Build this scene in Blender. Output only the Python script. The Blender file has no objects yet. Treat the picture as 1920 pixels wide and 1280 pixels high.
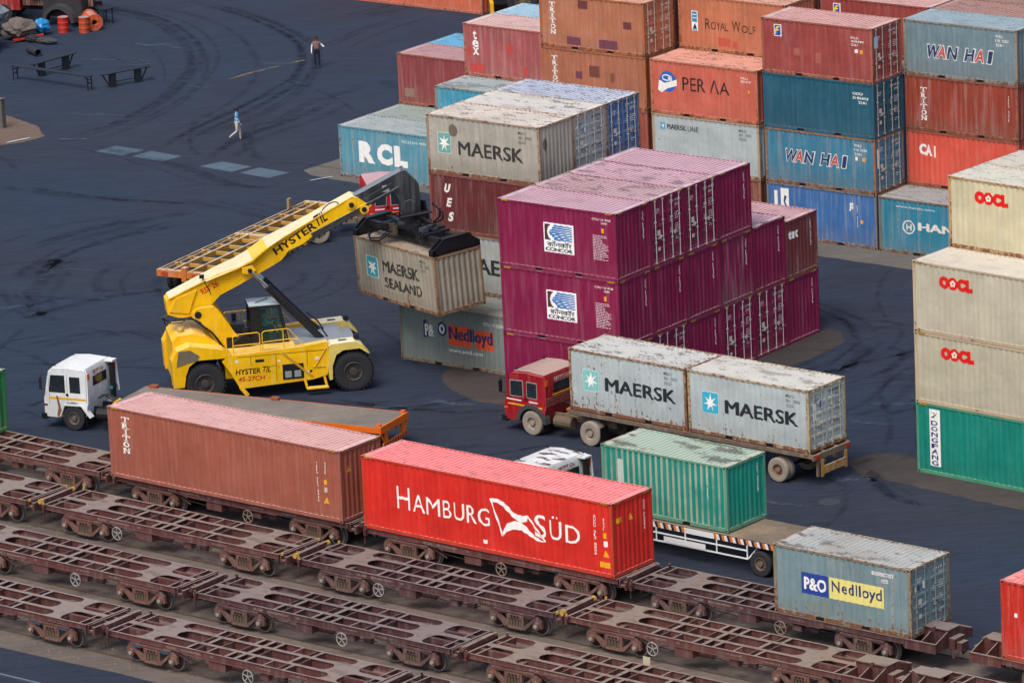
import bpy, bmesh, math, random
from mathutils import Vector, Matrix
from mathutils.geometry import tessellate_polygon
SC = bpy.context.scene
COL = SC.collection
PI = math.pi
R = math.radians
random.seed(7)

# ------------------------------------------------------------------ camera, sky, sun, exposure
cam = bpy.data.cameras.new('camera')
camo = bpy.data.objects.new('camera', cam)
COL.objects.link(camo)
camo.location = (135.932, -177.905, 65.018)
camo.rotation_euler = (1.298095, 0.044532, 0.63843)
cam.lens = 195.0
cam.sensor_width = 36.0
cam.clip_start = 5.0
cam.clip_end = 3000.0
SC.camera = camo

SUN_EL, SUN_AZ = 58.0, 173.0          # elevation, direction the light comes from (0 = +Y, clockwise)
w = bpy.data.worlds.new('World')
SC.world = w
w.use_nodes = True
nt = w.node_tree
bg = nt.nodes['Background']
sky = nt.nodes.new('ShaderNodeTexSky')
sky.sky_type = 'NISHITA'
sky.sun_disc = False
sky.sun_elevation = R(SUN_EL)
sky.sun_rotation = R(SUN_AZ)
sky.air_density = 1.0
sky.dust_density = 4.5
sky.ozone_density = 1.0
nt.links.new(sky.outputs[0], bg.inputs[0])
bg.inputs[1].default_value = 0.125
sl = bpy.data.lights.new('sun', 'SUN')
sl.energy = 1.75
sl.angle = R(32)
sl.color = (1.0, 0.95, 0.88)
so = bpy.data.objects.new('sun', sl)
COL.objects.link(so)
az, el = R(SUN_AZ), R(SUN_EL)
sd = Vector((math.sin(az) * math.cos(el), math.cos(az) * math.cos(el), math.sin(el)))
so.rotation_euler = sd.to_track_quat('Z', 'Y').to_euler()
so.location = (0, 0, 90)
SC.view_settings.view_transform = 'Standard'
SC.view_settings.look = 'None'
SC.view_settings.exposure = 0.50
SC.view_settings.gamma = 1.0

# ------------------------------------------------------------------ colour and materials
def lin(h):
    h = h.lstrip('#')
    o = []
    for i in (0, 2, 4):
        c = int(h[i:i + 2], 16) / 255.0
        o.append(c / 12.92 if c <= 0.04045 else ((c + 0.055) / 1.055) ** 2.4)
    return (o[0], o[1], o[2], 1.0)

def N(nt, kind, **kw):
    n = nt.nodes.new(kind)
    for k, v in kw.items():
        setattr(n, k, v)
    return n

def mth(nt, op, a, b=None, c=None, clamp=False):
    n = nt.nodes.new('ShaderNodeMath')
    n.operation = op
    n.use_clamp = clamp
    for i, v in enumerate((a, b, c)):
        if v is None:
            continue
        if isinstance(v, (int, float)):
            n.inputs[i].default_value = v
        else:
            nt.links.new(v, n.inputs[i])
    return n.outputs[0]

def smooth(nt, v, lo, hi):
    n = nt.nodes.new('ShaderNodeMapRange')
    n.interpolation_type = 'SMOOTHSTEP'
    for i, x in enumerate((v, lo, hi)):
        if isinstance(x, (int, float)):
            n.inputs[i].default_value = x
        else:
            nt.links.new(x, n.inputs[i])
    return n.outputs[0]

def mixc(nt, f, a, b, mode='MIX'):
    n = nt.nodes.new('ShaderNodeMix')
    n.data_type = 'RGBA'
    n.blend_type = mode
    for i, v in ((0, f), (6, a), (7, b)):
        if isinstance(v, (int, float)):
            n.inputs[i].default_value = v
        elif isinstance(v, tuple):
            n.inputs[i].default_value = v
        else:
            nt.links.new(v, n.inputs[i])
    return n.outputs[2]

def noise(nt, vec, scale, detail=3.0, rough=0.5):
    n = nt.nodes.new('ShaderNodeTexNoise')
    n.inputs['Scale'].default_value = scale
    n.inputs['Detail'].default_value = detail
    n.inputs['Roughness'].default_value = rough
    nt.links.new(vec, n.inputs['Vector'])
    return n.outputs[0]

def vscale(nt, vec, s):
    n = nt.nodes.new('ShaderNodeVectorMath')
    n.operation = 'MULTIPLY'
    nt.links.new(vec, n.inputs[0])
    n.inputs[1].default_value = s
    return n.outputs[0]

def make_paint_group():
    g = bpy.data.node_groups.new('weathered_paint', 'ShaderNodeTree')
    def sock(nm, typ, dv):
        s = g.interface.new_socket(nm, in_out='INPUT', socket_type=typ)
        s.default_value = dv
    sock('Base', 'NodeSocketColor', (.5, .5, .5, 1))
    sock('Dust', 'NodeSocketColor', (.5, .45, .4, 1))
    sock('DustAmt', 'NodeSocketFloat', .6)
    sock('Rust', 'NodeSocketFloat', .3)
    sock('RustCol', 'NodeSocketColor', (.2, .08, .03, 1))
    sock('Seed', 'NodeSocketFloat', 0.0)
    sock('Ridge', 'NodeSocketFloat', 0.0)
    sock('Blotch', 'NodeSocketFloat', .3)
    sock('Grime', 'NodeSocketFloat', .3)
    sock('Patch', 'NodeSocketFloat', 0.0)
    sock('PatchCol', 'NodeSocketColor', (.1, .03, .04, 1))
    sock('Rough', 'NodeSocketFloat', .6)
    g.interface.new_socket('BSDF', in_out='OUTPUT', socket_type='NodeSocketShader')
    gi = g.nodes.new('NodeGroupInput')
    go = g.nodes.new('NodeGroupOutput')
    I = gi.outputs
    tc = g.nodes.new('ShaderNodeTexCoord')
    cmb = g.nodes.new('ShaderNodeCombineXYZ')
    g.links.new(mth(g, 'MULTIPLY', I['Seed'], 7.31), cmb.inputs[0])
    g.links.new(mth(g, 'MULTIPLY', I['Seed'], 3.77), cmb.inputs[1])
    va = g.nodes.new('ShaderNodeVectorMath')
    g.links.new(tc.outputs['Object'], va.inputs[0])
    g.links.new(cmb.outputs[0], va.inputs[1])
    P = va.outputs[0]
    geo = g.nodes.new('ShaderNodeNewGeometry')
    sx = g.nodes.new('ShaderNodeSeparateXYZ')
    g.links.new(geo.outputs['True Normal'], sx.inputs[0])
    po = g.nodes.new('ShaderNodeSeparateXYZ')
    g.links.new(tc.outputs['Object'], po.inputs[0])
    top = smooth(g, sx.outputs[2], .78, .90)
    side = mth(g, 'SUBTRACT', 1.0, top)
    n1 = noise(g, P, 0.8, 3)
    n2 = noise(g, vscale(g, P, (5.5, 5.5, .38)), 1.0, 4, .6)
    n3 = noise(g, P, 6.5, 6, .62)
    n4n = g.nodes.new('ShaderNodeTexNoise')
    n4n.inputs['Detail'].default_value = 4
    n4n.inputs['Roughness'].default_value = .6
    g.links.new(mth(g, 'MULTIPLY_ADD', mth(g, 'FRACT', mth(g, 'MULTIPLY', I['Seed'], .37)), 1.5, .65), n4n.inputs['Scale'])
    g.links.new(vscale(g, P, (1.0, 2.4, 1.0)), n4n.inputs['Vector'])
    n4 = n4n.outputs[0]
    n5 = noise(g, vscale(g, P, (11.0, 11.0, 2.0)), 1.0, 3, .6)
    v = mth(g, 'MULTIPLY_ADD', n1, .55, .72)
    v = mth(g, 'MULTIPLY', v, mth(g, 'MULTIPLY_ADD', n2, .36, .82))
    v = mth(g, 'MULTIPLY', v, mth(g, 'MULTIPLY_ADD', n5, .16, .92))
    vv = g.nodes.new('ShaderNodeCombineXYZ')
    for i in range(3):
        g.links.new(v, vv.inputs[i])
    c = mixc(g, 1.0, I['Base'], vv.outputs[0], 'MULTIPLY')
    # chalky faded runs and grime washed down the sides
    gr = mth(g, 'MULTIPLY', mth(g, 'MULTIPLY', smooth(g, n2, .46, .72), I['Grime']), side)
    c = mixc(g, gr, c, mixc(g, .35, I['Dust'], (.16, .14, .12, 1)))
    low = mth(g, 'MULTIPLY', smooth(g, po.outputs[2], 1.1, .1), mth(g, 'MULTIPLY', I['Grime'], .55))
    c = mixc(g, mth(g, 'MULTIPLY', low, side), c, (.17, .145, .115, 1))
    # worn outer ridges of the corrugation
    rd = mth(g, 'MULTIPLY', smooth(g, po.outputs[1], .034, .026), I['Ridge'])
    rd = mth(g, 'MULTIPLY', rd, smooth(g, n1, .25, .62))
    c = mixc(g, mth(g, 'MULTIPLY', rd, side), c, mixc(g, .5, I['Dust'], (.33, .29, .24, 1)))
    # repair patches of another paint
    vor = g.nodes.new('ShaderNodeTexBrick')
    vor.offset = .5
    vor.inputs['Color1'].default_value = (0, 0, 0, 1)
    vor.inputs['Color2'].default_value = (1, 1, 1, 1)
    vor.inputs['Mortar'].default_value = (0, 0, 0, 1)
    vor.inputs['Mortar Size'].default_value = 0.0
    vor.inputs['Bias'].default_value = 0.0
    vor.inputs['Scale'].default_value = 1.0
    vor.inputs['Brick Width'].default_value = .62
    vor.inputs['Row Height'].default_value = .42
    xz = g.nodes.new('ShaderNodeCombineXYZ')
    pp = g.nodes.new('ShaderNodeSeparateXYZ')
    g.links.new(P, pp.inputs[0])
    g.links.new(mth(g, 'ADD', pp.outputs[0], mth(g, 'MULTIPLY', pp.outputs[1], .6)), xz.inputs[0])
    g.links.new(pp.outputs[2], xz.inputs[1])
    g.links.new(xz.outputs[0], vor.inputs[0])
    pm = mth(g, 'GREATER_THAN', vor.outputs[0], mth(g, 'SUBTRACT', 1.0, I['Patch']))
    c = mixc(g, mth(g, 'MULTIPLY', mth(g, 'MULTIPLY', pm, .75), side), c, I['PatchCol'])
    # dust that settles on level faces, faded paint
    df = mth(g, 'MULTIPLY', mth(g, 'MULTIPLY', top, I['DustAmt']), mth(g, 'MULTIPLY_ADD', n1, .4, .84), clamp=True)
    c = mixc(g, df, c, I['Dust'])
    bl = mth(g, 'MULTIPLY', mth(g, 'MULTIPLY', smooth(g, n4, .545, .60), mth(g, 'MULTIPLY', I['Blotch'], 1.35, clamp=True)), top)
    c = mixc(g, bl, c, (.09, .07, .055, 1))
    bl2 = mth(g, 'MULTIPLY', mth(g, 'MULTIPLY', smooth(g, noise(g, P, .55, 2), .5, .66), I['Blotch']), mth(g, 'MULTIPLY', top, .5))
    c = mixc(g, bl2, c, (.24, .15, .10, 1))
    # rust
    m = mth(g, 'ADD', mth(g, 'MULTIPLY', n3, .55), mth(g, 'MULTIPLY', n2, .45))
    m = mth(g, 'ADD', m, mth(g, 'MULTIPLY', smooth(g, po.outputs[2], .9, .0), .07))
    th = mth(g, 'MULTIPLY_ADD', I['Rust'], -.27, .74)
    rm = smooth(g, m, th, mth(g, 'ADD', th, .05))
    c = mixc(g, mth(g, 'MULTIPLY', rm, .85), c, I['RustCol'])
    bs = g.nodes.new('ShaderNodeBsdfPrincipled')
    g.links.new(c, bs.inputs['Base Color'])
    g.links.new(mth(g, 'ADD', I['Rough'], mth(g, 'MULTIPLY', rm, .25), clamp=True), bs.inputs['Roughness'])
    bs.inputs['Specular IOR Level'].default_value = .35
    bp = g.nodes.new('ShaderNodeBump')
    bp.inputs['Strength'].default_value = .45
    bp.inputs['Distance'].default_value = .05
    g.links.new(mth(g, 'ADD', n4, mth(g, 'MULTIPLY', noise(g, P, 1.7, 2), 1.2)), bp.inputs['Height'])
    g.links.new(bp.outputs[0], bs.inputs['Normal'])
    g.links.new(bs.outputs[0], go.inputs[0])
    return g

PG = make_paint_group()
_seed = [0]
def paint(name, base, dust='#c9bfb8', dustamt=.6, rust=.25, rustcol='#6b3a20', ridge=0., blotch=.3, grime=.3, rough=.6, patch=0., patchcol='#6a3038'):
    m = bpy.data.materials.new(name)
    m.use_nodes = True
    t = m.node_tree
    t.nodes.clear()
    o = t.nodes.new('ShaderNodeOutputMaterial')
    g = t.nodes.new('ShaderNodeGroup')
    g.node_tree = PG
    _seed[0] += 1
    for k, v in (('Base', lin(base)), ('Dust', lin(dust)), ('DustAmt', dustamt), ('Rust', rust), ('RustCol', lin(rustcol)), ('Seed', float(_seed[0] % 97)),
                 ('Ridge', ridge), ('Blotch', blotch), ('Grime', grime), ('Rough', rough), ('Patch', patch), ('PatchCol', lin(patchcol))):
        g.inputs[k].default_value = v
    t.links.new(g.outputs[0], o.inputs[0])
    return m

def plain(name, col, rough=.6, metal=0., var=.25, scale=3.0, spec=.4):
    m = bpy.data.materials.new(name)
    m.use_nodes = True
    t = m.node_tree
    b = t.nodes['Principled BSDF']
    tc = t.nodes.new('ShaderNodeTexCoord')
    n = noise(t, tc.outputs['Object'], scale, 4, .6)
    v = mth(t, 'MULTIPLY_ADD', n, var * 2, 1 - var)
    vv = t.nodes.new('ShaderNodeCombineXYZ')
    for i in range(3):
        t.links.new(v, vv.inputs[i])
    t.links.new(mixc(t, 1.0, lin(col), vv.outputs[0], 'MULTIPLY'), b.inputs['Base Color'])
    b.inputs['Roughness'].default_value = rough
    b.inputs['Metallic'].default_value = metal
    b.inputs['Specular IOR Level'].default_value = spec
    return m

_ink = {}
def ink(col, wear=.0):
    """sprayed lettering, worn through to the paint below when wear > 0"""
    k = (col, wear)
    if k in _ink:
        return _ink[k]
    m = plain('lettering_paint', col, .6, var=.12, scale=8)
    if wear > 0:
        t = m.node_tree
        b = t.nodes['Principled BSDF']
        tc = t.nodes.new('ShaderNodeTexCoord')
        n = noise(t, vscale(t, tc.outputs['Object'], (3.0, 3.0, 1.4)), 2.2, 6, .7)
        t.links.new(mth(t, 'SUBTRACT', 1.0, smooth(t, n, .74 - wear * .3, .78 - wear * .3)), b.inputs['Alpha'])
    _ink[k] = m
    return m

M_DARK = plain('black_and_hole_shade', '#0b0b0e', .9, var=.1)
M_YEL = plain('warning_yellow', '#d9a319', .6)
M_STEEL = plain('galvanised_steel', '#a9adad', .45, .5)
M_RUBBER = plain('tyre_rubber', '#26262a', .85, var=.3)
M_DUSTYRUBBER = plain('dusty_tyre_rubber', '#8a8074', .9, var=.25)
M_GLASS = plain('dark_glass', '#232c33', .08, var=.85, scale=1.6, spec=.8)  # mottled base colour paints lighter reflections into the panes
M_BLACK = plain('black_paint', '#17181b', .5, var=.4)
M_GREASE = plain('greasy_black_steel', '#202127', .45, .2, var=.5)
M_WHITE = plain('white_gloss_paint', '#d9dadb', .4, var=.05)
M_ORANGE = plain('orange_plastic', '#d2591c', .4)

# ------------------------------------------------------------------ object helpers
def tag(o, label=None, cat=None, group=None, kind=None):
    if label: o['label'] = label
    if cat: o['category'] = cat
    if group: o['group'] = group
    if kind: o['kind'] = kind
    return o

def empty(name, loc=(0, 0, 0), rot=0.0, label=None, cat=None, group=None):
    o = bpy.data.objects.new(name, None)
    COL.objects.link(o)
    o.location = loc
    o.rotation_euler = rot if isinstance(rot, tuple) else (0, 0, rot)
    o.empty_display_size = .3
    return tag(o, label, cat, group)

def link(name, me, mats, parent=None):
    """a mesh object whose materials sit on the object, so that mesh data can be shared"""
    o = bpy.data.objects.new(name, me)
    COL.objects.link(o)
    if not isinstance(mats, (list, tuple)):
        mats = [mats]
    while len(me.materials) < len(mats):
        me.materials.append(None)
    for i, m in enumerate(mats):
        o.material_slots[i].link = 'OBJECT'
        o.material_slots[i].material = m
    if parent is not None:
        o.parent = parent
    return o

def kids(o):
    return [c for c in bpy.data.objects if c.parent == o]

def copy_tree(o, parent=None, tree=None):
    c = o.copy()
    COL.objects.link(c)
    c.parent = parent
    for ch in kids(o):
        copy_tree(ch, c)
    return c

class MB:
    def __init__(s):
        s.v, s.f, s.m = [], [], []
    def add(s, vs, fs, m=0):
        b = len(s.v)
        s.v.extend([tuple(v) for v in vs])
        s.f.extend([tuple(i + b for i in f) for f in fs])
        s.m.extend([m] * len(fs))
        return s
    def box(s, x0, x1, y0, y1, z0, z1, m=0):
        return s.add([(x0, y0, z0), (x1, y0, z0), (x1, y1, z0), (x0, y1, z0), (x0, y0, z1), (x1, y0, z1), (x1, y1, z1), (x0, y1, z1)],
                     [(0, 3, 2, 1), (4, 5, 6, 7), (0, 1, 5, 4), (1, 2, 6, 5), (2, 3, 7, 6), (3, 0, 4, 7)], m)
    def prism(s, pts, axis, a, b, m=0):
        def P(p, t):
            return {'x': (t, p[0], p[1]), 'y': (p[0], t, p[1]), 'z': (p[0], p[1], t)}[axis]
        n = len(pts)
        vs = [P(p, a) for p in pts] + [P(p, b) for p in pts]
        tri = tessellate_polygon([[Vector((p[0], p[1], 0)) for p in pts]])
        fs = [tuple(t) for t in tri] + [tuple(i + n for i in reversed(t)) for t in tri]
        fs += [(i, (i + 1) % n, (i + 1) % n + n, i + n) for i in range(n)]
        return s.add(vs, fs, m)
    def plate(s, outline, holes, z0, z1, m=0):
        loops = [outline] + holes
        tri = tessellate_polygon([[Vector((p[0], p[1], 0)) for p in l] for l in loops])
        flat = [p for l in loops for p in l]
        n = len(flat)
        vs = [(p[0], p[1], z0) for p in flat] + [(p[0], p[1], z1) for p in flat]
        fs = [tuple(t) for t in tri] + [tuple(i + n for i in reversed(t)) for t in tri]
        b = 0
        for l in loops:
            k = len(l)
            fs += [(b + i, b + (i + 1) % k, b + (i + 1) % k + n, b + i + n) for i in range(k)]
            b += k
        return s.add(vs, fs, m)
    def tube(s, p0, p1, r, n=8, r1=None, m=0):
        p0, p1 = Vector(p0), Vector(p1)
        d = (p1 - p0).normalized()
        a = d.orthogonal().normalized()
        b = d.cross(a)
        r1 = r if r1 is None else r1
        vs = []
        for p, rr in ((p0, r), (p1, r1)):
            for i in range(n):
                t = 2 * PI * i / n
                vs.append(p + a * (rr * math.cos(t)) + b * (rr * math.sin(t)))
        fs = [(i, (i + 1) % n, (i + 1) % n + n, i + n) for i in range(n)]
        fs += [tuple(range(n))[::-1], tuple(range(n, 2 * n))]
        return s.add(vs, fs, m)
    def path(s, pts, r, n=6, m=0):
        for a, b in zip(pts[:-1], pts[1:]):
            s.tube(a, b, r, n, m=m)
        return s
    def bar(s, p0, p1, w, h, m=0, up=(0, 0, 1)):
        p0, p1 = Vector(p0), Vector(p1)
        d = (p1 - p0).normalized()
        up = Vector(up)
        if abs(d.dot(up)) > .99:
            up = Vector((1, 0, 0))
        a = d.cross(up).normalized() * (w / 2)
        b = a.cross(d).normalized() * (h / 2)
        vs = [p + x + y for p in (p0, p1) for x, y in ((-a, -b), (a, -b), (a, b), (-a, b))]
        return s.add(vs, [(0, 1, 2, 3), (7, 6, 5, 4), (0, 4, 5, 1), (1, 5, 6, 2), (2, 6, 7, 3), (3, 7, 4, 0)], m)
    def lathe(s, c, prof, n=24, m=0, axis='y'):
        """prof: (radius, offset along axis)"""
        vs, fs = [], []
        for (r, y) in prof:
            for i in range(n):
                t = 2 * PI * i / n
                a, b = r * math.cos(t), r * math.sin(t)
                if axis == 'y': vs.append((c[0] + a, c[1] + y, c[2] + b))
                elif axis == 'z': vs.append((c[0] + a, c[1] + b, c[2] + y))
                else: vs.append((c[0] + y, c[1] + a, c[2] + b))
        for k in range(len(prof) - 1):
            for i in range(n):
                j = (i + 1) % n
                fs.append((k * n + i, k * n + j, (k + 1) * n + j, (k + 1) * n + i))
        return s.add(vs, fs, m)
    def mesh(s, name='mesh', recalc=True, smooth=False):
        me = bpy.data.meshes.new(name)
        me.from_pydata([tuple(v) for v in s.v], [], s.f)
        me.polygons.foreach_set('material_index', s.m)
        if recalc:
            bm = bmesh.new()
            bm.from_mesh(me)
            bmesh.ops.recalc_face_normals(bm, faces=bm.faces)
            bm.to_mesh(me)
            bm.free()
        if smooth:
            me.polygons.foreach_set('use_smooth', [True] * len(me.polygons))
            me.set_sharp_from_angle(angle=R(35))
        me.update()
        return me
    def build(s, name, mats, parent=None, smooth=False):
        return link(name, s.mesh(name, smooth=smooth), mats, parent)

def pieces(name, mats, parent, *fns, smooth=False, tf=None):
    """several separate things of one kind: each becomes an object of its own"""
    out = []
    for fn in fns:
        b = MB()
        fn(b)
        if tf is not None: b.v = [tuple(tf @ Vector(v)) for v in b.v]
        out.append(b.build(name, mats, parent, smooth=smooth))
    return out

def rect(x0, y0, x1, y1):
    return [(x0, y0), (x1, y0), (x1, y1), (x0, y1)]

# ------------------------------------------------------------------ flat shapes and lettering laid on corrugated steel
_tx = {}
def glyphs(s, bold=0.0, shear=0.0, spacing=1.0):
    k = (s, bold, shear, spacing)
    if k not in _tx:
        c = bpy.data.curves.new('lettering', 'FONT')
        c.body = s
        c.resolution_u = 3
        c.offset = bold
        c.shear = shear
        c.space_character = spacing
        o = bpy.data.objects.new('lettering', c)
        me = o.to_mesh()
        vs = [(v.co.x, v.co.y) for v in me.vertices]
        fs = [tuple(p.vertices) for p in me.polygons]
        o.to_mesh_clear()
        bpy.data.objects.remove(o)
        bpy.data.curves.remove(c)
        _tx[k] = (vs, fs)
    return _tx[k]

def T(s, x0, x1, z0, z1, bold=.02, shear=0., spacing=1., outline=False):
    """lettering fitted to the box x0..x1, z0..z1 of a face"""
    if bold >= .02 and not outline and any(c in 'MWKN' for c in s):
        # acute letters are thickened by laying copies side by side, each a hair above the last
        vs, fs = glyphs(s, 0.0, shear, spacing)
        vv, ff = [], []
        for k, (dx, dz) in enumerate(((-bold, 0), (bold, 0), (-bold * .4, bold * .5), (bold * .4, -bold * .5))):
            o = len(vv)
            vv += [(v[0] + dx, v[1] + dz, k * .0012) for v in vs]
            ff += [tuple(i + o for i in f) for f in fs]
        vs, fs = vv, ff
    else:
        vs, fs = glyphs(s, bold, shear, spacing)
    ax, bx = min(v[0] for v in vs), max(v[0] for v in vs)
    az_, bz = min(v[1] for v in vs), max(v[1] for v in vs)
    return ([(x0 + (v[0] - ax) / (bx - ax) * (x1 - x0), z0 + (v[1] - az_) / (bz - az_) * (z1 - z0)) + tuple(v[2:]) for v in vs], fs)

def P2(*polys):
    vs, fs = [], []
    for p in polys:
        b = len(vs)
        vs += list(p)
        tri = tessellate_polygon([[Vector((q[0], q[1], 0)) for q in p]])
        fs += [tuple(i + b for i in t) for t in tri]
    return (vs, fs)

def J(*gs):
    vs, fs = [], []
    for g in gs:
        b = len(vs)
        vs += list(g[0])
        fs += [tuple(i + b for i in f) for f in g[1]]
    return (vs, fs)

def ell(cx, cz, rx, rz, n=24):
    return [(cx + rx * math.cos(2 * PI * i / n), cz + rz * math.sin(2 * PI * i / n)) for i in range(n)]

def ring(cx, cz, rx, rz, t, a0=0, a1=360, n=24):
    vs = []
    for i in range(n + 1):
        a = R(a0 + (a1 - a0) * i / n)
        vs.append((cx + rx * math.cos(a), cz + rz * math.sin(a)))
        vs.append((cx + (rx - t) * math.cos(a), cz + (rz - t) * math.sin(a)))
    return (vs, [(2 * i, 2 * i + 2, 2 * i + 3, 2 * i + 1) for i in range(n)])

def star(cx, cz, rx, rz, n=7):
    p = []
    for i in range(2 * n):
        k = 1.0 if i % 2 == 0 else .36
        a = PI / 2 + PI * i / n
        p.append((cx + rx * k * math.cos(a), cz + rz * k * math.sin(a)))
    return p

def corr(s, s0, s1, pitch, depth):
    """corrugation depth at s and its pitch, fitted between s0 and s1"""
    n = max(1, round((s1 - s0) / pitch))
    p = (s1 - s0) / n
    t = ((s - s0) % p) / p
    if s <= s0 or s >= s1: return 0.0
    if t < .25: return 0.0
    if t < .5: return depth * (t - .25) / .25
    if t < .75: return depth
    return depth * (1 - (t - .75) / .25)

def breaks(s0, s1, pitch):
    n = max(1, round((s1 - s0) / pitch))
    p = (s1 - s0) / n
    return [s0 + p * (i + f) for i in range(n) for f in (0, .25, .5, .75)] + [s1]

W = 2.438
SIDE_P, SIDE_D, END_P, END_D = .278, .031, .27, .040
def lay(g, face, L, lift=.004):
    """cut a flat shape at the folds of the sheet below and lay it on them"""
    vs, fs = g
    me = bpy.data.meshes.new('lettering')
    if face in ('side', 'end'):
        bm = bmesh.new()
        bv = [bm.verts.new((v[0], v[1], v[2] if len(v) > 2 else 0)) for v in vs]
        for f in fs:
            try: bm.faces.new([bv[i] for i in f])
            except ValueError: pass
        if face == 'side': s0, s1, pt = .16, L - .16, SIDE_P
        else: s0, s1, pt = .14, W - .14, END_P
        xs = [v[0] for v in vs]
        for b in breaks(s0, s1, pt):
            if min(xs) < b < max(xs):
                bmesh.ops.bisect_plane(bm, geom=bm.verts[:] + bm.edges[:] + bm.faces[:], dist=1e-5, plane_co=(b, 0, 0), plane_no=(1, 0, 0))
        for v in bm.verts:
            s, t, dl = v.co
            if face == 'side': v.co = (s, .022 + corr(s, s0, s1, pt, SIDE_D) - lift - dl, t)
            else: v.co = (L - .03 - corr(s, s0, s1, pt, END_D) + lift + dl, s, t)
        bm.to_mesh(me)
        bm.free()
    else:
        off = {'door': (L - .045 + lift), 'flat': None}.get(face)
        me.from_pydata([(off + (v[2] if len(v) > 2 else 0), v[0], v[1]) for v in vs], [], [tuple(f) for f in fs])
    me.update()
    return me

# ------------------------------------------------------------------ shipping container
_mc = {}
def cached(key, fn):
    if key not in _mc:
        _mc[key] = fn()
    return _mc[key]

def m_side(L, H):
    b = MB()
    s0, s1 = .16, L - .16
    xs = [.12] + breaks(s0, s1, SIDE_P) + [L - .12]
    z0, z1 = .14, H - .07
    vs = []
    for x in xs:
        y = .022 + corr(x, s0, s1, SIDE_P, SIDE_D)
        vs += [(x, y, z0), (x, y, z1)]
    b.add(vs, [(2 * i, 2 * i + 2, 2 * i + 3, 2 * i + 1) for i in range(len(xs) - 1)])
    return b.mesh('side_wall', recalc=False)

def m_side_far(L, H):
    b = MB()
    s0, s1 = .16, L - .16
    xs = [.12] + breaks(s0, s1, SIDE_P) + [L - .12]
    vs = []
    for x in xs:
        y = W - .022 - corr(x, s0, s1, SIDE_P, SIDE_D)
        vs += [(x, y, .14), (x, y, H - .07)]
    b.add(vs, [(2 * i, 2 * i + 1, 2 * i + 3, 2 * i + 2) for i in range(len(xs) - 1)])
    return b.mesh('side_wall', recalc=False)

def m_end(L, H, right=True):
    b = MB()
    s0, s1 = .14, W - .14
    ys = [.08] + breaks(s0, s1, END_P) + [W - .08]
    vs = []
    for y in ys:
        c = .03 + corr(y, s0, s1, END_P, END_D)
        x = L - c if right else c
        vs += [(x, y, .14), (x, y, H - .1)]
    b.add(vs, [(2 * i, 2 * i + 2, 2 * i + 3, 2 * i + 1) if right else (2 * i, 2 * i + 1, 2 * i + 3, 2 * i + 2) for i in range(len(ys) - 1)])
    return b.mesh('end_wall', recalc=False)

def m_roof(L, H, pitch=.232):
    b = MB()
    s0, s1 = .30, L - .30
    xs = [.06] + breaks(s0, s1, pitch) + [L - .06]
    vs = []
    for x in xs:
        z = H - .014 - corr(x, s0, s1, pitch, .036)
        vs += [(x, .05, z), (x, W - .05, z)]
    b.add(vs, [(2 * i, 2 * i + 2, 2 * i + 3, 2 * i + 1) for i in range(len(xs) - 1)])
    b.box(.02, .30, .02, W - .02, H - .020, H - .010)
    b.box(L - .30, L - .02, .02, W - .02, H - .020, H - .010)
    return b.mesh('roof', recalc=False)

def m_frame(L, H, pockets):
    b = MB()
    for x0, x1 in ((.006, .13), (L - .13, L - .006)):
        for y0, y1 in ((.006, .10), (W - .10, W - .006)):
            b.box(x0, x1, y0, y1, .118, H - .118)
    for x0, x1 in ((0, .178), (L - .178, L)):
        for y0, y1 in ((0, .162), (W - .162, W)):
            for z0, z1 in ((0, .118), (H - .118, H)):
                b.box(x0, x1, y0, y1, z0, z1)
    for (ya, yb, yo) in ((.008, .065, -1), (W - .065, W - .008, 1)):
        b.box(.178, L - .178, ya, yb, H - .085, H - .006)
        if pockets:
            g = [(L / 2 - 1.20, L / 2 - .84), (L / 2 + .84, L / 2 + 1.20)]
            xs = [.178, g[0][0], g[0][1], g[1][0], g[1][1], L - .178]
            for i in (0, 2, 4):
                b.box(xs[i], xs[i + 1], ya, yb, .012, .155)
            for i in (1, 3):
                b.box(xs[i], xs[i + 1], ya, yb, .128, .155)
                b.box(xs[i], xs[i + 1], min(ya + .03, .06) if yo < 0 else W - .06, .062 if yo < 0 else W - .03, .02, .128, m=1)  # black inset box paints in the shade inside the fork pocket
        else:
            b.box(.178, L - .178, ya, yb, .012, .155)
    for xa, xb in ((.01, .065), (L - .065, L - .01)):
        b.box(xa, xb, .162, W - .162, .012, .15)
        b.box(xa, xb, .162, W - .162, H - .115, H - .006)
    b.box(.1, L - .1, .08, W - .08, .10, .13)
    # corner casting holes: black plates paint in the shade inside them
    for x in (.089, L - .089):
        for z in (.06, H - .06):
            for y0, y1 in ((-.002, .01), (W - .01, W + .002)):
                b.box(x - .045, x + .045, y0, y1, z - .028, z + .028, m=1)
    for y in (.08, W - .08):
        for z in (.06, H - .06):
            b.box(L - .01, L + .002, y - .035, y + .035, z - .028, z + .028, m=1)
            b.box(-.002, .01, y - .035, y + .035, z - .028, z + .028, m=1)
        for x in (.089, L - .089):
            b.box(x - .05, x + .05, y - .03, y + .03, H - .01, H + .002, m=1)
    return b.mesh('frame')

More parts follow.
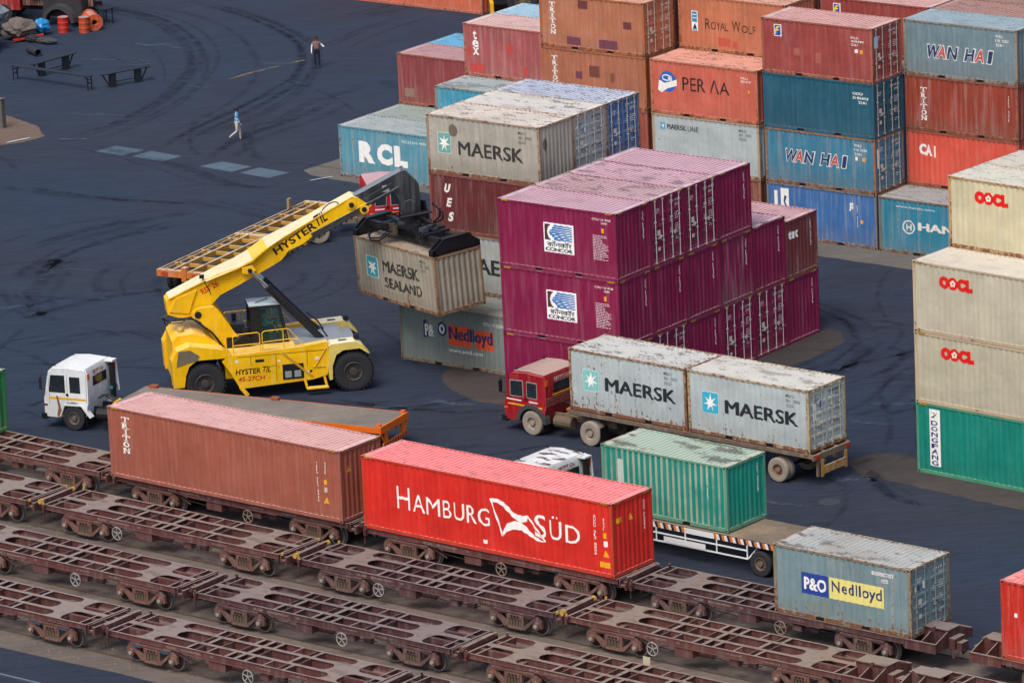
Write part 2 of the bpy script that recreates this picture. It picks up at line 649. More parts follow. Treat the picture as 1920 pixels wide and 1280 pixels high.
def m_door(L, H, k):
    b = MB()
    y0, y1 = ((.11, W / 2 - .008), (W / 2 + .008, W - .11))[k]
    z0, z1 = .16, H - .12
    s0, s1 = z0 + .08, z1 - .08
    n = 5
    p = (s1 - s0) / n
    zs, xx = [z0], [0.]
    for i in range(n):
        a = s0 + i * p
        for f, d in ((.0, 0.), (.06, .03), (.72, .03), (.78, 0.)):
            zs.append(a + f * p); xx.append(d)
    zs.append(z1); xx.append(0.)
    ya, yb = y0 + .06, y1 - .06
    vs = []
    for z, d in zip(zs, xx):
        vs += [(L - .045 - d, ya, z), (L - .045 - d, yb, z)]
    b.add(vs, [(2 * i, 2 * i + 1, 2 * i + 3, 2 * i + 2) for i in range(len(zs) - 1)])
    b.box(L - .09, L - .040, y0, ya, z0, z1)
    b.box(L - .09, L - .040, yb, y1, z0, z1)
    for z in (z0 + .12, z0 + .75, z1 - .75, z1 - .12):      # hinges
        yy = y0 if k == 0 else y1
        b.box(L - .045, L - .02, yy - .05, yy + .05, z - .04, z + .04)
    return b.mesh('door')

def m_rod(L, H, y):
    b = MB()
    b.tube((L - .018, y, .10), (L - .018, y, H - .06), .020, 6)
    for z in (.14, H - .11, H * .35, H * .65):
        b.box(L - .044, L + .006, y - .05, y + .05, z - .035, z + .035)
    return b.mesh('locking_rod')

def m_handle(L, H, y, sg):
    b = MB()
    b.bar((L - .004, y, H * .42), (L - .004, y + sg * .42, H * .40), .03, .03)
    b.box(L - .03, L - .0, y + sg * .20 - .06, y + sg * .20 + .06, H * .38, H * .44)
    return b.mesh('door_handle')

def m_stripe(L, H, k):
    b = MB()
    z = H - .08
    o, d, n = (((.19, .008, z), (1, 0, 0), (0, -1, 0)), ((L - .55, .008, z), (1, 0, 0), (0, -1, 0)), ((L - .01, .17, z), (0, 1, 0), (1, 0, 0)), ((L - .01, W - .53, z), (0, 1, 0), (1, 0, 0)))[k]
    o, d, n = Vector(o), Vector(d), Vector(n)
    u = Vector((0, 0, .075))
    b.add([o + n * .004, o + d * .36 + n * .004, o + d * .36 + n * .004 + u, o + n * .004 + u], [(0, 1, 2, 3)], 1)
    for i in range(5):
        a = o + d * (.01 + i * .07) + n * .007
        b.add([a, a + d * .035, a + d * .06 + u, a + d * .025 + u], [(0, 1, 2, 3)], 0)
    return b.mesh('warning_stripe', recalc=False)

INK_W = '#e6e4e0'
def g_number(x, z, t1='110 4418', t0='CXIU', t2='2261', s=1.0):
    return J(T(t0, x, x + .42 * s, z, z + .11 * s, .01), T(t1, x + .5 * s, x + 1.15 * s, z, z + .11 * s, .01), T(t2, x + .55 * s, x + .95 * s, z - .18 * s, z - .07 * s, .01))

def g_smallprint(x, z, w=.6, n=10, dz=.062):
    rr = random.Random(int(x * 97 + z * 31 + n))
    out = []
    for i in range(n):
        ww = w * rr.uniform(.45, 1.)
        words, a = [], x
        while a < x + ww - .05:
            l = rr.uniform(.06, .16)
            words.append(rect(a, z - i * dz, min(a + l, x + ww), z - i * dz + .026))
            a += l + .03
        out += words
    return P2(*out)

def g_column(s, y, z1, hgt=1.15, w=.05):
    """number painted downwards, one character below the other"""
    out = []
    n = len(s)
    for i, ch in enumerate(s):
        if ch == ' ':
            continue
        za = z1 - (i + 1) * hgt / n
        out.append(T(ch, y, y + w if ch not in '1I' else y + w * .5, za + .012, za + hgt / n - .006, .01))
    return J(*out)

def container(label, pos, col, L=6.058, H=2.591, yaw=0., door=False, hc=False, group=None, marks=(), roofcol=None, frame=None, framerust=None, rodcol=None,
              endtxt='TRIU 4402187', doortxt='228410 6', leftmarks=(), **kw):
    rot = yaw if isinstance(yaw, tuple) else (0, 0, yaw)
    root = empty('shipping_container', pos, rot, label, 'shipping container', group)
    pk = dict(dust=roofcol or '#b9aba6')
    pk.update(kw)
    mp = paint('container_paint', col, **pk)
    fk = dict(pk)
    fk['rust'] = framerust if framerust is not None else min(1., pk.get('rust', .25) + .35)
    fk['ridge'] = 0
    fk['patch'] = 0
    fk['dustamt'] = pk.get('dustamt', .6) * .9
    mf = paint('container_frame_paint', frame or col, **fk)
    k = (round(L, 2), round(H, 2))
    short = L < 7
    link('side_wall', cached(('s', k), lambda: m_side(L, H)), mp, root)
    link('side_wall', cached(('s2', k), lambda: m_side_far(L, H)), mp, root)
    link('end_wall', cached(('e0', k), lambda: m_end(L, H, False)), mp, root)
    link('roof', cached(('r', k), lambda: m_roof(L, H)), mp, root)
    link('frame', cached(('f', k, short), lambda: m_frame(L, H, short)), [mf, M_DARK], root)
    if door:
        mr = plain('locking_rod_steel', rodcol or '#b9b4ac', .5, .2, .2)
        for kk in (0, 1):
            d = link('door', cached(('d', k, kk), lambda: m_door(L, H, kk)), mp, root)
            for y in ((.36, .90), (W - .90, W - .36))[kk]:
                link('locking_rod', cached(('rod', k, y), lambda: m_rod(L, H, y)), mr, d)
            yy, sg = ((.90, -1), (W - .90, 1))[kk]
            link('door_handle', cached(('h', k, kk), lambda: m_handle(L, H, yy, sg)), mr, d)
        dt = J(T(doortxt[:4], 1.42, 1.70, H - .42, H - .31, .01), T(doortxt[4:] or '1', 1.78, 2.22, H - .42, H - .31, .01), T('22G1', 1.78, 2.05, H - .60, H - .50, .01),
               g_smallprint(1.78, H - .90, .42, 4, .085), g_smallprint(1.42, H - 1.0, .2, 3, .085), g_smallprint(1.78, H - 1.40, .42, 4, .085), g_smallprint(1.42, H - 1.5, .22, 3, .085),
               g_smallprint(.45, H - .5, .3, 3, .07), g_smallprint(1.78, H - 1.95, .3, 2, .085))
        dc = '#e6e4e0' if sum(lin(col)[:3]) < .9 else '#2b3038'
        if kw.get('nodoorink') is None:
            o = link('lettering', lay(dt, 'door', L, .006), ink(dc, .15), root)
        o = link('customs_plate', lay(P2(rect(.50, H * .44, .72, H * .52), rect(.52, .62, .70, .78)), 'door', L, .005), ink('#c9c3b4', .1), root)
    else:
        link('end_wall', cached(('e1', k), lambda: m_end(L, H, True)), mp, root)
        if endtxt:
            dc = '#e6e4e0' if sum(lin(col)[:3]) < .9 else '#2b3038'
            link('lettering', lay(g_column(endtxt, W - .48, H - .34), 'end', L), ink(dc, .1), root)
    if hc:
        for q in range(4):
            link('warning_stripe', cached(('hc', k, q), lambda: m_stripe(L, H, q)), [M_YEL, M_DARK], root)
    for mk in marks:
        face, g, c = mk[0], mk[1], mk[2]
        wear = mk[3] if len(mk) > 3 else .15
        lift = mk[4] if len(mk) > 4 else .004
        nm = mk[5] if len(mk) > 5 else 'lettering'
        link(nm, lay(g, face, L, lift), ink(c, wear), root)
    return root

def logo_star(cx, cz, w=.78, h=.84, c='#5fb4c6', wear=.1):
    x0, x1, z0, z1 = cx - w / 2, cx + w / 2, cz - h / 2, cz + h / 2
    r = .06
    pl = [(x0 + r, z0), (x1 - r, z0), (x1, z0 + r), (x1, z1 - r), (x1 - r, z1), (x0 + r, z1), (x0, z1 - r), (x0, z0 + r)]
    q = [(cx + (p[0] - cx) * 1.06, cz + (p[1] - cz) * 1.06) for p in pl]
    return [('side', P2(q), '#cfd8d8', wear, .003, 'logo'), ('side', P2(pl), c, wear, .006, 'logo'), ('side', P2(star(cx, cz, w * .44, h * .44)), '#eceae6', wear * .7, .010, 'logo')]

def logo_concor(x0=2.33, z0=.88, w=1.52, h=1.26):
    m = []
    m.append(('side', P2(rect(x0, z0, x0 + w, z0 + h)), '#eeeeee', 0., .004, 'logo'))
    tx, tz = x0 + .06, z0 + .52
    tw, th = w - .12, h - .58
    m.append(('side', P2(rect(tx, tz, tx + .3, tz + th)), '#4a2a24', 0., .007, 'logo'))
    # white C-shaped bow over the brown, then the blue waves
    bow = [(tx + .10, tz + th * .5), (tx + .16, tz + th * .8), (tx + .34, tz + th), (tx + .60, tz + th), (tx + .36, tz + th * .5), (tx + .60, tz), (tx + .34, tz), (tx + .16, tz + th * .2)]
    m.append(('side', P2(bow), '#eeeeee', 0., .010, 'logo'))
    waves = []
    n = 7
    for i in range(n):
        zc = tz + th * (i + .5) / n
        a = tx + .22 + .30 * abs((i - (n - 1) / 2) / (n / 2)) ** 1.3
        top, bot = [], []
        K = 14
        for j in range(K + 1):
            x = a + (tx + tw - a) * j / K
            o = .02 * math.sin(j * 1.4 + i)
            th2 = th / n * (.40 - .16 * j / K)
            top.append((x, zc + o + th2)); bot.append((x, zc + o - th2))
        waves.append(top + bot[::-1])
    m.append(('side', P2(*waves), '#1f6fb5', 0., .013, 'logo'))
    m.append(('side', T('कॉनकॉर', x0 + .14, x0 + w - .10, z0 + .24, z0 + .50, .02), '#16161c', 0., .008))
    m.append(('side', T('CONCOR', x0 + .07, x0 + w - .06, z0 + .05, z0 + .21, .045), '#16161c', 0., .008))
    return m

def slab(ch, x, z, w, h):
    """one serif capital built up on the plain one"""
    t = .10 * w
    s = .13 * h
    g = T(ch, x + .1 * w, x + w * .9, z, z + h, .03)
    if ch == 'T': g = P2(rect(x, z + h - s, x + w, z + h), rect(x + w * .38, z, x + w * .62, z + h - s), rect(x + w * .22, z, x + w * .78, z + s * .8), rect(x, z + h * .66, x + t, z + h - s), rect(x + w - t, z + h * .66, x + w, z + h - s))
    elif ch == 'I': g = P2(rect(x + w * .38, z, x + w * .62, z + h), rect(x + w * .2, z, x + w * .8, z + s * .8), rect(x + w * .2, z + h - s * .8, x + w * .8, z + h))
    elif ch == 'R': g = J(g, P2(rect(x, z, x + w * .36, z + s * .8), rect(x, z + h - s * .8, x + w * .3, z + h), rect(x + w * .7, z, x + w, z + s * .8)))
    elif ch == 'N': g = J(g, P2(rect(x, z, x + w * .32, z + s * .8), rect(x, z + h - s * .8, x + w * .3, z + h), rect(x + w * .68, z + h - s * .8, x + w, z + h)))
    return g

def m_triton(x, z1, z0, w=.34, wear=.2):
    n = 6
    p = (z1 - z0) / n
    return [('side', J(*[slab(c, x, z1 - (i + 1) * p + .015, w, p - .03) for i, c in enumerate('TRITON')]), INK_W, wear)]

def m_wanhai(x0, x1, z0, z1):
    m = []
    wd = (x1 - x0)
    fr = [('W', 0, .19, 'b'), ('A', .17, .30, 'r'), ('N', .32, .46, 'b'), ('H', .585, .715, 'b'), ('A', .735, .875, 'r'), ('I', .925, .985, 'b')]
    sh = .22
    white, navy, red = [], [], []
    for ch, a, b, c in fr:
        g = T(ch, x0 + a * wd, x0 + b * wd, z0, z1, .03, 0., outline=True)
        def skew(g): return ([(v[0] + (v[1] - z0) * sh, v[1]) for v in g[0]], g[1])
        cx = x0 + (a + b) / 2 * wd
        gw = skew(T(ch, x0 + a * wd - .045, x0 + b * wd + .045, z0 - .045, z1 + .045, .06, outline=True))
        white.append(gw)
        (navy if c == 'b' else red).append(skew(g))
    m.append(('side', J(*white), '#dcdcd8', .22, .004))
    m.append(('side', J(*navy), '#24365f', .3, .009))
    m.append(('side', J(*red), '#c2504a', .18, .009))
    return m

def m_oocl(x0=1.28, z0=1.93, w=1.62, h=.52):
    m = [('side', J(T('O', x0, x0 + w * .30, z0, z0 + h, .10), T('O', x0 + w * .26, x0 + w * .56, z0, z0 + h, .06), T('C', x0 + w * .53, x0 + w * .80, z0, z0 + h, .10), T('L', x0 + w * .79, x0 + w, z0, z0 + h, .11)), '#d3140f', .0, .005)]
    cx, cz = x0 + w * .41, z0 + h * .5
    pet = [ell(cx + .085 * math.cos(R(90 + 72 * i)), cz + .085 * math.sin(R(90 + 72 * i)), .055, .055, 10) for i in range(5)]
    m.append(('side', P2(ell(cx, cz, .19, .20, 20)), '#d3140f', .0, .008, 'logo'))
    m.append(('side', P2(*pet), '#dcd6c4', .0, .011, 'logo'))
    m.append(('side', P2(ell(cx, cz, .03, .03, 8)), '#d3140f', .0, .014, 'logo'))
    return m

def m_num(L, H, t0='MSKU', t1='301 7702', t2='22G1', c='#3a3e44', wear=.3):
    return [('side', J(T(t0, L - 1.15, L - .75, H - .42, H - .30, .01), T(t1, L - 1.15, L - .45, H - .62, H - .50, .01), T(t2, L - 1.15, L - .75, H - .82, H - .70, .01)), c, wear)]

H0, HC = 2.591, 2.896
# --- magenta block, nearest the trucks
MG = dict(roofcol='#bfa6af', rust=.10, blotch=.16, grime=.12, dustamt=.92, rough=.5, rodcol='#c7c2bd', framerust=.18)
GA = 'magenta containers stacked in the middle of the yard'
cl = '#7c1541'
PY = 2.46
info = [('side', g_number(4.83, 2.52, '110 4418', 'CXIU', '2261', .8), INK_W, .05), ('side', P2(rect(5.27, 2.0, 5.42, 2.2)), '#e39a1a', 0., .004, 'sticker'),
        ('side', g_smallprint(4.85, 1.86, .8, 16, .068), '#d9c9cf', .1)]
def mag(c, l, label, door=False, logo=False, **k):
    mk = list(logo_concor()) + info if logo else []
    kw = dict(MG); kw.update(k)
    return container(label, (0.0, c * PY, l * HC), cl, H=HC, hc=True, door=door, marks=mk, group=GA, endtxt='CXIU 1104418', doortxt='CXIU110 441 8', **kw)
mag(0, 2, 'magenta container with the uppermost wave logo sign, at the front top of its stack', logo=True)
mag(0, 1, 'magenta container with the lower of the two fully visible white and blue wave logo signs', logo=True)
mag(0, 0, 'magenta container at ground level directly behind the red truck cab', logo=False)
mag(1, 2, 'magenta container with closed doors in the top layer, next to the one with the logo', door=True, blotch=.6, dustamt=.88, dust='#b9a6a8')
mag(2, 2, 'magenta container with closed doors in the top layer, second from the rear edge', door=True, blotch=.6)
mag(3, 2, 'rearmost magenta container of the top layer, with a plain corrugated end')
mag(1, 1, 'middle layer magenta container with plain end, under the first container with doors')
mag(2, 1, 'middle layer magenta container with plain end bearing a small white torn sticker', )
mag(3, 1, 'middle layer magenta container with streaked plain end, under the rear corner of the top layer', grime=.5)
mag(4, 1, 'middle layer magenta container with a dark stained roof, beside the brown one', blotch=.9)
mag(1, 0, 'ground layer magenta container with white locking rods, mostly hidden by the loaded truck', door=True)
mag(2, 0, 'ground layer magenta container with plain end between two with doors')
mag(3, 0, 'ground layer magenta container with doors, nearer to the red truck of the adjoining pair', door=True)
mag(4, 0, 'ground layer magenta container with doors, next to the last plain end of the row', door=True)
mag(5, 0, 'last ground layer magenta container, with plain end, beneath the brown one')
container('brown container resting on magenta ones at the far corner of their stack', (0., 5 * PY, HC), '#6f3432', frame='#7a3a34', roofcol='#c7a6ab', dustamt=.85, rust=.3, grime=.3,
          group=GA, endtxt='TEXU 2207131', marks=[('end', T('tex', .30, 1.02, 1.72, 2.12, .05), INK_W, .1)])

# --- block beside it with the grey containers
GB = 'containers stacked beside the magenta block'
bx, by = -7.66, 2.78
nedl = [('side', P2(rect(1.28, 1.15, 1.50, 1.92)), '#26335e', .55, .004, 'logo'), ('side', T('P&', 1.35, 1.85, 1.22, 1.75, .03), INK_W, .5, .008), ('side', P2(ell(2.28, 1.62, .24, .32)), '#26335e', .15, .004, 'logo'),
        ('side', T('O', 2.13, 2.43, 1.40, 1.84, .04), INK_W, .2, .009), ('side', P2(rect(2.62, .96, 3.85, 1.86), rect(4.05, .96, 5.02, 1.80)), '#d9542a', .2, .004, 'logo'),
        ('side', T('Nedlloyd', 2.64, 4.98, 1.05, 1.80, .035), '#232a5e', .15, .009), ('side', T('www.ponl.com', 2.62, 4.4, .62, .84, .01), INK_W, .3), ('side', T('POCU 181 2 2210', 4.5, 5.6, 2.06, 2.2, .015), INK_W, .5)]
container('grey green container with a weathered orange and blue name, under the lifted one', (-7.72, 2.78, 0), '#76837f', frame='#7c7469', roofcol='#8f8a84', rust=.3, grime=.45, blotch=.5, marks=nedl, group=GB)
mk2 = logo_star(.95, 1.40, .72, .88, '#4f9fb0') + [('side', T('MAERSK', 1.65, 5.4, .92, 1.62, .03), '#2c2f35', .1)]
container('pale grey container with black letters half hidden behind the lifted container', (bx, by + PY, H0), '#a3aaa8', frame='#8a7f72', roofcol='#aaa59d', rust=.35, marks=mk2, group=GB, grime=.35)
container('dark brown container with white slanted letters stacked downwards at its left edge', (bx, by + PY, 2 * H0), '#61292b', frame='#7a4438', rust=.35, grime=.25, group=GB,
          marks=[('side', J(T('U', .80, 1.15, 1.76, 2.16, .05, .3), T('E', .85, 1.20, 1.14, 1.54, .05, .3), T('S', .92, 1.27, .50, .92, .05, .3)), INK_W, .1)] )
mk3 = logo_star(.92, 1.38, .70, .88, '#6fa09b', .35) + [('side', T('MAERSK', 1.66, 5.15, .92, 1.55, .025), '#35322f', .32), ('side', P2(ell(1.42, 1.98, .24, .28, 12)), '#6a5f52', .3, .008, 'dent_stain')] + m_num(6.058, H0)
container('dusty grey container with faded star logo and brown scuff, above the dark brown one', (bx, by + PY, 3 * H0), '#a09c91', frame='#94806a', roofcol='#c9c0b6', dustamt=.9, rust=.48, grime=.75, blotch=.55, marks=mk3 + [('end', P2(ell(.48, 1.75, .15, .30, 12)), '#5d534a', .1, .006, 'dent_stain')], group=GB, endtxt=None)
container('container with pale grey doors, between the scuffed grey and the blue one', (bx, by + 2 * PY, 3 * H0), '#9aa2a5', frame='#93806c', roofcol='#c7bfb5', dustamt=.9, rust=.4, blotch=.7, door=True, group=GB,
          marks=[('door', P2(rect(.76, 1.65, .98, 1.98)), '#3aa3c4', 0., .010, 'logo'), ('door', P2(star(.87, 1.81, .08, .12)), INK_W, 0., .014, 'logo')])
container('blue container with dented blue doors in the top layer, beside the grey doors', (bx, by + 3 * PY, 3 * H0), '#3c6396', frame='#6a6f78', roofcol='#c6c6c8', dustamt=.78, rust=.45, blotch=.6, door=True, group=GB, grime=.5)
for (c, l, cc, lb) in ((1, 0, '#6d3a33', 'brown container at ground level under the pale grey one beside the magenta block'), (2, 0, '#6d3a33', 'brown container at ground level deep in the grey stack'), (3, 0, '#5c4540', 'dull brown container at ground level below the blue doors'),
                   (2, 1, '#75413a', 'reddish brown container, second layer, deep in the grey stack'), (3, 1, '#6b6f70', 'grey container, second layer, below the blue doors'),
                   (2, 2, '#6d3a33', 'brown container, third layer, under the pale grey doors'), (3, 2, '#5c4540', 'dull brown container directly under the one with blue doors')):
    container(lb, (bx, by + c * PY, l * H0), cc, rust=.3, group=GB, endtxt='TRIU 4402187')

# --- long rear block
GC = 'containers stacked in the long rear block'
cy = 27.45
def rear(x, c, l, label, col, **k):
    kw = dict(group=GC); kw.update(k)
    return container(label, (x, cy + c * PY, l * H0), col, **kw)
x1, x2, x3, x4, x5, x6 = -30.55, -24.45, -17.95, -11.65, -5.28, .88
rear(x1, 0, 0, 'light blue container with three large white letters, lone on the ground behind the crane boom', '#528c9e', dust='#a9a8a4', frame='#5f8a95', roofcol='#9ea5a3', dustamt=.9, rust=.4, grime=.55,
     marks=[('side', J(T('R', 1.20, 2.20, .85, 1.92, .08), T('C', 2.34, 3.28, .85, 1.92, .07), T('L', 3.38, 4.20, .85, 1.90, .09)), INK_W, .05), ('side', T('RCLU 210 4476', 3.9, 5.4, 2.1, 2.22, .01), INK_W, .3)])
rear(x1, 1, 0, 'container with a worn grey green roof behind the light blue one with large letters', '#5a8580', roofcol='#9a9c98', dustamt=.9, rust=.3)
rear(x1, 2, 0, 'green container on the ground beneath the dull red end one of the rear block', '#4f7a5c', rust=.3)
rear(x1, 3, 0, 'blue container on the ground at the far end of the rear block', '#3f7f9c', rust=.3)
rear(x1, 2, 1, 'plain dull red container with an orange corner post, at the end of the rear block', '#7e3a3c', frame='#8e5040', roofcol='#b79a9b', dustamt=.85, rust=.3, grime=.25, patch=.04, patchcol='#8a7466', marks=[])
rear(x1, 3, 1, 'container with a bright blue roof behind the plain dull red one', '#3f8db5', roofcol='#6fa6bd', dustamt=.7, rust=.25)
rear(x2, 0, 0, 'teal container at ground level behind the tan and grey stack', '#3f7f94', rust=.3)
rear(x2, 0, 1, 'turquoise container with an orange stained roof, below the red one with stacked letters', '#3f93ad', frame='#7a8a80', roofcol='#aaa39b', dustamt=.85, rust=.45, blotch=.5, grime=.4)
rear(x2, 1, 0, 'brown container on the ground, second row of the rear block', '#6d3a33')
rear(x2, 1, 1, 'brown container in the second layer, under the red one with stacked white letters', '#7a3a33')
texm = [('side', J(T('t', .56, .80, 1.82, 2.28, .03), T('e', .52, .88, 1.44, 1.80, .02), T('x', .52, .90, 1.06, 1.42, .02)), INK_W, .05)]
texp = [('side', P2(rect(.2, .98, .45, 1.4)), '#b5413a', .2), ('side', P2(rect(2.55, 1.35, 2.95, 1.75)), '#b5413a', .1), ('side', P2(rect(.3, .22, 1.15, .62)), '#b5413a', .3), ('side', P2(rect(3.0, .35, 3.15, .5), rect(3.55, .3, 3.8, .72)), '#b0403a', .1)]
rear(x2, 1, 2, 'faded red container with white lower case letters stacked and brighter red repair patches', '#99504f', frame='#a05a50', roofcol='#c9b4ae', dustamt=.9, rust=.3, marks=texm + texp, blotch=.2)
rear(x2, 2, 2, 'container with a light blue roof behind the faded red one with stacked letters', '#3f8fae', roofcol='#a9bcc6', dustamt=.9, rust=.2)
for l in (0, 1):
    rear(x2, 2, l, ('ground layer', 'second layer')[l] + ' rust brown container under the light blue roof of the rear block', '#6d3a33')
rear(x3, 0, 0, 'rust brown container on the ground under the orange brown ones', '#8a4336', frame='#8a4a3a')
rear(x3, 0, 1, 'rust red container in the second layer, under two orange brown ones', '#8f4638', frame='#8f503c')
OB = dict(frame='#a2603c', roofcol='#c79b88', patchcol='#6e4048', dustamt=.8)
tp = [('side', P2(rect(1.95, 1.2, 2.35, 1.55)), '#6e3d48', .1), ('side', P2(rect(2.75, 1.35, 3.35, 1.9)), '#6e4038', .15), ('side', P2(rect(4.0, 1.2, 4.2, 1.65)), '#7a4a44', .1)]
rear(x3, 0, 2, 'orange brown container with stacked serif letters, lower of the two with this name', '#a2644a', rust=.35, grime=.3, marks=m_triton(.58, 2.2, .75) + tp, **OB)
tp = [('side', P2(rect(1.55, .22, 2.35, .60), rect(3.4, .20, 4.45, .62)), '#6e3d4c', .05), ('side', P2(rect(2.25, 2.0, 2.8, 2.4)), '#6a3538', .05), ('side', P2(rect(4.85, 1.25, 5.3, 1.6)), '#6a3538', .05)]
rear(x3, 0, 3, 'orange brown container with purple patches, white serif letters and brown doors, top of its stack', '#a96c50', door=True, rust=.35, grime=.25, marks=m_triton(.58, 2.2, .62) + tp, doortxt='TRIU4402 18', **OB)
wtr = [('side', P2(ell(.98, 1.58, .48, .50)), '#2f5fb0', .05, .004, 'logo'), ('side', P2([(.42, 1.15), (.62, 1.02), (.95, 1.25), (1.50, 1.42), (1.50, 1.72), (1.2, 1.62), (.80, 1.50), (.50, 1.62)]), INK_W, .1, .008, 'logo'),
       ('side', ring(.92, 1.76, .26, .16, .06, 20, 300), INK_W, .05, .009, 'logo'), ('side', T('e', 1.02, 1.24, 1.62, 1.86, .03), INK_W, .05, .009, 'logo')]
rear(x4, 0, 0, 'brown container on the ground, seen as a dark strip left of the blue one', '#7c4738', frame='#8a5a44', rust=.4)
rear(x4, 0, 1, 'pale grey container with a small star logo and two black words, under the salmon one', '#a9b3b3', frame='#a8937a', rust=.38, grime=.25,
     marks=[('side', P2(rect(.48, 1.86, .74, 2.18)), '#3aa3bd', .0, .004, 'logo'), ('side', P2(star(.61, 2.02, .10, .13)), INK_W, 0., .008, 'logo'), ('side', J(T('MAERSK', .84, 1.92, 1.90, 2.14, .03), T('LINE', 2.02, 2.62, 1.90, 2.14, .01)), '#1d2126', .05)] + m_num(6.058, H0))
rear(x4, 0, 2, 'salmon red container with a round blue emblem and damaged black letters', '#c0604e', frame='#b06a50', roofcol='#c9a392', dustamt=.85, rust=.3, blotch=.6, grime=.15,
     marks=wtr + [('side', J(T('PER', 1.82, 3.1, 1.25, 1.88, .0), T('ΛA', 3.35, 4.45, 1.25, 1.88, .0)), '#2b1d20', .05), ('side', J(T('TRLU', 5.1, 5.5, 2.1, 2.2, .01), T('220 4187', 5.1, 5.7, 1.95, 2.05, .01)), INK_W, .2), ('side', P2(rect(5.5, 1.45, 5.62, 1.6)), '#e39a1a', 0.)])
rear(x4, 1, 0, 'brown container on the ground, behind the pale grey one with two words', '#7c4738')
rear(x4, 1, 1, 'brown container of the second layer, behind the pale grey one with two words', '#7c4738')
rear(x4, 1, 2, 'brown container of the third layer, behind the salmon one', '#83493a')
rear(x4, 1, 3, 'orange container with black serif words and a small blue sign, behind the salmon one', '#b06a4c', frame='#a86a4c', roofcol='#c99f90', dustamt=.85, rust=.35, blotch=.6, grime=.2, endtxt=None,
     marks=[('side', P2(rect(.74, .92, 1.08, 1.86)), INK_W, 0., .004, 'logo'), ('side', P2(rect(.77, 1.32, 1.05, 1.82), rect(.77, .95, 1.05, 1.02)), '#2a86b8', 0., .007, 'logo'), ('side', P2([(.80, 1.02), (1.02, 1.02), (1.0, 1.12), (.90, 1.26), (.84, 1.14)]), '#23262e', 0., .009, 'logo'),
            ('side', T('SIGNAL', .79, 1.03, 1.62, 1.70, .01), INK_W, 0., .010) if False else ('side', P2(rect(.80, 1.66, 1.02, 1.70), rect(.80, 1.50, 1.02, 1.54)), INK_W, 0., .010, 'logo'),
            ('side', J(T('R', 1.50, 1.78, 1.05, 1.55, .0), T('OYAL', 1.83, 2.78, 1.05, 1.42, .0), T('W', 3.0, 3.5, 1.05, 1.55, .0), T('OLF', 3.55, 4.35, 1.05, 1.42, .0)), '#33201f', .08),
            ('side', P2(rect(2.2, .30, 2.9, .70), rect(3.0, .25, 3.3, .6)), '#b0503f', .3)])
flog = [('side', P2(rect(.70, 1.76, 1.10, 2.32)), INK_W, 0., .004, 'logo'), ('side', P2(rect(.74, 1.80, 1.06, 2.28)), '#1f4da0', 0., .008, 'logo'),
        ('side', P2([(.76, 2.05), (.84, 2.22), (1.03, 2.24), (1.0, 2.17), (.88, 2.15), (.86, 2.09), (1.0, 2.09), (.98, 2.03), (.84, 2.02), (.80, 1.84), (.76, 1.84)]), '#e8c531', 0., .012, 'logo')]
rear(x5, 0, 0, 'bright blue container with two cut white blocks of lettering, on the ground', '#3c69a0', frame='#6d7078', rust=.42, grime=.45,
     marks=[('side', P2(rect(.42, 1.25, .58, 2.22)), INK_W, .1), ('side', P2(rect(.78, 1.05, 1.22, 2.36)), INK_W, .1), ('side', P2([(.98, 1.30), (1.10, 1.55), (1.02, 1.72), (1.10, 1.98), (1.0, 2.05), (.92, 1.75), (1.0, 1.58)]), '#1d2f66', 0., .008),
            ('side', T('JS', 4.55, 4.78, 1.7, 2.1, .05), INK_W, .2), ('side', P2(rect(5.15, 1.15, 5.28, 1.32)), '#d9a05a', .1), ('side', g_column('IRNU 442107', 4.95, 2.0, 1.1), INK_W, .2)])
rear(x5, 0, 1, 'mid blue container with an outlined two word name, under the dark teal one', '#3c7893', frame='#8a6a55', roofcol='#9a9a94', rust=.42, grime=.5, door=True, marks=m_wanhai(1.02, 4.45, 1.10, 1.66) + m_num(6.058, H0, 'WHLU', '110 3350', '2261', INK_W, .2)
     + [('door', P2(rect(.22, 1.2, .34, 2.1)), INK_W, 0., .012, 'sticker'), ('side', P2(rect(4.95, 1.52, 5.1, 1.7)), INK_W, .1, .004, 'sticker'), ('side', P2(rect(5.35, 1.5, 5.5, 1.7)), '#d99a3a', .1, .004, 'sticker')])
rear(x5, 0, 2, 'plain dark teal container with white serial number, between a brown and a blue one', '#215568', frame='#26566a', roofcol='#7d8d90', rust=.12, grime=.1, door=True,
     marks=[('side', J(T('GESU', 4.9, 5.45, 2.02, 2.14, .015), T('2185603', 4.9, 5.75, 1.82, 1.94, .015), T('2261', 5.2, 5.65, 1.62, 1.74, .015)), INK_W, .1)])
rear(x5, 0, 3, 'brick red container with a square blue and yellow emblem and dark red doors', '#93403c', frame='#9a5a48', roofcol='#c4a5a0', dustamt=.85, rust=.3, grime=.15, blotch=.25, door=True,
     marks=flog + [('door', P2(rect(.22, 1.6, .55, 2.15)), '#9cc3d6', 0., .010, 'sticker'), ('side', J(T('FXLU', 4.9, 5.3, 2.02, 2.12, .01), T('305496', 4.9, 5.6, 1.86, 1.96, .01), T('2261', 4.9, 5.25, 1.70, 1.80, .01)), INK_W, .1),
                   ('side', P2(rect(5.1, 1.38, 5.25, 1.55)), INK_W, 0., .004, 'sticker'), ('side', P2(rect(5.38, 1.36, 5.52, 1.54)), '#e39a1a', 0., .004, 'sticker'), ('side', P2(rect(1.75, .95, 2.1, 1.3), rect(2.95, .7, 3.25, 1.2)), '#a35c50', .3)])
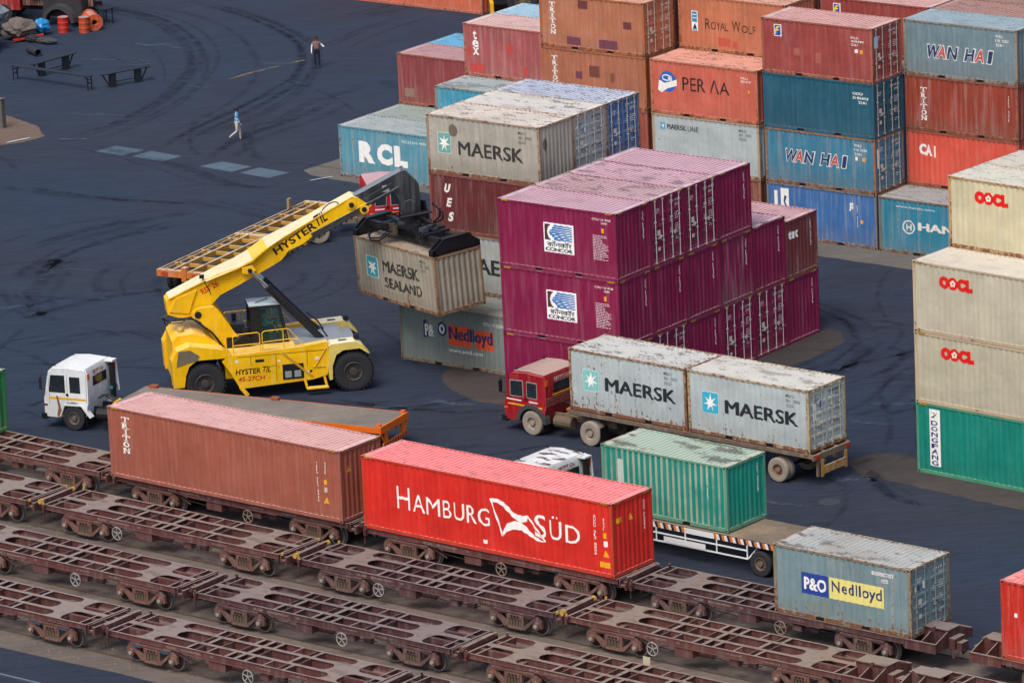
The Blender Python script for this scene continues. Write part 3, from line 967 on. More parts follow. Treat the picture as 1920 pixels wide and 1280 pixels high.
for c, l, cc, lb in ((1, 0, '#2c3f63', 'navy container on the ground behind the bright blue one'), (1, 1, '#2c3f63', 'navy container of the second layer behind the mid blue one'), (1, 2, '#2f4a74', 'blue container whose roof lies behind the dark teal one'), (2, 2, '#2f5f8c', 'dark blue container glimpsed in the gap beside the brick red one'), (2, 1, '#26375a', 'navy container in the gap behind the second layer'), (2, 0, '#26375a', 'navy container at the bottom of the gap')):
    rear(x5, c, l, lb, cc, rust=.2)
rear(x5, 2, 3, 'red container with the same blue and yellow emblem, farther back behind the brick red one', '#8c3c38', frame='#8c4a40', roofcol='#c4a5a0', dustamt=.9, rust=.2, grime=.15, marks=flog)
rear(x6, 0, 0, 'teal blue container with a ringed letter emblem and large white serif letters', '#2f7d98', frame='#6a6a5c', roofcol='#a39a90', dustamt=.9, rust=.4, grime=.5, blotch=.4,
     marks=[('side', ring(1.6, 1.30, .33, .33, .06), '#d9d6ce', .1, .004, 'logo'), ('side', T('H', 1.46, 1.76, 1.15, 1.45, .04), '#d9d6ce', .1, .004, 'logo'), ('side', T('HANJIN', 2.1, 5.2, 1.08, 1.58, .05), '#d9d6ce', .1), ('side', T('www.hanjin.com', .9, 3.0, 2.15, 2.28, .01), '#d9d6ce', .2)])
rear(x6, 1, 0, 'brown container on the ground behind the teal blue one', '#6d3a33')
rear(x6, 1, 1, 'coral red container with three white linked letters, above the teal blue one', '#c9503f', frame='#96503f', roofcol='#b08a80', rust=.35, grime=.25, marks=[('side', J(T('C', .70, 1.08, 1.48, 2.0, .05), T('A', 1.02, 1.38, 1.46, 1.98, .05), T('I', 1.48, 1.58, 1.42, 1.96, .06)), INK_W, .05)])
rear(x6, 1, 2, 'rust red container with stacked white serif letters, under the steel blue one', '#8f3c2c', frame='#85483a', rust=.45, grime=.35, marks=m_triton(.82, 2.08, .5) + [('side', g_column('TRIU 4471', 5.5, 2.1, 1.2), INK_W, .2)])
rear(x6, 1, 3, 'steel blue container with an outlined two word name, topmost near the frame edge', '#6b8088', frame='#8a7f72', roofcol='#8fa0a8', dustamt=.85, rust=.35, grime=.5, marks=m_wanhai(1.15, 4.70, .92, 1.50) + m_num(6.058, H0, 'WHLU', '110 3252', '2261', INK_W, .2))
for l in range(4):
    rear(x3, 1, l, ('ground layer', 'second layer', 'third layer', 'topmost')[l] + ' dark brown container behind the orange brown ones', '#5c3430')
    rear(x4, 2, l, ('ground layer', 'second layer', 'third layer', 'topmost')[l] + ' brown container behind the orange one with serif words', '#6d3f34', roofcol='#b09488', dustamt=.8)
for l in range(3):
    rear(x6, 2, l, ('ground layer', 'second layer', 'third layer')[l] + ' brown container behind the rust red one in the last rear stack', '#6d3a33')
rear(x6, 2, 3, 'brown container whose ribbed roof shows behind the steel blue one', '#7a4038', roofcol='#a58a84', dustamt=.75, blotch=.5)
for l in range(3):
    rear(x6, 3, l, ('ground layer', 'second layer', 'third layer')[l] + ' dull brown container at the very back of the last rear stack', '#633a35')
rear(x6, 3, 3, 'brown container with a dark patched roof at the very back of the rear block', '#74403a', roofcol='#9c8580', dustamt=.7, blotch=.9)
rear(x6 + 6.3, 2, 3, 'container with a rust brown roof at the top corner of the picture', '#7a4038', roofcol='#a58a84', dustamt=.75, blotch=.3)
for l in range(3):
    rear(x6 + 6.3, 2, l, ('ground layer', 'second layer', 'third layer')[l] + ' brown container beneath the rust brown roof at the picture corner', '#6d3a33')

# --- far orange container
container('long orange container far back at the top edge of the picture', (-58.6, 60.2, 0), '#c25f40', L=12.192, H=H0, frame='#b0604a', rust=.15, group='containers at the far edge of the yard')
container('dark red container behind the striped machine at the top edge', (-45.3, 66.5, 0), '#6a2a35', L=6.058, H=H0, group='containers at the far edge of the yard')

# --- cream block at the edge
GD = 'cream and green containers stacked at the edge of the yard'
CR = dict(L=12.192, H=HC, yaw=-.0751, hc=True, group=GD)
def edge(c, l, label, col, **k):
    kw = dict(CR); kw.update(k)
    o = Vector((20.84, -.60, 0)) + Matrix.Rotation(-.0751, 3, 'Z') @ Vector((0, c * PY, 0))
    return container(label, (o.x, o.y, l * HC), col, **kw)
dong = [('side', P2(rect(.62, .36, 1.14, 2.70)), INK_W, 0., .004), ('side', J(*[T(ch, .72, 1.04, 2.10 - i * .235 - .06, 2.10 - i * .235 + .13, .03) for i, ch in enumerate('DONGFANG')]), '#232a66', 0., .008),
        ('side', P2([(.72, 2.36), (.80, 2.42), (.95, 2.52), (1.04, 2.62), (.98, 2.50), (.86, 2.40), (.84, 2.34)], [(.78, 2.60), (.90, 2.52), (.84, 2.50)]), '#2c4a56', 0., .008, 'logo')]
cream = dict(frame='#b5a084', roofcol='#bfbab2', rust=.10, grime=.22, blotch=.15, dustamt=.8, framerust=.4)
edge(0, 0, 'green container with a white upright name panel, at the bottom of the cream stack', '#08796a', frame='#3f8a6a', rust=.08, grime=.06, marks=dong, framerust=.3)
edge(0, 1, 'cream container with red letters resting directly on the green one', '#b0aa93', marks=m_oocl(), **cream)
edge(0, 2, 'cream container with red letters, front and topmost of three above the green one', '#b6b09a', marks=m_oocl(), **cream)
edge(1, 3, 'yellowish cream container with rusty edges and red letters, highest of the cream ones', '#c2b998', marks=m_oocl(), frame='#b08a5c', roofcol='#b9b9b4', rust=.28, grime=.3, dustamt=.85, framerust=.75)
edge(2, 3, 'container with a pale ribbed roof behind the highest cream one', '#b5ae98', roofcol='#b4b2ac', rust=.2)
for c in (1, 2):
    for l in range(3):
        edge(c, l, ('ground layer', 'second layer', 'third layer')[l] + (' cream container hidden behind the front of the cream stack', ' grey cream container at the rear of the cream stack')[c - 1], '#a9a28c', rust=.2)

# --- the container hanging from the reach stacker
Lf = 6.058
hang = logo_star(1.22, 1.38, .82, .90, '#3f9aa6', .1) + [('side', T('MAERSK', 2.02, 4.75, 1.30, 1.82, .03), '#2b2a2a', .15), ('side', T('SEALAND', 2.10, 4.9, .62, 1.08, .03), '#2b2a2a', .15)] + m_num(6.058, H0)
rotm = Matrix.Rotation(-.311, 4, 'Z') @ Matrix.Rotation(-.02, 4, 'Y') @ Matrix.Rotation(.044, 4, 'X')
HANG = Matrix.Translation((-5.681, 1.847, 3.199)) @ rotm
oc = HANG @ Vector((-Lf / 2, -W / 2, 0))
container('muddy grey brown container hanging in the air from the yellow machine', tuple(oc), '#958e80', yaw=tuple(rotm.to_euler()), frame='#8f7256', roofcol='#8d8272', dustamt=.6, rust=.42, grime=.85, blotch=.7, marks=hang, endtxt=None, group=None)

# --- containers on the trucks and wagons
RY = -.043
def railpos(x, y, z=0.):
    v = Matrix.Rotation(RY, 3, 'Z') @ Vector((x, y, 0))
    return (v.x, v.y, z)
GT = 'containers loaded on trucks'
ty = -.055
t2 = Vector((6.22, -3.87, 1.42))
mm = lambda st, w_: logo_star(1.12, 1.36, .80, .86, st, w_) + [('side', T('MAERSK', 1.85, 5.5, 1.02, 1.60, .035), '#23272e', w_)] + m_num(6.058, H0)
container('rust speckled pale grey container at the front of the red truck load', tuple(t2), '#a9b4b5', yaw=ty, frame='#9a8668', roofcol='#b9b5ae', dustamt=.75, rust=.64, grime=.3, blotch=.7, marks=mm('#7fbcb8', .25), group=GT)
v = Matrix.Rotation(ty, 3, 'Z') @ Vector((6.13, 0, 0))
container('pale grey container with doors at the rear of the red truck load', tuple(t2 + v), '#a9b4b5', yaw=ty, frame='#a89878', roofcol='#c0b8ae', dustamt=.8, rust=.48, grime=.35, blotch=.5, door=True, marks=mm('#35a8c2', .08) + [('door', P2(rect(.78, 1.75, .95, 2.0)), '#2c5fa8', 0., .012, 'sticker'), ('door', P2(rect(.30, 1.25, .52, 1.95)), '#dfe6e4', 0., .012, 'sticker')], group=GT)
container('green container with tan worn ribs on its side, carried behind the white cab', (15.28, -14.20, 1.42), '#0d8573', yaw=-.055, frame='#5a9078', roofcol='#a5bdb2', dustamt=.7, rust=.12, grime=.1, ridge=.85, blotch=1.0, marks=[('side', P2(rect(.78, 1.0, 1.06, 2.1)), '#b9c4ba', .4, .004, 'sticker'), ('side', g_column('DFSU 2217', 5.1, 2.2, 1.0), INK_W, .3)], group=GT, dust='#c2b8aa')
GR = 'containers loaded on the railway wagons'
ZR = 1.14
ham = []
def hsp(u, v): return ((u - 682.5) / 38.2, 2.896 - (v - (847 + .1935 * (u - 682))) / 48.7)
def zp(*a): return [hsp(640 + q[0] / 3., 854 + q[1] / 3.) for q in a]
ham.append(('side', J(T('H', 1.70, 2.36, 1.05, 1.94, .0), T('A', 2.48, 3.08, 1.05, 1.74, .0), T('M', 3.16, 3.84, 1.05, 1.74, .0), T('B', 3.98, 4.40, 1.05, 1.74, .0), T('U', 4.52, 5.02, 1.05, 1.74, .0), T('R', 5.16, 5.62, 1.05, 1.74, .0), T('G', 5.70, 6.28, 1.05, 1.74, .0)), '#ece9e6', .0, .006))
ham.append(('side', J(T('S', 8.46, 9.00, 1.02, 1.92, .0), T('Ü', 9.16, 9.72, 1.05, 1.98, .0), T('D', 9.92, 10.60, 1.05, 1.74, .0)), '#ece9e6', .0, .006))
ham.append(('side', P2(zp((850, 225), (875, 222), (905, 230), (940, 255), (985, 308), (1025, 322), (1062, 320), (1052, 356), (1020, 360), (985, 340), (950, 300), (915, 262), (885, 246), (864, 244)),
                       zp((850, 225), (864, 244), (922, 436), (912, 441)), zp((912, 441), (922, 400), (945, 366), (985, 352), (1022, 358), (1045, 380), (1085, 428), (1120, 456), (1157, 472), (1112, 468), (1070, 440), (1020, 405), (975, 400), (940, 415)),
                       zp((1055, 322), (1062, 320), (1100, 382), (1157, 472), (1148, 470), (1092, 388))), '#ece9e6', .0, .006, 'logo'))
ham += [('side', g_column('SUDU 513 8806', 11.28, 2.35, 1.55, .09), INK_W, .05), ('side', g_column('45G1', 11.72, 2.3, .5, .08), INK_W, .05), ('side', P2(rect(11.70, 1.5, 11.86, 1.72)), '#e3a01a', 0., .004, 'sticker'), ('side', P2(rect(11.72, 1.18, 11.90, 1.40)), INK_W, 0., .004, 'sticker'),
        ('side', P2([(11.66, .78), (11.96, .78), (11.81, 1.05)]), '#e3a01a', 0., .004, 'sticker'), ('side', P2(rect(11.52, .36, 12.0, .58)), '#e3a01a', 0., .004, 'sticker'),
        ('end', P2(rect(.30, 2.05, .62, 2.25)), '#e3a01a', 0., .005, 'sticker'), ('end', P2([(1.02, 2.0), (1.28, 2.0), (1.15, 2.26)]), '#e3a01a', 0., .005, 'sticker'), ('side', P2(rect(5.9, .35, 6.1, .5)), INK_W, .2, .004, 'sticker')]
container('bright red forty foot container with large white name and flag, on a wagon', railpos(8.93, -19.55, ZR), '#cb2a20', L=12.192, H=HC, yaw=RY, hc=True, frame='#b83a28', roofcol='#e08f90', dustamt=.85, rust=.03, grime=.06, blotch=.3, rough=.45, marks=ham, group=GR, framerust=.12, endtxt='SUDU 5138806')
container('long brownish pink container with stacked white serif letters, on a wagon', railpos(-4.28, -19.62, ZR), '#955240', L=12.192, H=HC, yaw=RY, hc=True, frame='#8f5244', roofcol='#cfa9a8', dustamt=.88, rust=.06, grime=.12, blotch=.2, group=GR, framerust=.2, endtxt='TRIU 9120446',
          marks=m_triton(.72, 2.58, 1.05, .40, .05) + [('side', g_column('TRIU 912 0446', 10.95, 2.3, 1.6, .06), INK_W, .1), ('side', g_column('45G1', 11.35, 2.35, .5, .06), INK_W, .1), ('side', P2(rect(11.3, 1.42, 11.45, 1.62)), '#e3a01a', 0., .004, 'sticker'), ('side', P2(rect(11.3, 1.12, 11.45, 1.32)), '#b9b0a8', 0., .004, 'sticker'), ('side', P2([(11.24, .68), (11.54, .68), (11.39, .95)]), '#e3a01a', 0., .004, 'sticker'),
                                                      ('end', P2([(.40, 1.95), (.66, 1.95), (.53, 2.25)]), '#d9b030', 0., .005, 'sticker')])
pon = [('side', P2(rect(1.22, .92, 2.42, 1.72)), '#233f8e', .06, .004, 'logo'), ('side', P2(rect(2.45, .92, 4.86, 1.72)), '#dcd07c', .14, .004, 'logo'), ('side', T('P&O', 1.34, 2.32, 1.08, 1.56, .035), INK_W, .05, .009),
       ('side', T('Nedlloyd', 2.56, 4.76, 1.06, 1.62, .02, 0., 1.12), '#1f2f70', .22, .009), ('side', P2(rect(4.35, 2.14, 5.28, 2.27), rect(4.75, 1.90, 5.06, 2.03)), '#d9d9d6', .1, .004, 'number_plate'), ('side', J(T('POCU 184418', 4.4, 5.24, 2.16, 2.25, .01), T('2261', 4.79, 5.03, 1.92, 2.01, .01)), '#4a4f54', .1, .008),
       ('side', P2(rect(1.45, .28, 1.98, .62), rect(2.15, .22, 2.42, .8)), '#78807c', .3, .004), ('door', P2(rect(.28, 1.62, .42, 1.86)), '#dcd07c', .0, .012, 'sticker'), ('door', P2(rect(.42, 1.68, .60, 1.86)), '#233f8e', .0, .012, 'sticker'), ('door', P2(rect(.78, 1.7, .95, 1.95)), INK_W, .0, .012, 'sticker')]
container('rusty grey blue container with a blue and yellow name panel, on a wagon', railpos(28.42, -19.45, ZR), '#6f878c', yaw=RY, frame='#84765f', roofcol='#aaa6a0', dustamt=.8, rust=.55, grime=.45, blotch=.7, door=True, marks=pon, group=GR, rodcol='#8a979a', framerust=.85)
container('plain bright red container cut by the picture edge, on the last wagon', railpos(38.32, -19.45, ZR), '#b8281a', L=12.192, H=HC, yaw=RY, frame='#a83222', roofcol='#dc8f8c', dustamt=.85, rust=.1, group=GR, marks=[('side', P2(rect(.55, 1.6, .68, 1.75)), INK_W, 0., .004, 'sticker')])
container('dark green container at the picture edge, on the first wagon', railpos(-18.5, -19.45, ZR), '#1f6b3a', yaw=RY, frame='#2f7a46', roofcol='#b9bab2', dustamt=.8, rust=.08, group=GR, endtxt='EMCU 3302511')

# ------------------------------------------------------------------ ground
def ground_mat(name, c1, c2, c3, sc=1.0, rough=.75, stretch=(1, 1, 1), spec=.35, bump=.3):
    m = bpy.data.materials.new(name)
    m.use_nodes = True
    t = m.node_tree
    b = t.nodes['Principled BSDF']
    tc = t.nodes.new('ShaderNodeTexCoord')
    P = tc.outputs['Object']
    mp = t.nodes.new('ShaderNodeMapping')
    mp.inputs['Rotation'].default_value = (0, 0, R(-42))
    t.links.new(P, mp.inputs[0])
    Q = mp.outputs[0]
    a = noise(t, P, .06 * sc, 4, .55)
    n2 = noise(t, vscale(t, Q, (.3, 1.5, 1.0)), 2.4 * sc, 6, .72)
    n3 = noise(t, P, 9 * sc, 4, .7)
    n4 = noise(t, vscale(t, Q, (.5, 1.6, 1.0)), .35 * sc, 4, .6)
    c = mixc(t, smooth(t, a, .35, .65), lin(c1), lin(c2))
    c = mixc(t, mth(t, 'MULTIPLY', smooth(t, n2, .40, .68), .55), c, lin(c3))
    v = mth(t, 'MULTIPLY', mth(t, 'MULTIPLY_ADD', n3, .8, .6), mth(t, 'MULTIPLY_ADD', n4, .5, .75))
    vv = t.nodes.new('ShaderNodeCombineXYZ')
    for i in range(3):
        t.links.new(v, vv.inputs[i])
    c = mixc(t, 1.0, c, vv.outputs[0], 'MULTIPLY')
    t.links.new(c, b.inputs['Base Color'])
    b.inputs['Roughness'].default_value = rough
    b.inputs['Specular IOR Level'].default_value = spec
    bp = t.nodes.new('ShaderNodeBump')
    bp.inputs['Strength'].default_value = bump
    bp.inputs['Distance'].default_value = .05
    t.links.new(mth(t, 'ADD', n2, mth(t, 'MULTIPLY', n3, .3)), bp.inputs['Height'])
    t.links.new(bp.outputs[0], b.inputs['Normal'])
    return m

M_YARD = ground_mat('coal_dusted_asphalt', '#263245', '#2a303d', '#181e29', spec=.22, rough=.8)
M_RAILG = ground_mat('brown_ballast', '#625a55', '#6e645e', '#49423f', sc=1.6, spec=.1, rough=.95, bump=.8)
M_DIRT = ground_mat('dusty_concrete', '#403c3c', '#494341', '#323031', sc=2.0, spec=.1, rough=.95)
M_PALE = ground_mat('pale_concrete', '#5c5a57', '#65605b', '#494645', sc=2.0, spec=.1, rough=.95)
M_SAND = ground_mat('spilled_sand', '#6a5a52', '#65564d', '#4b4240', sc=2.0, spec=.05, rough=.95)
M_PATCH = ground_mat('blue_grey_paint', '#465764', '#4d5d6b', '#364450', sc=2.0, spec=.2, rough=.8)

def sheet(name, poly, z, mat, wob=0., sub=1, mb=None):
    pts = []
    n = len(poly)
    rr = random.Random(len(name) + n)
    for i in range(n):
        a, b = Vector(poly[i]), Vector(poly[(i + 1) % n])
        k = sub
        for j in range(k):
            p = a.lerp(b, j / k)
            pts.append((p.x + rr.uniform(-wob, wob), p.y + rr.uniform(-wob, wob)))
    tri = tessellate_polygon([[Vector((p[0], p[1], 0)) for p in pts]])
    me = bpy.data.meshes.new(name)
    me.from_pydata([(p[0], p[1], z) for p in pts], [], [tuple(t) for t in tri])
    for f in me.polygons:
        if f.normal.z < 0:
            f.flip()
    o = link(name, me, mat)
    tag(o, kind='structure')
    return o

sheet('ground', [(-900, -500), (900, -500), (900, 1500), (-900, 1500)], 0.0, M_YARD)
def rp(x, y): return railpos(x, y)[:2]
sheet('railway_ground', [rp(-120, -34.9), rp(140, -34.9), rp(140, -16.6), rp(-120, -16.6)], .004, M_RAILG, .12, 90)
sheet('dirt_apron', [(-5.2, 3.2), (-1.9, 3.4), (.5, 1.0), (1.2, -.9), (-1.1, -.9), (-2.9, -.1), (-4.4, 1.2)], .006, M_DIRT, .10, 26)
sheet('dirt_apron', [(5.2, 6.0), (5.6, 12.3), (5.6, 15.4), (6.9, 15.2), (7.9, 13.8), (8.1, 11.8), (7.9, 9.2), (7.0, 7.0), (6.4, 5.0), (5.6, 5.0)], .006, M_DIRT, .10, 26)
sheet('dirt_apron', [(17.6, -.9), (18.0, .9), (20.9, 1.0), (35.0, -1.0), (36.0, -4.0), (24.5, -2.7), (21.3, -2.3), (19.2, -2.2)], .006, M_DIRT, .10, 40)
sheet('concrete_strip', [(-33.0, 27.6), (-32.4, 40), (-20, 38), (12, 38), (24, 36), (24, 24.6), (14, 25.2), (4.4, 25.3), (-.8, 25.4), (-3.9, 25.5), (-24.6, 26.6), (-30.0, 26.7), (-32.0, 26.9)], .006, M_PALE, .05, 6)
sheet('sand', [(-58.2, 30.5), (-54.2, 29.8), (-51.5, 28.8), (-49.6, 27.2), (-49.8, 25.6), (-50.5, 24.6), (-55, 22)], .006, M_SAND, .07, 26)
for q in [[(-45.1, 25.9), (-44.9, 27.3), (-43.0, 27.25), (-43.2, 25.85)], [(-42.7, 25.9), (-42.5, 27.25), (-40.4, 27.1), (-40.6, 25.8)], [(-38.2, 25.85), (-37.8, 27.15), (-35.8, 27.0), (-36.0, 25.65)], [(-35.5, 25.7), (-35.3, 27.0), (-33.3, 26.85), (-33.5, 25.5)]]:
    sheet('road_marking', q, .008, M_PATCH, .03, 3)

# tyre marks and scuffs: thin ribbons with soft worn edges
def mark_mat(name, col, amt, sc=1.0, hard=.0):
    m = bpy.data.materials.new(name)
    m.use_nodes = True
    t = m.node_tree
    b = t.nodes['Principled BSDF']
    b.inputs['Base Color'].default_value = lin(col)
    b.inputs['Roughness'].default_value = .9
    b.inputs['Specular IOR Level'].default_value = .15
    at = t.nodes.new('ShaderNodeUVMap')
    s = t.nodes.new('ShaderNodeSeparateXYZ')
    t.links.new(at.outputs[0], s.inputs[0])
    e = mth(t, 'SUBTRACT', 1.0, mth(t, 'ABSOLUTE', mth(t, 'MULTIPLY_ADD', s.outputs[1], 2., -1.)))
    k = mth(t, 'SUBTRACT', 1.0, mth(t, 'ABSOLUTE', mth(t, 'MULTIPLY_ADD', s.outputs[0], 2., -1.)))
    tc = t.nodes.new('ShaderNodeTexCoord')
    n = noise(t, tc.outputs['Object'], 1.2 * sc, 5, .65)
    a = mth(t, 'MULTIPLY', smooth(t, e, 0., .95), smooth(t, k, 0., .22))
    a = mth(t, 'MULTIPLY', a, mth(t, 'MULTIPLY', smooth(t, n, .32 + hard, .62 + hard), amt))
    t.links.new(a, b.inputs['Alpha'])
    return m
M_MARK = mark_mat('tyre_mark', '#141820', .21)
M_LIGHT = mark_mat('pale_scuff', '#566478', .5, 3.0, .06)
M_LITTER = mark_mat('yellow_dust_line', '#94845f', .5, 3.0)

def spline(pts, k=8):
    out = []
    P = [Vector(p) for p in pts]
    P = [P[0] * 2 - P[1]] + P + [P[-1] * 2 - P[-2]]
    for i in range(1, len(P) - 2):
        for j in range(k):
            t = j / k
            a, b, c, d = P[i - 1], P[i], P[i + 1], P[i + 2]
            out.append(.5 * ((2 * b) + (c - a) * t + (2 * a - 5 * b + 4 * c - d) * t * t + (3 * b - a - 3 * c + d) * t ** 3))
    out.append(P[-2])
    return out

def ribbons(name, lines, mat, z0, group=None):
    vs, fs, uv = [], [], []
    z = z0
    for pts, wd in lines:
        q = spline(pts)
        n = len(q)
        b = len(vs)
        z += .00008
        for i, p in enumerate(q):
            d = (q[min(i + 1, n - 1)] - q[max(i - 1, 0)])
            d = Vector((d.x, d.y)).normalized()
            o = Vector((-d.y, d.x)) * wd / 2
            vs += [(p.x - o.x, p.y - o.y, z), (p.x + o.x, p.y + o.y, z)]
        for i in range(n - 1):
            fs.append((b + 2 * i, b + 2 * i + 2, b + 2 * i + 3, b + 2 * i + 1))
            u0, u1 = i / (n - 1), (i + 1) / (n - 1)
            uv += [(u0, 0), (u1, 0), (u1, 1), (u0, 1)]
    me = bpy.data.meshes.new(name)
    me.from_pydata(vs, [], fs)
    l = me.uv_layers.new(name='UVMap')
    for i, c in enumerate(uv):
        l.data[i].uv = c
    for f in me.polygons:
        if f.normal.z < 0: pass
    o = link(name, me, mat)
    return tag(o, kind='structure')

TRACKS = [[(-70.0, 53.5), (-64.0, 52.5), (-59.8, 50.7), (-55.7, 47.5), (-53.0, 44.5), (-50.7, 40.7), (-48.4, 35.8), (-47.3, 31.1), (-47.2, 26.4)], [(-69.2, 53.9), (-62.7, 52.4), (-58.1, 50.0), (-53.7, 46.3), (-50.3, 42.3), (-48.0, 37.9), (-46.8, 33.9), (-45.9, 29.2)], [(-64.9, 55.9), (-59.1, 54.0), (-53.8, 51.3), (-50.1, 48.0), (-47.2, 43.8), (-45.8, 39.7), (-45.0, 36.1), (-43.9, 30.8), (-42.9, 27.5)], [(-64.0, 56.3), (-57.8, 53.9), (-52.1, 50.6), (-49.2, 47.7), (-46.0, 43.0), (-44.1, 38.5), (-43.2, 34.3), (-43.2, 29.2)], [(-47.4, 26.6), (-40.2, 25.1), (-35.3, 23.4), (-33.2, 23.8)], [(-40.6, 40.2), (-40.0, 35.9), (-40.0, 32.1), (-39.6, 30.3), (-38.4, 27.2)], [(-42.9, 43.1), (-43.5, 39.4), (-42.5, 34.7), (-42.9, 33.2), (-39.7, 29.1), (-37.5, 27.7)], [(-31.1, 3.8), (-28.0, 1.3), (-25.9, 0.4)], [(-32.2, 4.3), (-33.3, 6.9), (-32.8, 8.2), (-30.9, 4.9), (-29.4, 2.6), (-27.1, 0.7)], [(-32.9, 5.0), (-34.3, 9.6), (-34.0, 13.1), (-33.0, 15.8)], [(-36.2, 8.7), (-36.1, 13.2), (-34.8, 16.0), (-33.5, 18.4)], [(-24.8, 5.0), (-26.8, 7.0), (-27.6, 8.7), (-27.4, 9.9)], [(-20.0, 12.6), (-19.0, 11.1), (-18.6, 9.2), (-18.7, 7.1), (-19.7, 5.6)], [(-53.5, 56.6), (-52.4, 61.0)], [(-48.5, 50.2), (-49.2, 54.9), (-49.1, 58.7)], [(-33.8, 11.0), (-33.0, 14.7), (-32.9, 16.5)], [(8.3, 12.3), (8.4, 9.6), (7.7, 7.8)], [(8.2, 14.1), (9.7, 12.6), (10.2, 10.6), (9.8, 7.6)], [(19.2, -1.2), (19.1, 1.3), (17.4, 4.6), (14.6, 8.3)], [(17.9, -1.1), (20.0, -2.4), (22.1, -3.7)], [(18.4, -1.6), (20.9, -3.9), (22.8, -4.5)], [(11.3, 10.2), (10.2, 15.2)], [(2.2, 18.9), (6.3, 17.0), (8.8, 14.5)], [(14.0, 4.5), (14.5, 6.5), (13.2, 11.2)], [(3.4, -11.3), (3.1, -7.4), (4.3, -5.4)], [(-4.4, -3.5), (-1.9, -3.1), (-0.1, -1.7)], [(-7.9, -4.0), (-4.4, -3.5), (-2.5, -0.7)], [(-24.4, -3.8), (-22.3, 0.2), (-19.0, -0.0)], [(-18.6, -11.0), (-18.5, -9.2), (-18.2, -8.1)], [(-14.0, 6.5), (-10.5, 4.4), (-7.1, 1.5)], [(-33.2, 20.9), (-28.7, 20.2), (-24.0, 19.2)], [(-44.6, 18.1), (-39.5, 18.3), (-35.2, 19.3)], [(-27.8, -0.7), (-27.0, 3.8), (-25.1, 6.9)]]
rr = random.Random(3)
lines = []
for t in TRACKS:
    for q_ in range(3):
        d = rr.uniform(-1.9, 1.9)
        lines.append(([(p[0] + d, p[1] + d * .3) for p in t], rr.uniform(.35, .85)))
for i in range(50):
    a = rr.uniform(0, 2 * PI)
    x, y = rr.choice([(rr.uniform(-60, -20), rr.uniform(0, 50)), (rr.uniform(3, 20), rr.uniform(3, 20)), (rr.uniform(-25, 25), rr.uniform(-14, -5))])
    d = rr.uniform(-.35, .35)
    h = rr.choice((.2, 1.3, 2.4)) + rr.uniform(-.2, .2)
    p = [(x, y)]
    for j in range(4):
        x += 2.4 * math.cos(h); y += 2.4 * math.sin(h); h += d
        p.append((x, y))
    lines.append((p, rr.uniform(.25, .55)))
for i in range(14):
    x, y = rr.choice([(rr.uniform(-60, -20), rr.uniform(0, 50)), (rr.uniform(3, 20), rr.uniform(3, 20)), (rr.uniform(-25, 25), rr.uniform(-14, -5))])
    lines.append(([(x, y), (x + rr.uniform(.6, 1.6), y + rr.uniform(-.4, .6)), (x + rr.uniform(1.8, 3.0), y + rr.uniform(-.6, 1.0))], rr.uniform(.7, 1.5)))
ribbons('tyre_marks', lines, M_MARK, .010)
sc = [(-59.2, 42.0), (-58.0, 42.8), (-50.5, 39.4), (-56.9, 41.9), (-51.9, 31.8), (-50.4, 32.4), (-48.7, 27.0), (-4.6, -3.6), (-2.8, -1.8), (14.1, 6.7), (14.8, 8.0), (18.3, -2.9), (-31.1, 7.5), (-59.6, 46.0), (-58.2, 45.9), (-2.5, -1.8), (-49.8, 45.6), (13.3, 2.6), (14.6, 4.0), (11.9, 4.6), (-15, -6.3), (19.6, -9.2), (17.6, -6.9), (-36, -2), (-30, 1.0)]
ribbons('dust_streaks', [([(x, y), (x + rr.uniform(.3, 1.3), y + rr.uniform(-.1, .5)), (x + rr.uniform(1.4, 2.2), y + rr.uniform(0, .9))], rr.uniform(.25, .8)) for x, y in sc], M_LIGHT, .034)
ribbons('dust_line', [([(-49.1, 41.3), (-49.0, 43.2), (-48.6, 45.2)], .45), ([(-48.5, 46.0), (-48.3, 46.9)], .4)], M_LITTER, .046)
ribbons('lane_line', [([(-31.3, 25.9), (-30.7, 27.2)], .18), ([(-50.4, 25.1), (-50.0, 26.6)], .3)], mark_mat('worn_white_line', '#a9b3bd', .9, 1.0, -.2), .048)
# manhole
b = MB(); b.lathe((19.95, -5.6, .012), [(.001, .0), (.42, .0), (.44, -.012)], 20, axis='z')
tag(b.build('manhole_cover', plain('worn_iron', '#3a3c42', .7, .3, .4)), 'round iron manhole cover in the asphalt behind the loaded red truck', 'manhole cover')

# pebbles on the railway ground, too many to count
b = MB()
for i in range(900):
    x, y = rr.uniform(-12, 40), rr.uniform(-34.5, -16.8)
    s = rr.uniform(.03, .09)
    q = railpos(x, y)
    a = rr.uniform(0, PI)
    vs = [(q[0] + s * math.cos(a + k * PI / 2) * rr.uniform(.6, 1), q[1] + s * math.sin(a + k * PI / 2) * rr.uniform(.6, 1), .004) for k in range(4)] + [(q[0], q[1], s * .7)]
    bb = len(b.v)
    b.add(vs, [(0, 1, 4), (1, 2, 4), (2, 3, 4), (3, 0, 4)])
tag(b.build('gravel', plain('ballast_stone', '#6b635e', .95, var=.4, scale=1.0)), 'loose stones scattered between the railway tracks', 'gravel', kind='stuff')

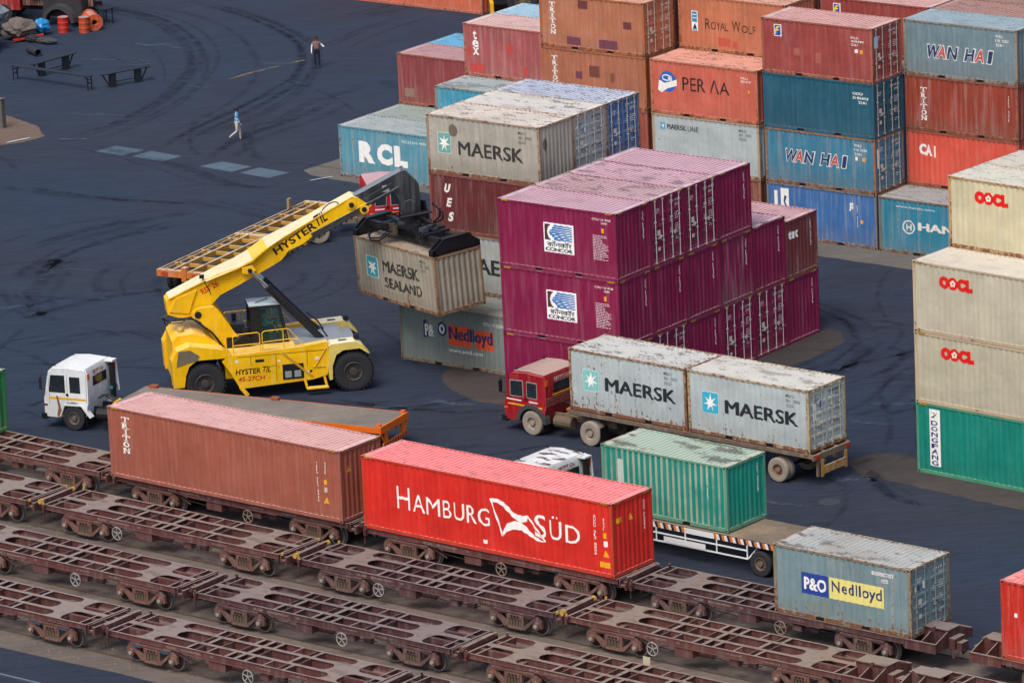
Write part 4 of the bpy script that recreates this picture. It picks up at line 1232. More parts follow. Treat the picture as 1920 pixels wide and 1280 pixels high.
# rails
M_RAIL = plain('worn_rail_steel', '#6b5a50', .45, .5, .3)
M_RAILB = plain('bright_rail_steel', '#b9bdc2', .25, .9, .1)
for yc in (-18.33, -22.65, -27.75, -32.70):
    b = MB()
    for s in (-.838, .838):
        p, q = railpos(-90, yc + s, .025), railpos(110, yc + s, .025)
        b.bar(p, q, .075, .05)
    tag(b.build('railway_track', M_RAIL), kind='structure')
b = MB()
for s in (0, -1.676):
    b.bar(railpos(-60, -37.25 + s, .02), railpos(80, -37.25 + s, .02), .085, .04)
tag(b.build('railway_track', M_RAILB), kind='structure')

# ------------------------------------------------------------------ railway wagons
M_WAG = paint('wagon_brown', '#523230', dust='#7f736b', dustamt=.95, rust=.3, rustcol='#6b4030', blotch=.15, grime=.35)
M_WAGD = paint('wagon_underframe', '#54302f', dust='#84706a', dustamt=.5, rust=.3, rustcol='#5c3528', blotch=.2, grime=.3)
M_BOG = paint('bogie_casting', '#5f3d37', dust='#8d7064', dustamt=.6, rust=.35, rustcol='#73452f', blotch=.1, grime=.4)
M_WHEEL = plain('wheel_face', '#3a2624', .7, .2, .4)
M_TREAD = plain('bright_wheel_tread', '#8f9196', .3, .8, .15)
M_YCAP = plain('yellow_cap', '#a8863c', .7)
M_GREY = plain('painted_grey', '#8f8c88', .6)
M_HWB = plain('brownish_handwheel', '#7d6a60', .7)
M_TEAL = plain('faded_blue_paint', '#2a4a63', .7)
M_OLIVE = plain('olive_steel', '#5d5040', .8, var=.4)

def swap_y(b0, y_shift=0.):
    b0.v = [(v[0], v[2] + y_shift, v[1]) for v in b0.v]
    return b0

def arc(cx, cy, r, a0, a1, n=5):
    return [(cx + r * math.cos(R(a0 + (a1 - a0) * i / n)), cy + r * math.sin(R(a0 + (a1 - a0) * i / n))) for i in range(n + 1)]

def rrect(x0, y0, x1, y1, left=True, right=True, r=.26):
    p = []
    ry = min(r, (y1 - y0) / 2 - .01)
    p += [(x0 + r * 1.3, y0), (x0 + r * .4, y0 + ry * .35), (x0, y0 + ry)] if left else [(x0, y0)]
    p = (p[::-1] if False else p)
    out = []
    if left: out += [(x0, y1 - ry), (x0, y0 + ry), (x0 + r * .35, y0 + ry * .3), (x0 + r, y0)]
    else: out += [(x0, y1), (x0, y0)]
    if right: out += [(x1 - r, y0), (x1 - r * .35, y0 + ry * .3), (x1, y0 + ry), (x1, y1 - ry), (x1 - r * .35, y1 - ry * .3), (x1 - r, y1)]
    else: out += [(x1, y0), (x1, y1)]
    if left: out += [(x0 + r, y1), (x0 + r * .35, y1 - ry * .3)]
    return out

WL, WW, WZ = 12.3, 2.36, 1.13
def wagon_deck():
    b = MB()
    h = []
    def mir(x0, y0, x1, y1, l, r):
        h.append(rrect(x0, y0, x1, y1, l, r))
        h.append(rrect(WL - x1, y0, WL - x0, y1, r, l))
    for y0, y1 in ((.08, 1.04), (1.32, 2.28)):
        mir(.08, y0, .36, y1, False, False)
        mir(.44, y0, 1.52, y1, False, True)
    mir(2.05, .09, 3.77, .66, True, False)
    mir(2.05, 1.70, 3.77, 2.27, True, False)
    mir(2.50, .84, 4.12, 1.52, True, False)
    for y0, y1 in ((.09, .66), (1.70, 2.27)):
        mir(3.90, y0, 4.76, y1, False, False)
        mir(4.84, y0, 5.62, y1, False, False)
    mir(4.28, .84, 6.06, 1.52, False, False)
    for y0, y1 in ((.09, .66), (1.70, 2.27)):
        h.append(rect(5.76, y0, 6.06, y1)[::1]); h.append(rect(6.22, y0, 6.54, y1))
    b.plate(rect(0, 0, WL, WW), h, WZ - .02, WZ)
    return b.mesh('deck')

def wagon_under():
    b = MB()
    # side sills with a top and a bottom flange, fish-bellied towards the middle
    for y in (.02, WW - .06):
        b.prism([(0.02, WZ - .02), (WL - .02, WZ - .02), (WL - .02, WZ - .18), (9.6, WZ - .18), (8.6, WZ - .26), (3.7, WZ - .26), (2.7, WZ - .18), (.02, WZ - .18)], 'y', y, y + .04)
        b.box(.02, 2.7, y - .02, y + .06, WZ - .20, WZ - .18); b.box(9.6, WL - .02, y - .02, y + .06, WZ - .20, WZ - .18); b.box(3.7, 8.6, y - .02, y + .06, WZ - .28, WZ - .26)
    for y in (.69, .76, 1.57, 1.64):
        b.box(.1, WL - .1, y, y + .03, WZ - .38, WZ - .02)
    for x in (.04, .40, 1.56, 2.05, 3.83, 4.18, 4.79, 5.66, 6.10, 6.58, WL - 4.18, WL - 3.83, WL - 2.05, WL - 1.56, WL - .42, WL - .08):
        b.box(x, x + .04, .06, WW - .06, WZ - .32, WZ - .021)
    for x in (2.05, WL - 1.75):
        b.box(x - .25, x + .25, .3, WW - .3, WZ - .34, WZ - .12)
    b.tube((3.6, 1.18, .62), (8.9, 1.18, .60), .05, 6)
    return b.mesh('underframe')

def bogie_mesh():
    b = MB()
    for y0, y1 in ((.045, .17), (WW - .17, WW - .045)):
        t = MB()
        out = [(-1.25, .40), (-1.22, .66), (-1.05, .80), (-.6, .86), (.6, .86), (1.05, .80), (1.22, .66), (1.25, .40), (1.10, .36), (1.06, .58), (.86, .60), (.80, .52), (.42, .20), (-.42, .20), (-.80, .52), (-.86, .60), (-1.06, .58), (-1.10, .36)]
        holes = [[(.40, .36), (.40, .74), (.86, .72), (.74, .60)], [(-.74, .60), (-.86, .72), (-.40, .74), (-.40, .36)], [(-.28, .30), (-.28, .70), (.28, .70), (.28, .30)]]
        t.plate(out, holes, y0, y1)
        swap_y(t)
        b.add(t.v, t.f, 0)
        yo = y0 - .03 if y0 < 1 else y1 + .03
        s = -1 if y0 < 1 else 1
        b.bar((-.98, (y0 + y1) / 2, .84), (.98, (y0 + y1) / 2, .84), .19, .07)
        for x0, x1 in ((.42, .78), (-.42, -.78)):
            b.bar((x0, (y0 + y1) / 2, .25), (x1 * 1.12, (y0 + y1) / 2, .66), .2, .10)
        for i in range(4):                                # coil springs
            b.tube((-.21 + i * .14, (y0 + y1) / 2 + s * .02, .26), (-.21 + i * .14, (y0 + y1) / 2 + s * .02, .60), .055, 6, m=1)
        b.box(-.30, .30, min(yo, yo - s * .1), max(yo, yo - s * .1), .60, .74)
        for i in range(3):
            b.box(-.20 + i * .15, -.10 + i * .15, min(yo + s * .005, yo), max(yo + s * .005, yo), .63, .71, m=2)
        b.box(-.32, .32, y0 - .03, y1 + .03, .20, .25)
        for x in (-1.0, 1.0):
            b.tube((x, (y0 + y1) / 2 - s * .1, .47), (x, yo + s * .03, .47), .15, 10)
            b.tube((x, yo + s * .03, .47), (x, yo + s * .07, .47), .075, 8, m=3)
    for x in (-1.0, 1.0):
        b.tube((x, .2, .47), (x, WW - .2, .47), .07, 8)
    b.box(-.18, .18, .1, WW - .1, .55, .80)
    return b.mesh('bogie')

def wheel_mesh():
    b = MB()
    n = 20
    pr = [(.10, -.09), (.11, -.05), (.33, -.03), (.36, -.06), (.41, -.065), (.415, .05), (.45, .055), (.452, .08), (.36, .08), (.33, .03), (.12, .05), (.0, .05)]
    b.lathe((0, 0, 0), [(.0, -.09)] + pr, n)
    fm = []
    for k in range(len(pr)):
        fm += [1 if k in (4, 5, 6, 7) else 0] * n
    b.m = fm
    return b.mesh('wheel', recalc=True)

def handwheel_mesh():
    b = MB()
    n = 16
    for i in range(n):
        a, c = 2 * PI * i / n, 2 * PI * (i + 1) / n
        b.tube((.25 * math.cos(a), 0, .25 * math.sin(a)), (.25 * math.cos(c), 0, .25 * math.sin(c)), .022, 5)
    for i in range(5):
        a = 2 * PI * i / 5 + .3
        b.bar((0, .01, 0), (.25 * math.cos(a), 0, .25 * math.sin(a)), .03, .03)
    b.tube((0, -.02, 0), (0, .45, 0), .03, 6)
    return b.mesh('handwheel')

def gear_mesh(v):
    b = MB()
    b.tube((5.2, .55, .62), (6.3, .55, .62), .17, 10)
    b.box(4.9, 5.7, .04, .5, .52, .80)
    b.path([(6.4, .3, .66), (7.2, .25, .60), (8.6, .3, .66)], .025, 5)
    b.path([(3.4, .35, .60), (4.6, .30, .56), (5.6, .3, .60)], .025, 5)
    b.box(7.3, 7.7, .1, .4, .55, .75)
    b.tube((8.0, .35, .62), (8.35, .35, .62), .11, 8)
    b.bar((3.2, .2, .78), (3.9, .2, .50), .04, .04)
    b.box(4.2, 4.9, -.02, .02, .82, .84) if v else None
    return b.mesh('brake_gear')

wg = {'deck': wagon_deck(), 'under': wagon_under(), 'bogie': bogie_mesh(), 'wheel': wheel_mesh(), 'hand': handwheel_mesh(), 'gear': gear_mesh(0)}
def wagon_marks(seed):
    r_ = random.Random(seed)
    g = [T(str(r_.randint(10, 99)) + '1200' + str(r_.randint(10000, 99999)), 3.55, 4.55, WZ - .165, WZ - .08, .01), T('BLCM', 2.9, 3.3, WZ - .165, WZ - .08, .01), T('CR', 5.0, 5.15, WZ - .165, WZ - .08, .02), T('CC.BASE ' + str(r_.randint(10, 99)), 7.2, 7.9, WZ - .165, WZ - .10, .0), T('10.09.13', 8.9, 9.6, WZ - .165, WZ - .10, .0)]
    vs, fs = J(*g)
    me = bpy.data.meshes.new('lettering')
    me.from_pydata([(v[0], .017, v[1]) for v in vs], [], [tuple(f) for f in fs])
    return me

WVAR = [(M_WAG, M_WAGD, M_BOG)]
for b_, d_, s_, r_, t_ in (('#54302f', '#7d7069', '#5a3333', .38, '#643f3a'), ('#4c2d2d', '#746a66', '#4a2c2e', .25, '#55393a'), ('#58322f', '#7f7166', '#5d3633', .45, '#68443c')):
    WVAR.append((paint('wagon_brown', b_, dust=d_, dustamt=.95, rust=r_, rustcol='#6b4030', blotch=.4, grime=.4), paint('wagon_underframe', s_, dust=d_, dustamt=.5, rust=r_, rustcol='#5c3528', grime=.4), paint('bogie_casting', t_, dust='#8d7064', dustamt=.6, rust=r_, rustcol='#73452f', grime=.5)))
def wagon(label, x, y, hand=4.0, box=False, plat=None, capcol=None, teal=False, seed=1, hx=None, group='flat railway wagons on the four tracks'):
    root = empty('flat_wagon', railpos(x, y, 0), RY, label, 'railway wagon', group)
    M_WAG, M_WAGD, M_BOG = WVAR[seed % 4]
    link('deck', wg['deck'], M_WAG, root)
    link('underframe', wg['under'], M_WAGD, root)
    link('brake_gear', wg['gear'], M_WAGD, root)
    link('lettering', wagon_marks(seed), ink('#8f7d74', .3), root)
    for bx_ in (2.10, 10.45):
        bo = link('bogie', wg['bogie'], [M_BOG, M_OLIVE, M_DARK, M_GREY], root)
        bo.location = (bx_, 0, 0)
        if teal:
            tb = MB()
            for xx in (-.75, .62):
                tb.box(xx - .18, xx + .22, .028, .05, .70, .80)
            tb.build('blue_paint_dab', M_TEAL, bo)
        for sx in (-1, 1):
            for yy, sg in ((.34, 1), (WW - .34, -1)):
                wl = link('wheel', wg['wheel'], [M_WHEEL, M_TREAD], bo)
                wl.location = (sx, yy, .47)
                wl.rotation_euler = (0, 0, 0 if sg > 0 else PI)
    hw = link('handwheel', wg['hand'], M_GREY if y < -20 else M_HWB, root)
    hw.location = (hand, -.10, .62)
    # ends
    b = MB()
    if plat != 'left':
        b.bar((-.34, .25, 1.12), (-.34, 1.95, 1.16), .17, .17)
        b.tube((-.34, .2, 1.14), (-.34, 1.98, 1.16), .085, 8)
        for yy in (.16, 1.96):
            b.tube((-.34, yy - .02, 1.15), (-.34, yy + .14, 1.15), .11, 8, m=1)
        b.box(-.30, 0, .9, 1.45, .72, .98)
        b.box(-.12, 0, .02, WW - .02, .78, 1.08)
        b.box(-.02, .14, -.10, .05, 1.04, 1.16)
        b.tube((.06, -.06, 1.16), (.06, -.06, 1.24), .05, 6, m=1)
        b.tube((.06, WW - .1, 1.13), (.06, WW - .1, 1.24), .05, 6, m=1)
        b.bar((-.1, .1, .9), (-.12, .1, .45), .04, .03)
        b.build('end_tube', [M_WAG, capcol or M_WAG], root)
    else:
        platform(root, 0.0, -1, M_WAG)
    b = MB()
    if plat != 'right':
        b.box(WL, WL + .34, .06, WW - .06, .84, .92)
        b.box(WL + .28, WL + .36, .06, WW - .06, .74, 1.06)
        b.box(WL + .02, WL + .08, .06, WW - .06, .8, 1.10)
        for yy in (.16, .9, 1.4, WW - .25):
            b.box(WL + .06, WL + .30, yy, yy + .05, .80, 1.04)
        b.box(WL + .3, WL + .62, .92, 1.44, .68, .98)
        b.path([(WL + .5, 1.5, .8), (WL + .55, 1.55, .45), (WL + .75, 1.5, .6)], .03, 5)
        b.tube((WL + .12, .1, 1.1), (WL + .12, .1, 1.2), .05, 6, m=1)
        b.tube((WL + .12, WW - .15, 1.1), (WL + .12, WW - .15, 1.2), .05, 6, m=1)
        b.build('headstock', [M_WAG, capcol or M_WAG], root)
    else:
        platform(root, WL, 1, M_WAG)
    return root

def platform(root, x0, s, M_WAG):
    b = MB()
    X = lambda d: x0 + s * d
    def bx_(a, c, y0, y1, z0, z1, m=0):
        b.box(min(X(a), X(c)), max(X(a), X(c)), y0, y1, z0, z1, m)
    bx_(0, 1.35, .02, .06, .78, 1.12)
    bx_(0, 1.35, WW - .06, WW - .02, .78, 1.12)
    for a in (.02, .66, 1.29):
        b.prism([(.06, .80), (.06, 1.12), (.95, 1.42 if a > .5 else 1.2), (1.42, 1.42 if a > .5 else 1.2), (WW - .06, 1.12), (WW - .06, .80)], 'x', min(X(a), X(a + .04)), max(X(a), X(a + .04)))
    bx_(.0, 1.35, .88, .98, .8, 1.40)
    bx_(.0, 1.35, 1.40, 1.50, .8, 1.40)
    bx_(.0, 1.35, .82, 1.56, 1.40, 1.44)
    bx_(.0, 1.35, .0, .10, 1.10, 1.14)
    bx_(.0, 1.35, WW - .1, WW, 1.10, 1.14)
    bx_(.05, 1.25, .06, .9, .78, .80)
    b.prism([(X(.75), 1.44), (X(.95), 1.62), (X(1.0), 1.62), (X(1.0), 1.42), (X(.75), 1.42)], 'y', .5, .56)
    bx_(1.35, 1.6, .85, 1.5, .75, 1.15)
    bx_(1.6, 1.82, .98, 1.4, .72, 1.0)
    for yy in (.9, 1.5):
        b.path([(X(1.36), yy, .9), (X(1.5), yy, .40), (X(1.75), yy, .7)], .035, 5)
    b.build('end_platform', M_WAG, root)

WG = [
    ('empty wagon at the far left of the track nearest the yard, beside the green container', -17.35, -19.5, dict(hand=3.0, capcol=None)),
    ('wagon carrying the long brownish pink container', -4.25, -19.5, dict(hand=7.2)),
    ('wagon carrying the bright red container with the white flag', 8.92, -19.5, dict(hand=6.8)),
    ('half empty wagon carrying the rusty grey blue container', 21.86, -19.5, dict(hand=6.9, plat='right')),
    ('last wagon beside the yard, under the plain red container at the picture edge', 38.3, -19.5, dict(hand=6.9, plat='left')),
    ('empty wagon cut by the left picture edge on the second track from the yard', -17.25, -23.83, dict(hand=4.0, capcol=M_YCAP)),
    ('empty wagon with yellow end caps on the second track, below the brownish pink container', -4.0, -23.83, dict(hand=4.0, capcol=M_YCAP)),
    ('empty wagon with yellow end caps on the second track, below the bright red container', 9.33, -23.83, dict(hand=4.0, capcol=M_YCAP)),
    ('empty wagon with a raised end platform on the second track, below the grey blue container', 22.25, -23.83, dict(hand=4.0, plat='right', capcol=M_YCAP)),
    ('wagon at the lower right picture corner on the second track, its raised end showing', 38.2, -23.83, dict(hand=4.0, plat='left', capcol=M_YCAP)),
    ('empty wagon cut by the left picture edge on the third track', -4.65, -28.93, dict(hand=7.25)),
    ('empty wagon fully visible on the third track', 8.66, -28.93, dict(hand=7.25)),
    ('empty wagon on the third track running out of the bottom of the picture', 21.72, -28.93, dict(hand=7.25)),
    ('empty wagon with blue dabs on its bogie, cut by the left edge, fourth track', -4.55, -33.88, dict(hand=7.25, teal=True)),
    ('empty wagon with blue paint dabs running along the bottom on the fourth track', 8.84, -33.88, dict(hand=6.9, teal=True)),
    ('fourth track wagon of which only a deck corner shows at the picture bottom', 21.85, -33.88, dict(hand=7.25)),
]
for i, (lb, x, y, k) in enumerate(WG):
    wagon(lb, x, y, seed=i + 3, **k)

# ------------------------------------------------------------------ trucks
def tyre(b, x, y0, y1, r, z=None, hub=None, m=(0, 1), n=24, side=-1):
    """wheel with axis along y; its face with the hub on the given side"""
    z = r if z is None else z
    hub = r * .52 if hub is None else hub
    yc, h = (y0 + y1) / 2, (y1 - y0) / 2
    b.lathe((x, yc, z), [(hub, -h * .8), (r * .78, -h), (r * .94, -h * .92), (r, -h * .6), (r, h * .6), (r * .94, h * .92), (r * .78, h), (hub, h * .8)], n, m[0])
    f = yc + side * h
    dr = -side
    b.lathe((x, f, z), [(hub, dr * h * .2), (hub * .93, dr * .02), (hub * .80, dr * .10), (hub * .42, dr * .13), (hub * .40, dr * .02), (.001, dr * .01)], n, m[1])
    for i in range(8):
        a = 2 * PI * i / 8
        cx, cz = x + hub * .62 * math.cos(a), z + hub * .62 * math.sin(a)
        b.tube((cx, f + dr * .11, cz), (cx, f + dr * .06, cz), hub * .07, 5, m=m[1])

M_DKFEND = plain('dusty_dark_mudguard', '#3b3b3e', .8, var=.3)
def cab(root, paint_mat, roof_w=2.4, style='square', name_col='#9a2a2a', stripes='yellow', text='SBTPT.Co.', flap=True, roof_mat=None):
    Y1 = roof_w
    arch = arc(1.42, .52, .64, 180, 10, 8)
    prof = [(.06, .52), (.70, .52)] + arch + [(2.14, 1.18), (2.16, 2.46), (2.08, 2.62), (1.2, 2.67), (.48, 2.62), (.24, 2.42), (.14, 2.0), (0.0, 1.36), (.0, .7)]
    b = MB()
    b.prism(prof, 'y', .04, Y1 - .04)
    me = b.mesh('body')
    bm = bmesh.new(); bm.from_mesh(me)
    ed = [e for e in bm.edges if abs(e.verts[0].co.y - e.verts[1].co.y) < 1e-5 and e.calc_length() > .05 and min(e.verts[0].co.z, e.verts[1].co.z) > 1.0 and len(e.link_faces) == 2 and e.calc_face_angle(0) > .5]
    bmesh.ops.bevel(bm, geom=ed, offset=.06, segments=3, affect='EDGES')
    bm.to_mesh(me); bm.free()
    me.polygons.foreach_set('use_smooth', [True] * len(me.polygons))
    me.set_sharp_from_angle(angle=R(40))
    body = link('cab', me, paint_mat, root)
    # windows with frames, both sides
    def pane(poly, y, out):
        b = MB()
        b.prism(poly, 'y', y, y + out * .012)
        return b
    gl = [[(.30, 1.60), (.40, 2.24), (1.02, 2.26), (1.02, 1.60)], [(1.32, 1.62), (1.32, 2.22), (1.78, 2.22), (1.78, 1.62)]]
    if style == 'red':
        gl = [[(.34, 1.58), (.36, 2.20), (.98, 2.24), (.98, 1.60)], [(1.22, 1.60), (1.22, 2.22), (1.72, 2.22), (1.72, 1.60)]]
    for y, out in ((.04, -1), (Y1 - .04, 1)):
        for g in gl:
            cx = sum(p[0] for p in g) / 4; cz = sum(p[1] for p in g) / 4
            fr = MB(); fr.prism([(cx + (p[0] - cx) * 1.12, cz + (p[1] - cz) * 1.12) for p in g], 'y', y, y + out * .006)
            f = fr.build('window', M_GREY if style == 'red' else M_BLACK, body)
            gb = MB(); gb.prism(g, 'y', y + out * .004, y + out * .012)
            gb.build('pane', M_GLASS, f)
            gb = MB(); xm = (g[0][0] + g[2][0]) / 2 + .05; zb = min(q[1] for q in g); gb.box(xm, xm + .02, min(y + out * .012, y + out * .018), max(y + out * .012, y + out * .018), zb, zb + .58); gb.build('window_bar', M_BLACK, f)
        sb = MB()
        yy = sorted((y, y + out * .006))
        if stripes == 'yellow':
            sb.box(.25, 2.05, yy[0], yy[1], 1.28, 1.37)
            sb.build('yellow_stripe', M_YEL, body)
        else:
            sb.box(.18, 1.1, yy[0], yy[1], 1.18, 1.24); sb.box(1.25, 2.0, yy[0], yy[1], 1.18, 1.24)
            sb.build('yellow_stripe', M_YEL, body)
            sb = MB(); sb.box(.12, .9, yy[0], yy[1], 1.38, 1.43); sb.box(1.3, 1.75, yy[0], yy[1], 1.38, 1.43)
            sb.build('white_stripe', M_WHITE, body)
        hb = MB(); hb.box(1.10, 1.22, min(y, y + out * .03), max(y, y + out * .03), 1.46, 1.54); hb.build('door_handle', M_BLACK, body)
        db = MB()
        for xx in (.26, 1.16):
            db.box(xx, xx + .012, min(y, y + out * .004), max(y, y + out * .004), 1.0, 2.4)
        db.build('door_seam', M_BLACK, body)
    # windscreen, quarter lights
    b = MB()
    b.add([(-.012, .16, 1.46), (-.012, Y1 - .16, 1.46), (.205, Y1 - .2, 2.34), (.205, .2, 2.34)], [(0, 1, 2, 3)])
    b.add([(.03, .16, 1.46), (.03, Y1 - .16, 1.46), (.24, Y1 - .2, 2.34), (.24, .2, 2.34)], [(3, 2, 1, 0)])
    b.build('windscreen', M_GLASS, body)
    for yw in (.7, 1.6):
        b = MB(); b.bar((-.02, yw, 1.50), (.10, yw + .35, 1.98), .02, .02); b.build('wiper', M_BLACK, body)
    # grille, lamps, bumper
    b = MB()
    for i in range(5):
        b.box(-.02, .02, .5, Y1 - .5, .80 + i * .09, .85 + i * .09)
    b.build('grille', M_BLACK, body)
    b = MB(); b.box(-.16, .10, .0, Y1, .42, .66); b.build('bumper', M_BLACK if style != 'red' else M_GREASE, root)
    for y in (.22, Y1 - .22):
        b = MB(); b.lathe((-.02, y, .86), [(.001, -.03), (.10, -.03), (.11, 0.)], 14, axis='x'); b.build('headlight', M_STEEL, body)
    b = MB(); b.box(-.02, .16, .02, .05, .98, 1.06); b.box(-.02, .16, Y1 - .05, Y1 - .02, .98, 1.06); b.build('indicator', M_ORANGE if style == 'red' else plain('dark_red_lens', '#7a2420', .4), body)
    # mirrors
    for y, o in ((.02, -1), (Y1 - .02, 1)):
        b = MB()
        b.path([(.12, y, 2.3), (-.02, y + o * .18, 2.3), (-.02, y + o * .18, 1.7), (.1, y, 1.65)], .016, 5)
        b.box(-.05, .0, y + o * .18 - .09, y + o * .18 + .09, 1.72, 2.2)
        b.build('mirror', M_BLACK, body)
    # rear wall: window, name board, lamps
    b = MB(); b.box(2.158, 2.168, .62, 1.95, 1.80, 2.20); f = b.build('window', M_BLACK, body)
    b = MB(); b.box(2.166, 2.174, .67, 1.90, 1.84, 2.16); b.build('pane', M_GLASS, f)
    g = J(T(text, .66, 1.72, 2.30, 2.44, .03), T('TRANSPORTERS', .70, 1.70, 2.225, 2.275, .0))
    me = bpy.data.meshes.new('lettering')
    me.from_pydata([(2.166, v[0], v[1]) for v in g[0]], [], [tuple(f_) for f_ in g[1]])
    link('lettering', me, ink(name_col), body)
    b = MB(); b.box(2.16, 2.19, .08, .26, 2.16, 2.40); b.build('rear_lamp', M_ORANGE, body)
    if style == 'red':
        b = MB(); b.box(2.16, 2.172, .55, 2.0, 1.68, 1.75); b.build('yellow_stripe', M_YEL, body)
        b = MB()
        for i in range(4): b.box(2.158, 2.18, .12, Y1 - .12, 1.28 + i * .1, 1.31 + i * .1)
        b.build('rear_ribs', paint_mat, body)
    if flap:
        b = MB(); b.prism([(2.1, 1.2), (2.1, 2.60), (2.46, 2.50), (2.56, 1.25), (2.4, 1.2)], 'y', Y1 - .05, Y1 + .0)
        b.box(2.1, 2.5, Y1 - .5, Y1 - .05, 2.52, 2.58)
        b.build('side_flap', paint_mat, body)
        b = MB(); b.box(2.26, 2.44, Y1 - .06, Y1 - .052, 2.1, 2.38); b.build('reflector', M_ORANGE, body)
        b = MB(); b.tube((2.36, Y1 - .26, 1.0), (2.36, Y1 - .26, 2.35), .13, 10); b.path([(2.4, Y1 - .28, 2.3), (2.25, Y1 - .3, 2.44)], .09, 8); b.tube((2.4, Y1 - .28, 1.45), (2.4, Y1 - .28, 1.55), .155, 10)
        b.build('air_filter', M_BLACK, root)
    # roof marker lamps
    for x, y in ((.5, .3), (.5, Y1 - .3)):
        b = MB(); b.tube((x, y, 2.6), (x, y, 2.72), .04, 6); b.build('marker_lamp', M_BLACK, body)
    # wheel arches
    for y0, y1, side in ((-.03, .30, -1), (Y1 - .30, Y1 + .03, 1)):
        b = MB()
        o = arc(1.42, .52, .80, 176, 4, 10); i_ = arc(1.42, .52, .62, 4, 176, 10)
        if style == 'square': o = [(.74, .56), (.98, 1.10), (1.86, 1.12), (2.30, .62)]; i_ = [(2.22, .60), (1.82, 1.06), (1.02, 1.04), (.80, .56)]
        b.prism(o + i_, 'y', y0, y1)
        b.build('mudguard', paint_mat if style == 'square' else M_DKFEND, root)
    return body

def tractor(label, pos, yaw, paint_mat, ty_mat=None, hubm=None, rear_x=4.45, group='articulated trucks in the yard', **k):
    root = empty('tractor_truck', pos, yaw, label, 'truck', group)
    cab(root, paint_mat, **k)
    ty_mat = ty_mat or M_RUBBER
    hubm = hubm or plain('grey_wheel_hub', '#5d5650', .7)
    b = MB()
    for y in (.72, 1.56):
        b.box(.2, rear_x + .9, y, y + .1, .68, .92)
    for x in (2.5, 3.3, rear_x - .1, rear_x + .8):
        b.box(x, x + .1, .72, 1.66, .70, .90)
    b.build('chassis_frame', M_GREASE if k.get('style') != 'red' else plain('dusty_chassis_paint', '#6f6253', .85, var=.35), root)
    b = MB()
    b.lathe((rear_x - .1, 1.2, 1.0), [(.001, .06), (.45, .06), (.47, .0), (.001, .0)], 16, axis='z')
    b.box(rear_x - .5, rear_x + .4, .7, 1.7, .92, 1.0)
    b.build('fifth_wheel', M_GREASE, root)
    b = MB()
    b.tube((2.45, .38, .70), (3.35, .38, .70), .26, 12)
    b.build('fuel_tank', M_BLACK if k.get('style') != 'red' else M_OLIVE, root)
    b = MB()
    b.path([(2.2, .95, 1.2), (2.5, 1.0, 1.35), (2.9, 1.1, 1.1), (3.5, 1.2, 1.0)], .03, 5)
    b.path([(2.2, 1.3, 1.25), (2.6, 1.35, 1.3), (3.1, 1.3, 1.05), (3.6, 1.2, 1.05)], .03, 5)
    b.build('air_hose', M_BLACK, root)
    for x, wd in ((1.42, .27), (rear_x, .27)):
        for sd in (-1, 1):
            ys = [(.0, .27)] if x < 2 else [(.0, .25), (.30, .55)]
            for i, (a, c) in enumerate(ys):
                if sd > 0: a, c = 2.4 - c, 2.4 - a
                b = MB()
                tyre(b, x, a, c, .52, hub=.27, side=sd)
                b.build('wheel', [ty_mat, hubm], root, smooth=True)
    b = MB()
    for y in (.02, 1.85):
        b.box(rear_x + .55, rear_x + .57, y, y + .5, .25, .85)
        b.box(2.02, 2.04, min(y, .02 if y < 1 else 1.95), (y + .42), .22, .85)
    b.build('mudflap', M_BLACK, root)
    return root

P_WHITE = paint('white_cab_paint', '#cfd3d4', dust='#d5d6d4', dustamt=.5, rust=.04, rustcol='#5d5950', blotch=.0, grime=.08, rough=.35)
P_WHITE2 = paint('chipped_white_cab_paint', '#c9cdce', dust='#d2d3d0', dustamt=.6, rust=.05, rustcol='#5d5950', blotch=.9, grime=.1, rough=.4)
P_RED = paint('red_cab_paint', '#8e1420', dust='#a8958a', dustamt=.92, rust=.06, rustcol='#5a2018', blotch=.1, grime=.16, rough=.4)
P_RED2 = paint('bright_red_cab_paint', '#9a1420', dust='#b8999b', dustamt=.85, rust=.04, rustcol='#5a2018', blotch=.05, grime=.1, rough=.4)
t1 = tractor('white square cab truck with empty flatbed at the left, front wheel showing', (-14.55, -12.72, 0), .22, P_WHITE, style='square', stripes='yellow')
t1.scale = (.96, .90, 1.03)
b = MB(); b.prism([(.62, 1.42), (.68, 1.42), (.80, .95), (.92, .60), (.70, .50), (.62, .62), (.70, .95)], 'y', .0, .035); b.build('hanging_strap', plain('brown_strap', '#7a4f3a', .9), t1)
b = MB(); b.box(2.72, 3.25, .30, .32, .62, .76); b.build('registration_plate', M_WHITE, t1)
b = MB(); b.tube((2.36, 2.05, 1.42), (2.36, 1.96, 1.42), .08, 8); b.build('filter_cap', plain('teal_cap', '#1c7f9c', .5), t1)
b = MB(); b.tube((3.0, .9, 1.02), (3.0, 1.5, 1.05), .09, 8); b.build('yellow_coupling', M_YEL, t1)
b = MB(); b.tube((3.3, 1.0, 1.02), (3.3, 1.5, 1.02), .07, 8); b.build('red_coupling', plain('red_coupling_paint', '#a02a20', .5), t1)
tractor('red dusty truck cab with pale tyres pulling two grey containers', (2.78, -3.80, 0), -.045, P_RED, ty_mat=M_DUSTYRUBBER, hubm=plain('dusty_hub', '#94857a', .8), style='red', stripes='both', name_col='#d9d2c4', flap=False)
tractor('white truck cab with a chipped roof, half hidden behind the bright red container', (10.45, -14.02, 0), -.05, P_WHITE2, style='square', stripes='yellow')
tractor('red truck with a pinkish roof, hidden behind the crane boom tip', (-21.84, 21.47, 0), R(225.6), P_RED2, ty_mat=M_DUSTYRUBBER, style='red', stripes='both', flap=False)

